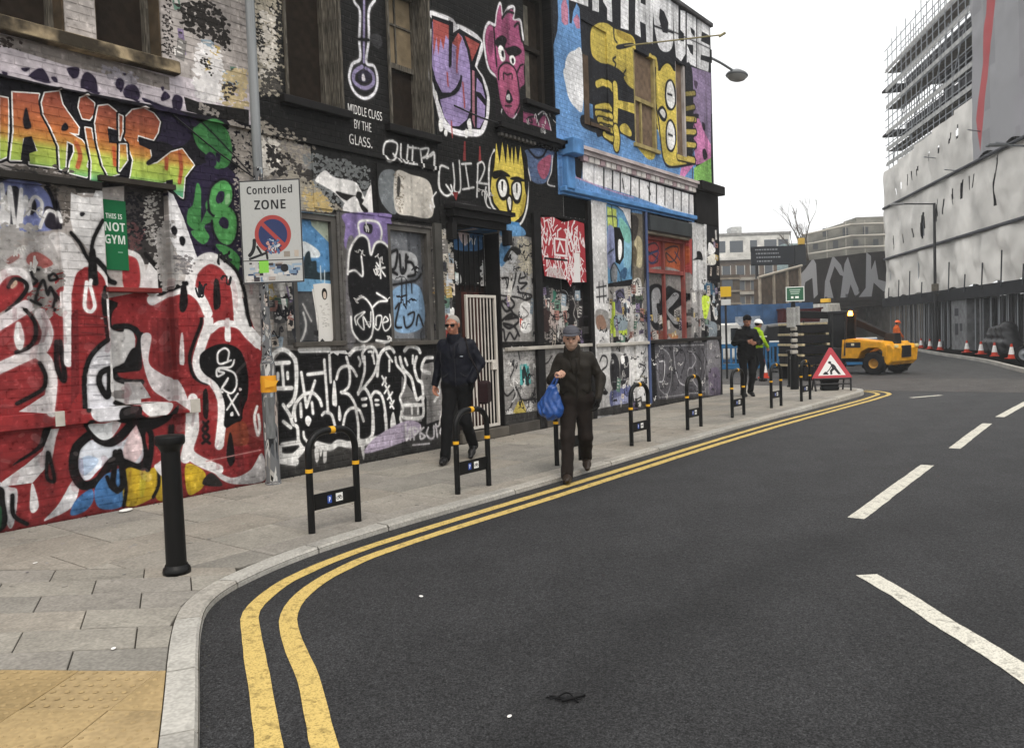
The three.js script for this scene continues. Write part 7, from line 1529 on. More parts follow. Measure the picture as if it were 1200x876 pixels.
const PY = 0.1;
{
  person({ label: 'man in a dark navy jacket and sunglasses walking along the painted wall', at: [4.72, PY, 1.02], turn: -1.1, h: 1.03, skin: 0xb9826a, hair: 0x918c86, hairUp: -0.004, hairline: -0.004, shades: true, jacket: 0x0f1220, sheen: 0.6, trousers: 0x0c0c0e, shoes: 0x0c0b0b, bulk: 1.1, fold: 0.006, look: -0.12, nod: 0.05, hem: 0.86, detail: true, badge: true,
    j: { head: [-0.02, 1.675, 0.05], shR: [-0.205, 1.46, 0], shL: [0.205, 1.46, 0], elR: [-0.3, 1.2, -0.1], wrR: [-0.36, 0.95, -0.06], elL: [0.34, 1.2, -0.04], wrL: [0.2, 0.99, 0.1], hipR: [-0.09, 0.93, 0], hipL: [0.09, 0.93, 0], knR: [-0.1, 0.52, 0.17], anR: [-0.12, 0.11, 0.26], knL: [0.085, 0.5, 0.02], anL: [0.1, 0.18, -0.3] },
    handR: [[-0.05, -1, 0.25], [0.9, 0, 0.3], 0.5], handL: null, toeL: 0.6, toeR: 0.0, lean: 0.02 });
  const bag = thing('shoulder_bag', 'small dark red bag hanging at the hip of the man in navy', 'bag', [4.72, PY, 1.02], -1.1); part(bag, 'pouch', rbx(0.27, 0.4, 0.7, 0.98, -0.12, 0.12, 0.04), fabric(0x2a1215, 0.6)); part(bag, 'strap', M([tube([[0.3, 0.97, 0.08], [0.29, 1.1, 0.13], [0.2, 1.3, 0.13], [0.13, 1.52, 0.04]], 0.011, 20, 6)]), std(0x151012, 0.7)); part(bag, 'tag', rbx(0.255, 0.268, 0.78, 0.98, 0.1, 0.115, 0.004), std(0xcfc8c0, 0.7));

  const m2 = { at: [4.6, 0.062, 2.83], turn: -0.98 };
  person({ label: 'older man in a grey cap and dark olive coat carrying a blue carrier bag', ...m2, h: 0.93, skin: 0xc49c86, hair: 0x8a8683, hairline: 0.03, beard: 0xa58876, cap: 0x62626a, jacket: 0x2b261f, sheen: 0.65, trousers: 0x241c17, shoes: 0x2a2018, bulk: 0.96, fold: 0.006, look: -0.05, nod: 0.04, hem: 0.73, detail: true, seam: 0x14120f,
    j: { head: [-0.03, 1.5, 0.12], shR: [-0.19, 1.32, 0.03], shL: [0.19, 1.32, 0.03], elR: [-0.3, 1.06, 0.04], wrR: [-0.2, 1.12, 0.23], elL: [0.33, 1.06, 0.0], wrL: [0.28, 0.86, 0.16], hipR: [-0.085, 0.83, 0], hipL: [0.085, 0.83, 0], knR: [-0.1, 0.47, 0.2], anR: [-0.12, 0.1, 0.3], knL: [0.09, 0.44, 0.02], anL: [0.1, 0.2, -0.26] },
    handR: [[0.35, 0.35, 0.7], [0.5, -0.6, 0.2], 1.15], handL: null, gloved: 'L', glove: [[-0.15, -1, 0.3], [-0.9, 0, 0.3], 0.7], toeR: -0.1, toeL: 0.35, lean: 0.06 });
  const shop = thing('carrier_bag', 'bright blue plastic carrier bag hanging from the hand of the man in the grey cap', 'bag', m2.at, m2.turn), blue = new THREE.MeshPhysicalMaterial({ color: 0x1a52a4, roughness: 0.35, clearcoat: 0.25, clearcoatRoughness: 0.3, map: bumpy(grimeTex, 2), bumpMap: bumpy(roughTex, 6), bumpScale: 0.006 });
  const bagF = limb([[-0.28, 0.74, 0.24, -0.25, 0.98, 0.28, 0.11, 0.05], [-0.37, 0.78, 0.2, -0.27, 0.98, 0.27, 0.08, 0.04], [-0.2, 0.76, 0.26, -0.23, 0.98, 0.28, 0.09, 0.05]], 0.06), crinkle = (x, y, z) => bagF(x, y, z) + 0.016 * (vnoise(x * 9 + z * 5 + 40, y * 5 + 40, 997, 3) - 0.5) + 0.026 * (vnoise(x * 22 - y * 8 + 60, y * 10 + z * 14 + 60, 997, 4) - 0.5) + 0.004 * Math.sin(x * 75 + z * 50 + 4 * Math.sin(y * 16));
  part(shop, 'sack', netted(crinkle, [-0.56, 0.56, 0.02], [-0.02, 1.1, 0.46], 0.01).translate(0.24, -1.02, -0.28).scale(0.84, 0.95, 0.84).translate(-0.24, 1.02, 0.28), blue); part(shop, 'handle', M([tube([[-0.27, 1.0, 0.26], [-0.22, 1.08, 0.29], [-0.16, 1.16, 0.3]], 0.013, 12, 6), tube([[-0.22, 1.0, 0.3], [-0.19, 1.08, 0.31], [-0.15, 1.15, 0.31]], 0.013, 12, 6)]), blue);

  person({ label: 'man all in black looking down at his hands beyond the cycle stands', at: [14.55, PY, 0.85], turn: -0.78, h: 1.03, cell: 0.02, fine: 0.008, hands: 0.006, skin: 0xa87860, hair: 0x14110f, hairline: -0.01, cap: 0x111113, brim: 0, jacket: 0x090a0b, trousers: 0x0b0b0c, shoes: 0x0c0c0c, bulk: 1.16, fold: 0.009, nod: 0.3, hem: 0.8,
    j: { head: [0, 1.67, 0.06], shR: [-0.21, 1.46, 0], shL: [0.21, 1.46, 0], elR: [-0.35, 1.2, 0.02], wrR: [-0.1, 1.22, 0.24], elL: [0.35, 1.2, 0.02], wrL: [0.12, 1.18, 0.24], hipR: [-0.1, 0.93, 0], hipL: [0.1, 0.93, 0], knR: [-0.11, 0.52, 0.08], anR: [-0.13, 0.11, 0.06], knL: [0.1, 0.5, 0.06], anL: [0.11, 0.13, -0.1] },
    handR: [[0.8, 0.1, 0.3], [0, 0.2, -1], 0.6], handL: [[-0.8, 0.1, 0.3], [0, 0.2, -1], 0.6], toeL: 0.25 });
  const worker = (label, at, turn, top, helmet, extra = {}) => person({ label, at, turn, h: 1.0, cell: 0.026, fine: 0.011, hands: 0.009, skin: 0xa87860, hair: 0x1d1714, helmet, jacket: top, sheen: 0.7, trousers: 0x191a20, shoes: 0x17130f, bulk: 1.12, hem: 0.86, nod: 0.15,
    j: { head: [0, 1.62, 0.06], shR: [-0.2, 1.42, 0], shL: [0.2, 1.42, 0], elR: [-0.3, 1.16, 0.03], wrR: [-0.24, 0.98, 0.2], elL: [0.3, 1.16, 0.03], wrL: [0.26, 0.98, 0.2], hipR: [-0.09, 0.9, 0], hipL: [0.09, 0.9, 0], knR: [-0.1, 0.5, 0.1], anR: [-0.1, 0.11, 0.05], knL: [0.1, 0.5, 0.04], anL: [0.11, 0.12, -0.12] }, handR: [[0, -1, 0.4], [1, 0, 0], 0.6], handL: [[0, -1, 0.4], [-1, 0, 0], 0.6], ...extra });
  const hv = worker('worker in a yellow high-visibility jacket and white helmet behind the man in black', [19.5, 0.1, -0.78], 1.0, 0xb6e01e, 0xe6e6e4); part(hv, 'reflective_band', M([rbx(-0.26, 0.26, 1.05, 1.1, -0.17, 0.17, 0.05), rbx(-0.25, 0.25, 1.25, 1.29, -0.17, 0.17, 0.05)]), std(0xb9bcb4, 0.4));
  const ov = worker('worker in bright orange clothes and helmet beyond the yellow machine', [38.0, 0, -1.05], 0.6, 0xf4701f, 0xf0641c); 
}
// ---------------------------------------------------------------- beyond the corner
const wheelGeo = (r, w) => lathe([[r * 0.42, -w / 2], [r * 0.8, -w / 2], [r * 0.95, -w * 0.42], [r, -w * 0.28], [r, w * 0.28], [r * 0.95, w * 0.42], [r * 0.8, w / 2], [r * 0.42, w / 2]], 30).rotateZ(Math.PI / 2);
const rimGeo = (r, w) => lathe([[0.001, w * 0.2], [r * 0.12, w * 0.24], [r * 0.16, w * 0.14], [r * 0.34, w * 0.1], [r * 0.4, w * 0.36], [r * 0.46, w * 0.44], [r * 0.46, -w * 0.44], [0.001, -w * 0.44]], 24).rotateZ(-Math.PI / 2);
const rubber = dirty(0x17171a, 0.9, 2, 0.006), glassDark = new THREE.MeshPhysicalMaterial({ color: 0x20262a, roughness: 0.08, clearcoat: 1 });
const tread = (r, w, n) => M([...Array(n)].map((_, i) => { const a = i / n * Math.PI * 2; return bx(-w / 2, w / 2, r - 0.01, r + 0.014, -0.022, 0.022).rotateY(i % 2 ? 0.35 : -0.35).rotateX(a); }));
{ // telehandler: z of its own axes points to the front (to the left of the picture)
  const t = thing('telehandler', 'yellow and black telehandler with a lit amber beacon at the junction', 'telehandler', [25.47, 0, 0.168], 2.85); t.scale.setScalar(0.87); const yel = dirty(0xe8a614, 0.45, 0.9, 0.001), blk = std(0x141416, 0.55), blk2 = std(0x0e0e0f, 0.7);
  // x = own left, y up, z ahead; length about 4.2 m
  const R = 0.42, W = 0.34, wheel = (x, z, st) => { const w = part(t, 'wheel', M([wheelGeo(R, W), tread(R, W, 22)]).rotateY(st).translate(x, R, z), rubber); part(w, 'rim', rimGeo(R, W).scale(x > 0 ? 1 : -1, 1, 1).rotateY(st).translate(x, R, z), std(0xb98a3a, 0.6)); };
  wheel(0.78, -1.45, 0.15); wheel(-0.78, -1.45, 0.15); wheel(0.78, 1.15, 0); wheel(-0.78, 1.15, 0);
  const side = (pts, x0, x1, bevel = 0.03) => poly(pts, Math.abs(x1 - x0) - bevel * 2, bevel).rotateY(-Math.PI / 2).translate(Math.max(x0, x1) - bevel, 0, 0);   // outline in (z, y)
  part(t, 'chassis', side([[-1.7, 0.45], [1.6, 0.45], [1.6, 0.75], [-1.7, 0.8]], -0.42, 0.42), blk);
  const eng = part(t, 'engine_cover', side([[-1.95, 0.62], [-1.95, 1.02], [-1.8, 1.2], [-0.6, 1.34], [-0.2, 1.3], [-0.15, 0.6], [-0.82, 0.6], [-0.95, 0.85], [-1.22, 0.98], [-1.62, 0.98], [-1.84, 0.8], [-1.88, 0.62]], 0.2, 0.88), yel); part(eng, 'vent', rbx(0.875, 0.89, 1.0, 1.2, -0.95, -0.35, 0.03), blk); part(eng, 'badge', rbx(0.885, 0.895, 1.08, 1.16, -0.7, -0.58, 0.004), std(0xd8cfb0, 0.4));
  part(t, 'side_pod', side([[-1.95, 0.62], [-1.95, 1.02], [-1.8, 1.2], [-0.2, 1.25], [-0.15, 0.6], [-0.95, 0.85], [-1.22, 0.98], [-1.62, 0.98], [-1.84, 0.8]], -0.88, -0.3), yel);
  const tail = part(t, 'counterweight', side([[-2.15, 0.5], [-2.2, 0.95], [-2.05, 1.1], [-1.75, 1.12], [-1.75, 0.4], [-2.0, 0.36]], -0.86, 0.86, 0.05), yel); part(tail, 'grille', rbx(-0.3, 0.3, 0.62, 1.05, -2.23, -2.17, 0.02), blk); for (const x of [-0.7, 0.7]) part(t, 'rear_light', rbx(x - 0.09, x + 0.09, 0.98, 1.09, -2.25, -2.17, 0.02), std(0xd8c890, 0.3));
  const cab = part(t, 'cab', M([rod([0.86, 0.7, 0.62], [0.8, 2.3, 0.3], 0.045, 8), rod([0.86, 0.7, -0.3], [0.8, 2.3, -0.35], 0.045, 8), rod([0.2, 0.9, 0.62], [0.2, 2.3, 0.3], 0.045, 8), rod([0.2, 0.9, -0.3], [0.2, 2.3, -0.35], 0.045, 8), rbx(0.16, 0.86, 0.5, 1.0, -0.3, 0.66, 0.04)]), blk); part(cab, 'roof', rbx(0.14, 0.86, 2.27, 2.4, -0.45, 0.42, 0.04), blk); part(cab, 'seat', M([rbx(0.32, 0.7, 1.0, 1.12, -0.2, 0.2, 0.04), rbx(0.32, 0.7, 1.1, 1.6, -0.28, -0.18, 0.04)]), std(0x24221f, 0.8));
  part(cab, 'window', M([rbx(0.83, 0.84, 1.02, 2.26, -0.28, 0.4, 0.004), rbx(0.2, 0.82, 1.02, 2.26, -0.34, -0.33, 0.004)]), new THREE.MeshPhysicalMaterial({ color: 0x30363a, roughness: 0.05, specularIntensity: 0.5, transmission: 0.9, thickness: 0 }));
  part(t, 'boom', M([side([[-1.75, 1.2], [-1.7, 1.44], [0.3, 2.36], [2.3, 2.5], [2.35, 2.22], [0.4, 2.1]], -0.22, 0.12)]), blk2); part(t, 'boom_pivot', side([[-1.9, 0.9], [-1.85, 1.5], [-1.5, 1.5], [-1.3, 0.9]], -0.28, 0.16), blk); part(t, 'front_guard', M([side([[0.7, 0.75], [0.8, 1.05], [1.7, 0.95], [1.7, 0.75]], 0.45, 0.9), side([[0.7, 0.75], [0.8, 1.05], [1.7, 0.95], [1.7, 0.75]], -0.9, -0.45)]), blk); part(t, 'carriage', M([rbx(-0.55, 0.55, 0.2, 0.85, 2.0, 2.08, 0.02), rbx(-0.4, -0.28, 0.2, 0.28, 2.08, 3.1, 0.02), rbx(0.28, 0.4, 0.2, 0.28, 2.08, 3.1, 0.02)]), blk);
  const bc = part(t, 'beacon', lathe([[0.08, 0], [0.085, 0.04], [0.075, 0.13], [0.05, 0.17], [0.001, 0.18]], 16).translate(0.78, 2.2, -0.5), new THREE.MeshStandardMaterial({ color: 0xff9a2a, emissive: 0xffa23a, emissiveIntensity: 14, roughness: 0.3 })); part(bc, 'beacon_base', lathe([[0.06, -0.02], [0.06, 0.002]], 16).translate(0.78, 2.2, -0.5), blk); part(bc, 'beacon_bracket', rbx(0.74, 0.82, 2.15, 2.19, -0.55, -0.32, 0.01), blk);
  const lamp = new THREE.PointLight(0xff9a30, 1.3, 6, 2); lamp.position.set(25.47 + 0.87 * (0.78 * Math.cos(2.85) - 0.66 * Math.sin(2.85)), 2.03, 0.168 + 0.87 * (-0.78 * Math.sin(2.85) - 0.66 * Math.cos(2.85))); lamp.castShadow = true; lamp.shadow.radius = 3; scene.add(lamp);
}
{ // stack of dark packs on pale timber bearers, on the forks
  const t = thing('timber_stack', 'stack of dark packs separated by pale timber bearers before the yellow machine', 'stack', [21.9, 0, -0.25], 0.9), pale = dirty(0xc9bb9a, 0.85, 2), dk = dirty(0x17161a, 0.8, 2);
  for (let i = 0; i < 5; i++) { const y = 0.42 + i * 0.31, s = [0.15, 0.05, 0.02, 0.06, 0.12][i]; for (const z of [-0.42, 0.42]) part(t, 'bearer', uvBox(rbx(-0.66 + s, 0.66 - s * 0.6, y, y + 0.065, z - 0.05, z + 0.05, 0.008)), pale); if (i < 4) part(t, 'pack', M([-2, -1, 0, 1].map((k) => uvBox(rbx(k * 0.3 + 0.01 - 0.02, k * 0.3 + 0.28, y + 0.067, y + 0.305, -0.46, 0.46, 0.012)))), dk); }
  part(t, 'skid', M([rbx(-0.62, -0.5, 0.02, 0.42, -0.4, 0.4, 0.02), rbx(0.5, 0.62, 0.02, 0.42, -0.4, 0.4, 0.02)]), dk); part(t, 'upright', M([rod([-0.7, 0.05, 0.5], [-0.7, 1.95, 0.5], 0.03, 8), rod([0.7, 0.05, 0.5], [0.7, 1.8, 0.5], 0.03, 8)]), darkMetal);
}
const cones = (() => { // traffic cones
  const t = thing('traffic_cone', 'traffic cone farthest along the kerb of the sheeted building', 'traffic cone', [49.2, 0.12, -2.1], 0, 'traffic cones along the far kerb'), or = dirty(0xc9412a, 0.6, 2);
  t.scale.setScalar(0.78); part(t, 'foot', rbx(-0.22, 0.22, 0, 0.05, -0.22, 0.22, 0.02), or); part(t, 'body', lathe([[0.17, 0.05], [0.135, 0.22]], 20), or); part(t, 'white_sleeve', lathe([[0.136, 0.22], [0.07, 0.58]], 20), std(0xe6e3df, 0.5)); part(t, 'tip', lathe([[0.069, 0.58], [0.04, 0.73], [0.001, 0.74]], 20), or);
  [[47.0, -1.25, 'second farthest cone along the far kerb'], [44.9, -0.4, 'third farthest cone along the far kerb, below the tall lamp column'], [40.4, 1.5, 'cone before the dark tarpaulin, left of the three beside it'], [37.9, 2.4, 'cone at the right edge of the dark tarpaulin'], [35.4, 3.2, 'second nearest cone along the far kerb'], [32.8, 4.05, 'nearest cone along the far kerb, by the motorcycle']].forEach(([x, z, l]) => copyOf(t, [x, 0.12, z], rr(0, 1), l));
  copyOf(t, [21.0, 0.1, -1.15], 0.3, 'single cone on the footway behind the man in black').userData.group = undefined; return t;
})();
{ // blue barriers, hoarding, cars
  const blue = dirty(0x2f6da0, 0.6, 1), t = thing('pedestrian_barrier', 'blue plastic barrier at the left end of the row, beside the corner pier', 'barrier', [24.1, 0.05, -5.2], -0.92, 'blue barriers across the side street');
  part(t, 'panel', M([rbx(-0.98, 0.98, 0.92, 1.08, -0.03, 0.03, 0.02), rbx(-0.98, 0.98, 0.16, 0.36, -0.03, 0.03, 0.02), rbx(-0.98, -0.9, 0.1, 1.05, -0.03, 0.03, 0.02), rbx(0.9, 0.98, 0.1, 1.05, -0.03, 0.03, 0.02), ...[...Array(11)].map((_, i) => rbx(-0.86 + i * 0.165, -0.79 + i * 0.165, 0.36, 0.92, -0.02, 0.02, 0.01))]), blue); part(t, 'top_rail', rbx(-0.95, 0.95, 1.08, 1.14, -0.028, 0.028, 0.01), std(0xd5d8d6, 0.5)); for (const x of [-0.8, 0.8]) part(t, 'foot', rbx(x - 0.05, x + 0.05, 0, 0.06, -0.3, 0.3, 0.02), darkMetal);
  [[25.3, -3.6, 'second blue plastic barrier, right behind the man in black'], [26.55, -2.0, 'third blue plastic barrier, behind the worker in yellow'], [27.75, -0.42, 'blue plastic barrier hidden in part by the timber stack']].forEach(([x, z, l]) => copyOf(t, [x, 0, z], -0.92, l));
  const car = (name, label, at, turn, body, h, van) => { const c = thing(name, label, van ? 'van' : 'car', at, turn), L = van ? 2.1 : 2.2, p = dirty(body, 0.3, 0.5, 0.0005), prof = van ? [[-L, 0.35], [-L, h - 0.15], [-L + 0.1, h], [0.8, h], [1.35, 1.15], [L, 0.98], [L + 0.08, 0.4]] : [[-L, 0.4], [-L, 1.1], [-L + 0.3, h - 0.08], [-0.9, h], [0.45, h - 0.02], [1.1, 1.15], [L - 0.05, 0.98], [L + 0.05, 0.45]]; const g = poly(prof, 1.6, 0.08).rotateY(-Math.PI / 2).translate(0.8, 0, 0); part(c, 'body', g, p);
    part(c, 'window', M([poly(van ? [[0.5, 1.15], [0.5, h - 0.2], [0.78, h - 0.2], [1.2, 1.15]] : [[-1.5, 1.12], [-1.25, h - 0.15], [0.35, h - 0.15], [0.9, 1.12]], 1.775, 0.004).rotateY(-Math.PI / 2).translate(0.888, 0, 0)]), glassDark); part(c, 'windscreen', new THREE.BoxGeometry(1.4, 0.02, 0.62).rotateX(van ? 0.98 : 0.76).translate(0, (h + 1.12) / 2 - 0.02, van ? 1.17 : 0.87), glassDark);
    for (const z of [-1.35, 1.4]) for (const x of [-0.78, 0.78]) { const w = part(c, 'wheel', wheelGeo(0.34, 0.22).translate(x, 0.34, z), rubber); part(w, 'rim', rimGeo(0.34, 0.22).scale(x > 0 ? 1 : -1, 1, 1).translate(x, 0.34, z), steel); } for (const x of [-0.62, 0.62]) { part(c, 'headlight', rbx(x - 0.16, x + 0.16, 0.72, 0.88, L - 0.02, L + 0.06, 0.03), std(0xd8dadb, 0.2)); part(c, 'rear_light', rbx(x - 0.1, x + 0.1, 0.8, 1.05, -L - 0.1, -L - 0.04, 0.03), std(0x8a1c1c, 0.3)); } return c; };
  car('parked_van', 'white van behind the blue barriers, beside the corner pier', [28.9, 0, -6.2], 0.66, 0xd5d7d8, 1.86, true); car('parked_car', 'black car behind the blue barriers and the worker in yellow', [29.9, 0, -2.6], 0.66, 0x101114, 1.8, false);
  const hd = thing('hoarding', 'tall blue site hoarding behind the parked cars', 'hoarding', [34.0, 0, -7.4], -0.905), hb = dirty(0x3d5d86, 0.75, 0.5); for (let i = 0; i < 6; i++) part(hd, 'panel', uvBox(rbx(-3.4 + i * 1.21, -2.2 + i * 1.21, 0.02, 2.75 + (i % 2) * 0.02, -0.04, 0.0 + (i % 3) * 0.008, 0.01)), hb); for (let i = 0; i < 4; i++) part(hd, 'post', bx(-3.0 + i * 2.2, -2.9 + i * 2.2, 0, 2.8, -0.16, -0.045), darkTimber); part(hd, 'white_poster', rbx(0.1, 1.3, 1.35, 2.2, 0.03, 0.04, 0.004), dirty(0x9aa4b2, 0.8, 2));
  const ys = thing('warning_sign', 'yellow sign with a small white plate on a dark post by the blue hoarding', 'road sign', [21.35, 0.05, -2.46], -0.9); part(ys, 'pole', lathe([[0.035, 0], [0.035, 2.9]], 12), darkMetal); part(ys, 'yellow_plate', rbx(-0.17, 0.17, 2.58, 2.9, 0.04, 0.055, 0.01), std(0xd6ae1e, 0.5)); part(ys, 'white_plate', rbx(-0.15, 0.15, 2.32, 2.5, 0.04, 0.055, 0.01), std(0xc8c9c8, 0.5));
  // white highway truck and dark red skip beyond the stack
  const tk = thing('works_truck', 'white works truck with an amber light bar beyond the timber stack', 'truck', [38.3, 0, -4.55], 1.2); tk.scale.set(0.5, 1.04, 0.6); part(tk, 'cab', poly([[-0.2, 0.5], [-0.2, 2.62], [1.3, 2.62], [1.75, 1.6], [1.85, 0.5]], 1.8, 0.06).rotateY(-Math.PI / 2).translate(0.9, 0, 0), dirty(0xd8d8d4, 0.4)); part(tk, 'bed', rbx(-1, 1, 0.7, 1.5, -3.2, -0.3, 0.03), darkMetal); part(tk, 'light_bar', rbx(-0.5, 0.5, 2.68, 2.86, 0.4, 0.7, 0.04), std(0xe0b038, 0.4)); part(tk, 'windscreen', new THREE.BoxGeometry(1.5, 0.03, 0.9).rotateX(1.16).translate(0, 2.1, 1.56), glassDark); for (const z of [-2.4, 1.0]) for (const x of [-0.8, 0.8]) part(tk, 'wheel', wheelGeo(0.42, 0.26).translate(x, 0.42, z), rubber);
  const sk = thing('skip', 'dark red steel skip beyond the green sign', 'skip', [36.6, 0, -5.6], 0.66); part(sk, 'tub', poly([[-1.4, 1.2], [-1.9, 2.45], [1.9, 2.45], [1.4, 1.2]], 1.7, 0.03).translate(0, 0, -0.85), dirty(0x5a2024, 0.8, 0.8)); part(sk, 'rim', M([rbx(-1.95, 1.95, 2.42, 2.5, 0.83, 0.93, 0.01), rbx(-1.95, 1.95, 2.42, 2.5, -0.93, -0.83, 0.01)]), dirty(0x4a2022, 0.8)); part(sk, 'stand', bx(-1.3, 1.3, 0, 1.2, -0.7, 0.7), darkMetal);
}
{ // the sheeted building on the right, standing along its own line; local x runs away from the viewer, z to the street
  const ang = Math.atan2(0.478, 0.878), t = thing('scaffolded_building', 'large unfinished building wrapped in pale sheeting and scaffolding on the right', 'building', [56.0, 0, -5.1], ang + Math.PI);
  // own axes after the turn: +x towards the viewer along the front, +z into the street
  const conc = dirty(0x55555a, 0.9, 0.25), dark = dirty(0x212226, 0.9, 0.4), sheetM = std(0xe4e2df, 0.6, { map: bumpy(grimeTex, 0.09), side: THREE.DoubleSide }), pole = std(0x9a9da1, 0.6); const S = -1;
  const L = 34;
  for (const [y, d] of [[5.8, 0.4], [8.9, 0.4], [11.6, 0.4], [14.4, 0.45], [17.3, 0.5]]) part(t, 'floor_slab', uvBox(bx(0.3, L, y, y + d, S * 0.9, S * 16)), conc);
  for (let i = 0; i < 8; i++) part(t, 'column', M([3, 9].map((z) => uvBox(bx(1 + i * 4.4, 1.5 + i * 4.4, 0, 17.3, S * z, S * (z + 0.5))))), conc); part(t, 'core_wall', uvBox(bx(6, L - 2, 0, 18, S * 15, S * 15.4)), dark); part(t, 'partition', M([uvBox(bx(3.6, L - 1, 5.9, 17.3, S * 4, S * 4.2)), uvBox(bx(3.6, 3.8, 5.9, 17.3, S * 15, S * 4.2))]), dirty(0x46474b, 0.9, 0.3));
  const std0 = rod([0, 0, 0], [0, 20.3, 0], 0.03, 6), led = rod([-0.7, 0, 0], [L, 0, 0], 0.03, 6);
  for (let i = 0; i < 24; i++) for (const z of [0.1, S * 0.85]) part(t, 'scaffold_standard', std0.clone().translate(i * 0.92 + (z > 0 ? 0 : 0.3), (i * 7 % 5) * 0.22 - 0.4, z), pole);
  for (const y of [11.9, 12.4, 12.9, 13.7, 14.2, 14.9, 15.4, 16.0, 16.9, 17.5, 18.0, 18.6, 19.4, 20.0]) for (const z of [0.1, S * 0.85]) part(t, 'scaffold_ledger', led.clone().translate(0, y, z), pole);
  for (const y of [13.2, 16.0, 18.4]) part(t, 'scaffold_deck', uvBox(bx(-0.2, 20, y, y + 0.05, S * 0.8, 0.05)), dirty(0x8a8478, 0.9)); for (const y of [12.8, 13.8, 14.9, 16.6, 17.7, 19.0]) part(t, 'toe_board', uvBox(bx(-0.3, 20, y - 0.55, y - 0.3, 0.14, 0.17)), dirty(0xb3b4b5, 0.8));
  for (let i = 0; i < 5; i++) part(t, 'brace', rod([1 + i * 3.4, 12.2 + i * 0.7, 0.16], [4 + i * 3.4, 16 + i * 0.8, 0.16], 0.03, 6), pole); for (const y of [11.6, 14.4, 17.4]) part(t, 'deck_end', uvBox(bx(-1.4, 0.3, y + 0.02, y + 0.16, S * 2.4, 0.1)), dark);
  // loose sheeting in three tiers of panels
  function sail(x0, x1, y0, y1, seed, holes, amp = 0.16) {
    const nx = Math.max(6, Math.round((x1 - x0) / 0.14)), ny = Math.round((y1 - y0) / 0.14), P = [], U = [], I = [];
    for (let j = 0; j <= ny; j++) for (let i = 0; i <= nx; i++) { const a = i / nx, b = j / ny, x = x0 + (x1 - x0) * a, y = y0 + (y1 - y0) * b, e = Math.sin(Math.PI * b) * 0.7 + 0.3; const w = fbm(x / 40 + seed * 0.13, y / 40, 26, seed, 3) - 0.5, v = Math.sin(x * 2.2 + 2.5 * w + y * 0.9 + seed) * 0.25 + Math.sin(x * 6 + y * 1.7 + seed * 2) * 0.1, crease = -Math.abs(((x * 0.45 + y * 0.32 + seed * 0.37) % 1) - 0.5) * 0.4; P.push(x + 0.05 * w, y + (j === 0 ? 0.12 * Math.sin(x * 2.3 + seed) : 0), 0.22 + amp * e * (w * 1.9 + v + crease + 0.4)); U.push(x, y); }
    for (let j = 0; j < ny; j++) for (let i = 0; i < nx; i++) { const x = x0 + (x1 - x0) * (i + 0.5) / nx, y = y0 + (y1 - y0) * (j + 0.5) / ny; if (holes.some(([hx, hy, hw, hh]) => Math.abs(x - hx - (y - hy) * 0.1) < 0.72 * hw * (1 - 0.5 * Math.abs(y - hy) / hh) && Math.abs(y - hy) < hh)) continue; const a = j * (nx + 1) + i; I.push(a, a + 1, a + nx + 1, a + 1, a + nx + 2, a + nx + 1); }
    const g = new THREE.BufferGeometry(); g.setAttribute('position', new THREE.Float32BufferAttribute(P, 3)); g.setAttribute('uv', new THREE.Float32BufferAttribute(U, 2)); g.setIndex(I); g.computeVertexNormals(); return g;
  }
  const up = [[9.4, 11.2, 0.12, 0.28], [11.2, 11.35, 0.14, 0.3], [12.2, 11.5, 0.2, 0.38], [8.2, 11.1, 0.1, 0.3], [6.1, 10.7, 0.14, 0.3], [5.2, 10.6, 0.14, 0.32], [4.2, 10.5, 0.14, 0.3], [3.1, 10.4, 0.1, 0.2], [1.8, 10.2, 0.12, 0.2], [2.3, 10.3, 0.1, 0.22]], mid = [[9.1, 7.9, 0.2, 0.6], [10.0, 8.0, 0.14, 0.45], [11.6, 8.2, 0.14, 0.4], [12.6, 8.5, 0.26, 0.5], [13.6, 8.6, 0.14, 0.4], [14.2, 8.6, 0.14, 0.4], [6.9, 7.3, 0.5, 0.75], [1.3, 6.9, 0.25, 0.5], [5.1, 7.2, 0.12, 0.4], [16.6, 8.2, 0.3, 1.2], [20.3, 8.2, 0.6, 0.7], [3.2, 7.0, 0.1, 0.3]];
  const cuts = [-0.7, 2.3, 5.4, 8.4, 11.6, 14.4, 17.5, 20.6, 24, 28, 32]; for (let i = 0; i < cuts.length - 1; i++) { const a = cuts[i], b = cuts[i + 1]; if (a < 14.3) part(t, 'sheeting', sail(a, b, 9.45, 11.9 + (a + b) * 0.032, 11, up), sheetM); part(t, 'sheeting', sail(a, b, 6.02, 9.5, 31, mid, 0.2), sheetM); part(t, 'sheeting', sail(a, b, 3.35, 6.05, 51, [], 0.3), sheetM); }
  for (const y of [9.45, 6.0]) part(t, 'sheeting_rail', M([rod([-0.5, y, 0.36], [L, y, 0.36], 0.09, 8)]), std(0x3a3b3f, 0.6)); for (let i = 0; i < 12; i++) part(t, 'hanging_tube', rod([1 + i * 2.1, 3.1, 0.55], [1 + i * 2.1, 4.0 + (i % 3) * 0.4, 0.5], 0.035, 6), std(0x3c3d40, 0.6));
  for (let i = 0; i < 5; i++) part(t, 'tie_tube', M([rod([9 + i * 3, 10.8 - (i % 2) * 1.3, 0.1], [9.7 + i * 3, 10.8 - (i % 2) * 1.3, 1.1], 0.03, 6)]), pole);
  part(t, 'backing_wall', uvBox(bx(0.2, L, 5.9, 11.5, S * 1.1, S * 0.95)), dirty(0x4c4c4e, 0.9, 0.4));
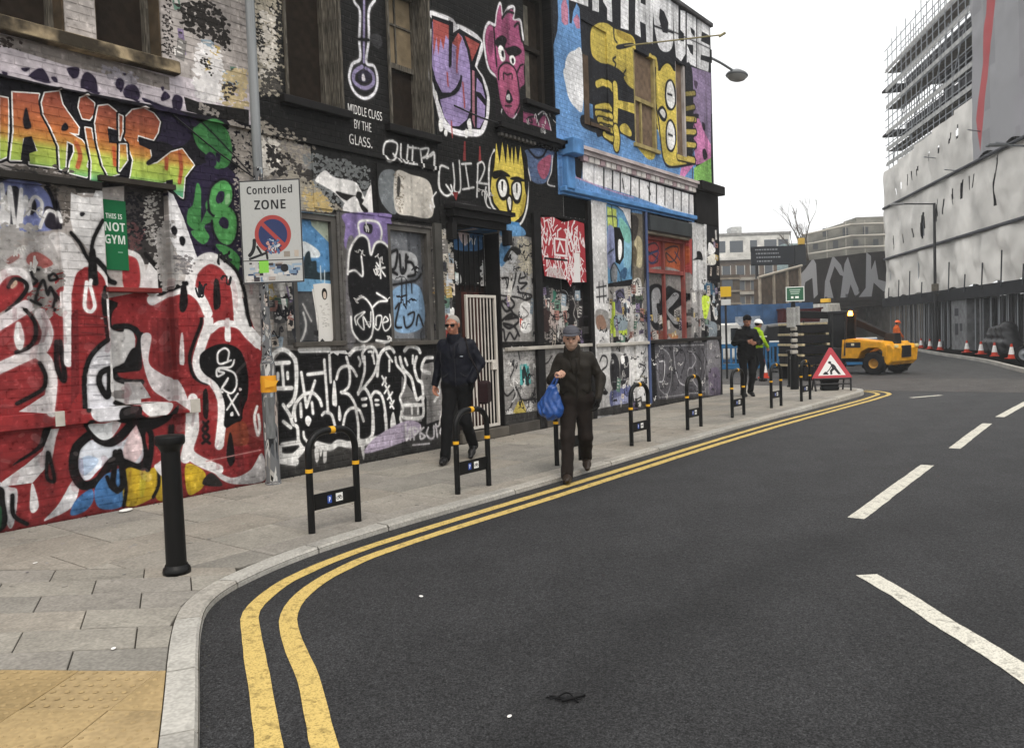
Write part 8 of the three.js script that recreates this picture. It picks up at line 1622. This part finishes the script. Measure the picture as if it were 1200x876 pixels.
  // printed mesh banner
  const ban = print(1024, 1024, (g, W, H) => { g.fillStyle = '#a09fa1'; g.fillRect(0, 0, W, H); for (let i = 0; i < 60; i++) { g.globalAlpha = 0.16; g.fillStyle = rnd() > 0.5 ? '#a3a2a3' : '#58575a'; g.fillRect(rr(0, W), rr(0, H), rr(20, 60), rr(100, 420)); } g.globalAlpha = 1; g.fillStyle = '#b8585a'; g.beginPath(); g.moveTo(30, 880); g.lineTo(200, 0); g.lineTo(262, 0); g.lineTo(52, 1000); g.closePath(); g.fill(); g.fillStyle = '#8a898b'; g.fillRect(330, 0, 420, 560); g.strokeStyle = '#a9a8aa'; g.lineWidth = 8; g.beginPath(); g.arc(640, 260, 210, 1.6, 4.6); g.stroke(); });
  const bg = uvFit(sail(14.3, 32, 9.6, 23.5, 91, [], 0.1)).translate(0, 0, 0.12); part(t, 'banner', bg, std(0xf0f0f0, 0.8, { map: ban })); 
  // ground floor: gantry, dark recess, posts and panels
  part(t, 'gantry', M([uvBox(bx(-0.6, L, 2.9, 3.35, S * 1.5, 0.5)), uvBox(bx(-0.6, L, 2.75, 2.9, 0.3, 0.5))]), dark); part(t, 'hoarding', uvBox(bx(-0.2, L, 0, 2.9, S * 2.2, S * 2.1)), dirty(0x2b2b2e, 0.9, 0.5)); for (let i = 0; i < 26; i++) part(t, 'post', rod([0.3 + i * 1.2, 0, 0.2 - (i % 2) * 0.9], [0.3 + i * 1.2, 2.9, 0.2 - (i % 2) * 0.9], 0.05, 8), i % 3 ? std(0x4b4b4e, 0.6) : std(0x77787a, 0.6)); for (let i = 0; i < 9; i++) part(t, 'hoarding_panel', uvBox(rbx(14 + i * 2, 15.9 + i * 2, 0.1, 2.7, S * 1.2, S * 1.1, 0.02)), dirty([0x303033, 0x3c3b3d, 0x28282b][i % 3], 0.9, 0.8));
  const cab = part(t, 'grey_kiosk', uvBox(rbx(11.3, 13.3, 0.05, 2.75, S * 1.0, 0.35, 0.05)), dirty(0x77797d, 0.7, 0.7)); part(cab, 'notice', M([rbx(11.8, 12.3, 1.9, 2.3, 0.35, 0.365, 0.01), rbx(11.85, 12.25, 0.9, 1.5, 0.35, 0.365, 0.01), rbx(12.5, 12.8, 1.1, 1.5, 0.35, 0.365, 0.01)]), std(0x35363a, 0.7)); part(cab, 'kiosk_roof', rbx(11.1, 13.5, 2.75, 2.88, S * 1.1, 0.45, 0.03), std(0xa3a5a8, 0.6));
  const tarpF = limb([[0, 0.5, 0, 1.1, 0.2], [0, 0, 0, 0, 0, 0, 0, 0]].slice(0, 0).concat([[-0.9, 0.35, 0, 0.9, 0.35, 0, 0.42, 0.42], [-0.6, 0.9, 0, 0.7, 1.05, 0, 0.3, 0.34], [0.9, 0.9, 0, 1.1, 0.4, 0, 0.25, 0.35]]), 0.25); const tarp = netted((x, y, z) => Math.max(tarpF(x, y, z) + 0.025 * Math.sin(x * 11 + y * 7) + 0.02 * Math.sin(y * 17 - z * 9), -y), [-1.6, -0.1, -0.6], [1.7, 1.6, 0.6], 0.05); solo('tarpaulin_heap', 'black tarpaulin draped over goods behind the traffic cones', 'tarpaulin', tarp, std(0x111114, 0.45), [39.3, 0.12, 3.0], ang + Math.PI);
  // lamp columns
  const lc = thing('lamp_column', 'tall dark lamp column with a flat arm before the sheeted building', 'street lamp', [46.4, 0.12, -0.85], 0); part(lc, 'column', lathe([[0.12, 0], [0.12, 1.2], [0.085, 1.3], [0.07, 8]], 14), darkMetal); part(lc, 'arm', rod([0, 7.95, 0], [-1.0, 8.02, -1.35], 0.04, 8), darkMetal); part(lc, 'lamp_head', rbx(-0.35, 0.35, -0.06, 0.06, -0.12, 0.12, 0.05).rotateY(-0.93).translate(-1.2, 8.02, -1.62), dirty(0x9a9ca0, 0.5)); part(lc, 'bracket_box', M([rbx(-0.16, 0.16, 3.2, 3.6, -0.16, 0.16, 0.03), rbx(0.1, 0.7, 2.95, 3.1, -0.05, 0.05, 0.02)]), dirty(0x6c665c, 0.8));
  const l2 = thing('lamp_column', 'lamp arm reaching in from the right edge before the sheeting', 'street lamp', [36.6, 0.12, 4.6], 0); part(l2, 'column', lathe([[0.12, 0], [0.12, 1.2], [0.085, 1.3], [0.07, 8.6]], 14), darkMetal); part(l2, 'arm', rod([0, 8.5, 0], [-0.7, 8.6, -1.0], 0.045, 8), dirty(0x70757a, 0.5)); part(l2, 'lamp_head', rbx(-0.4, 0.4, -0.06, 0.06, -0.14, 0.14, 0.05).rotateY(-0.93).translate(-0.95, 8.62, -1.3), dirty(0x70757a, 0.5));
  // motorcycle at the frame edge
  const mo = thing('motorcycle', 'black motorcycle parked at the right edge with a bright headlamp', 'motorcycle', [29.16, 0.12, 5.45], 3.6), bk = std(0x121214, 0.4); for (const z of [-0.68, 0.7]) { const w = part(mo, 'wheel', new THREE.TorusGeometry(0.26, 0.06, 12, 28).rotateY(Math.PI / 2).translate(0, 0.32, z), rubber); part(w, 'rim', lathe([[0.2, -0.03], [0.215, 0], [0.2, 0.03], [0.05, 0.03], [0.05, -0.03]], 24).rotateZ(Math.PI / 2).translate(0, 0.32, z), steel); }
  part(mo, 'engine', M([rbx(-0.14, 0.14, 0.3, 0.62, -0.3, 0.25, 0.06), rod([-0.14, 0.3, 0.2], [-0.2, 0.35, -0.8], 0.05, 10)]), darkMetal); part(mo, 'tank', new THREE.SphereGeometry(1, 20, 14).scale(0.15, 0.14, 0.32).translate(0, 0.82, 0.12), bk); part(mo, 'seat', rbx(-0.13, 0.13, 0.74, 0.84, -0.75, -0.1, 0.05), std(0x17171a, 0.7)); part(mo, 'fork', M([rod([-0.08, 0.32, 0.7], [-0.08, 0.98, 0.42], 0.025, 8), rod([0.08, 0.32, 0.7], [0.08, 0.98, 0.42], 0.025, 8), rod([-0.34, 1.04, 0.32], [0.34, 1.04, 0.32], 0.018, 8)]), steel); const hl = part(mo, 'headlamp', new THREE.SphereGeometry(0.09, 16, 12).scale(1, 1, 0.7).translate(0, 0.9, 0.55), std(0xe8eaea, 0.15)); part(mo, 'fairing', rbx(-0.2, 0.2, 0.85, 1.25, 0.36, 0.48, 0.06), bk);
}
{ // far buildings, bridge, sign board, tree: depths run out along the street axis
  const turnTo = 0.9106, box = (g) => uvBox(g);
  // apartment block, white top storey
  const t = thing('apartment_block', 'low brown apartment block with a white windowed top storey in the distance', 'building', [85.4, 0, -26.0], -turnTo), br = dirty(0x6f6258, 0.9, 0.2), wh = dirty(0xd8d8d6, 0.8, 0.2), win = std(0x565c62, 0.25), band = dirty(0xa9a49c, 0.8, 0.2);
  part(t, 'wall', box(bx(-5.6, 4.6, 0, 9.5, -10, 0)), br); const up = part(t, 'top_storey', box(bx(-5.2, 4.4, 9.6, 12.2, -9.5, -0.3)), wh); for (const [a, b] of [[-4.4, -2.9], [-2.4, -0.9], [-0.1, 0.7], [1.5, 2.9], [3.1, 4.2]]) { const w = part(up, 'window', bx(a, b, 10.3, 11.6, -0.34, -0.28), win); }
  for (const y of [9.5, 7.2, 5.6, 4.2]) part(t, 'balcony_band', box(bx(-5.7, 4.7, y - 0.1, y + 0.22, -0.2, 0.35)), y > 9 ? wh : band); for (let r = 0; r < 3; r++) for (let i = 0; i < 6; i++) { const w = part(t, 'window', bx(-5 + i * 1.6, -4.1 + i * 1.6, 5.9 + (r - 1) * 1.75 + 0.1, 7.0 + (r - 1) * 1.75, -0.02, 0.04), win); part(w, 'frame', M([bx(-5.06 + i * 1.6, -5 + i * 1.6, 5.95 + (r - 1) * 1.75, 7.05 + (r - 1) * 1.75, 0, 0.06), bx(-4.1 + i * 1.6, -4.04 + i * 1.6, 5.95 + (r - 1) * 1.75, 7.05 + (r - 1) * 1.75, 0, 0.06)]), r === 2 ? wh : band); }
  part(t, 'roof_edge', box(bx(-5.3, 4.5, 12.2, 12.45, -9.6, -0.2)), dirty(0x9a9a9a, 0.8)); part(t, 'plant_room', box(bx(-1.7, -0.5, 12.45, 13.4, -4, -2)), dirty(0xbfc2c4, 0.8));
  const b2 = thing('apartment_block', 'brown building in part hidden by the corner pier and the yellow sign', 'building', [60, 0, -21], -turnTo); part(b2, 'wall', box(bx(-6, 3.5, 0, 6.2, -8, 0)), dirty(0x5d544b, 0.9, 0.3)); for (let i = 0; i < 5; i++) part(b2, 'floor_band', box(bx(-6.1, 3.6, 1.6 + i * 1.05, 1.75 + i * 1.05, -0.1, 0.12)), dirty(0x958d80, 0.85, 0.5)); for (let i = 0; i < 12; i++) part(b2, 'window', bx(-5.5 + (i % 6) * 1.5, -4.6 + (i % 6) * 1.5, 3.0 + Math.floor(i / 6) * 2.1, 3.75 + Math.floor(i / 6) * 2.1, 0, 0.05), win);
  // sign board on the bridge end
  const sg = thing('sign_board', 'dark board with four lines of pale lettering above the bridge ramp', 'sign', [52.2, 0, -11.9], -0.84); const lt = print(512, 200, (g, W, H) => { g.fillStyle = '#1f2329'; g.fillRect(0, 0, W, H); g.fillStyle = '#8a8f94'; for (let i = 0; i < 4; i++) { let x = 40 + i * 6; const e = [300, 330, 350, 240][i]; while (x < e) { const w = rr(10, 34); g.fillRect(x, 22 + i * 44, w, 15); x += w + 9; } } }); part(sg, 'board', rbx(-1.5, 1.55, 5.95, 7.25, -0.1, 0.05, 0.02), std(0x23272d, 0.7)); part(sg, 'lettering', new THREE.BoxGeometry(2.95, 1.2, 0.01).translate(0.02, 6.6, 0.06), std(0xffffff, 0.7, { map: lt })); part(sg, 'end_panel', rbx(1.6, 2.4, 5.85, 7.3, -0.3, 0.0, 0.03), std(0x2a2d31, 0.7)); part(sg, 'yellow_lamp', rbx(1.9, 2.3, 7.3, 7.75, -0.2, 0.1, 0.05), std(0xc9a545, 0.5)); part(sg, 'post', M([bx(-1.2, -1.0, 0, 5.95, -0.1, 0), bx(1.8, 2.0, 0, 5.9, -0.2, -0.1)]), darkMetal);
  // bridge wall with silver lettering strokes
  const bt = print(1024, 512, (g, W, H) => { g.fillStyle = '#34302e'; g.fillRect(0, 0, W, H); for (let i = 0; i < 400; i++) { g.globalAlpha = 0.1; g.fillStyle = rnd() > 0.5 ? '#1d1b1a' : '#5a534d'; g.fillRect(rr(0, W), rr(0, H), rr(10, 60), rr(4, 90)); } g.globalAlpha = 1; g.fillStyle = '#b4b3b5'; const s = (pts) => { g.beginPath(); pts.forEach(([x, y], i) => (i ? g.lineTo(x, y) : g.moveTo(x, y))); g.closePath(); g.fill(); }; s([[40, 470], [60, 250], [130, 170], [200, 60], [225, 120], [235, 430], [200, 470], [190, 260], [130, 300], [110, 400], [80, 480]]); s([[290, 470], [300, 300], [370, 40], [440, 140], [470, 260], [430, 240], [385, 150], [340, 300], [370, 470]]); s([[430, 470], [470, 130], [500, 60], [560, 300], [600, 420], [560, 470], [520, 340], [490, 470]]); s([[590, 470], [650, 380], [660, 20], [700, 60], [700, 200], [735, 100], [760, 300], [840, 330], [900, 320], [980, 380], [1010, 470], [900, 420], [800, 420], [720, 330], [700, 470]]); g.globalAlpha = 0.5; g.fillStyle = '#1a1818'; for (let i = 0; i < 30; i++) g.fillRect(rr(0, W), rr(380, 512), rr(10, 40), rr(20, 120)); });
  const bd = thing('railway_bridge', 'dark bridge wall sprayed with ragged silver shapes', 'bridge', [60.3, 0, -9.4], -0.92), bl = 4.9; part(bd, 'parapet', (() => { const g = uvFit(poly([[-4, 3.4], [-4, 6.45], [1.5, 7.0], [bl, 7.2], [bl, 3.4]], 0.4)); return g; })().translate(0, 0, -0.4), std(0xe8e8e8, 0.9, { map: bt })); part(bd, 'soffit', box(bx(-4, bl, 3.0, 3.38, -7, -0.05)), dirty(0x3a3532, 0.9, 0.5)); part(bd, 'abutment', M([box(bx(bl - 1.2, bl + 4, 0, 3.2, -6, -0.2)), box(bx(-5, -4.02, 0, 4.2, -6, -0.2))]), dirty(0x8b857e, 0.9, 0.4)); part(bd, 'girder', M([box(bx(-4, bl, 3.38, 3.5, -0.2, 0.12)), box(bx(-4, bl, 3.05, 3.2, -0.2, 0.12))]), dirty(0x2c2725, 0.9)); part(bd, 'inner_wall', box(bx(-4, bl, 0, 3.0, -5, -4.8)), dirty(0x4a4440, 0.9, 0.5));
  const rp = thing('bridge_ramp', 'brown clad ramp wall with pale posts below the dark board', 'ramp', [49.5, 0, -10.55], -0.12); part(rp, 'wall', poly([[-2.8, 0], [-2.8, 4.7], [3.2, 5.68], [3.2, 0]], 0.3).translate(0, 0, -0.3), dirty(0x5f5349, 0.9, 0.5)); for (let i = 0; i < 4; i++) part(rp, 'post', box(bx(-2.8 + i * 1.9, -2.62 + i * 1.9, 0, 4.75 + i * 0.3, 0.0, 0.12)), dirty(0xb0a698, 0.8)); part(rp, 'handrail', rod([-2.9, 4.8, 0.06], [3.3, 5.79, 0.06], 0.09, 8), dirty(0xb7b1a6, 0.7));
  const g2 = thing('scaffolded_block', 'grey block with scaffold lifts standing behind the bridge', 'building', [79, 0, -14.2], -turnTo); const gm = dirty(0x8a8a85, 0.9, 0.2), gl = dirty(0xb4b1aa, 0.8, 0.2); part(g2, 'wall', box(poly([[-3.6, 0], [-3.6, 10.6], [0.2, 11.7], [9, 11.8], [9, 0]], 3).translate(0, 0, -3)), gm); for (let i = 0; i < 4; i++) { part(g2, 'scaffold_deck', M([rod([-4.4, 7.6 + i * 0.95, 0.6], [0.2, 8.0 + i * 1.1, 0.6], 0.11, 6), rod([0.2, 8.0 + i * 1.1, 0.6], [8.8, 8.0 + i * 1.1, 0.6], 0.13, 6)]), gl); } for (let i = 0; i < 7; i++) part(g2, 'scaffold_standard', rod([-3.9 + i * 1.84, 4, 0.6], [-3.9 + i * 1.84, 10.7 + Math.min(1.0, i * 0.5), 0.6], 0.03, 6), gl); for (let i = 0; i < 12; i++) part(g2, 'window', bx(-3.2 + i * 0.98, -2.7 + i * 0.98, 9.1 + (i % 2) * 1.2, 9.9 + (i % 2) * 1.2, 0, 0.05), std(0x4a4d50, 0.3)); part(g2, 'parapet', box(bx(1.5, 6.5, 11.8, 12.2, -4, -1)), gm);
  const tl = thing('teal_kiosk', 'small pale teal structure between the board and the scaffolded block', 'building', [70.5, 0, -16.6], -turnTo); part(tl, 'wall', box(bx(-0.7, 0.9, 0, 9.2, -2, 0)), dirty(0x9fb4b8, 0.8)); part(tl, 'window', M([bx(-0.4, 0.0, 7.9, 8.7, 0, 0.05)]), win);
  // bare tree
  const tr = thing('bare_tree', 'leafless tree standing before the far scaffolded block', 'tree', [69.3, 0, -14.3], 0), tw = [], big = []; const grow = (p, d, L, r, n) => { const q = p.clone().addScaledVector(d, L); (r > 0.05 ? big : tw).push(rod([p.x, p.y, p.z], [q.x, q.y, q.z], r, 6, r * 0.7)); if (n === 0) return; const k = n > 3 ? 3 : 2 + (rnd() > 0.5); for (let i = 0; i < k; i++) { const e = d.clone().add(V3(rr(-0.55, 0.55), rr(-0.1, 0.5), rr(-0.55, 0.55))).normalize(); grow(q, e, L * rr(0.45, 0.62), r * 0.6, n - 1); } }; grow(V3(0, 0, 0), V3(-0.05, 1, 0), 5.4, 0.15, 6);
  part(tr, 'trunk', M(big), dirty(0x4d453d, 0.95)); part(tr, 'crown', M(tw), dirty(0x6a6058, 0.95)).userData.kind = 'stuff';
}
renderer.render(scene, camera);
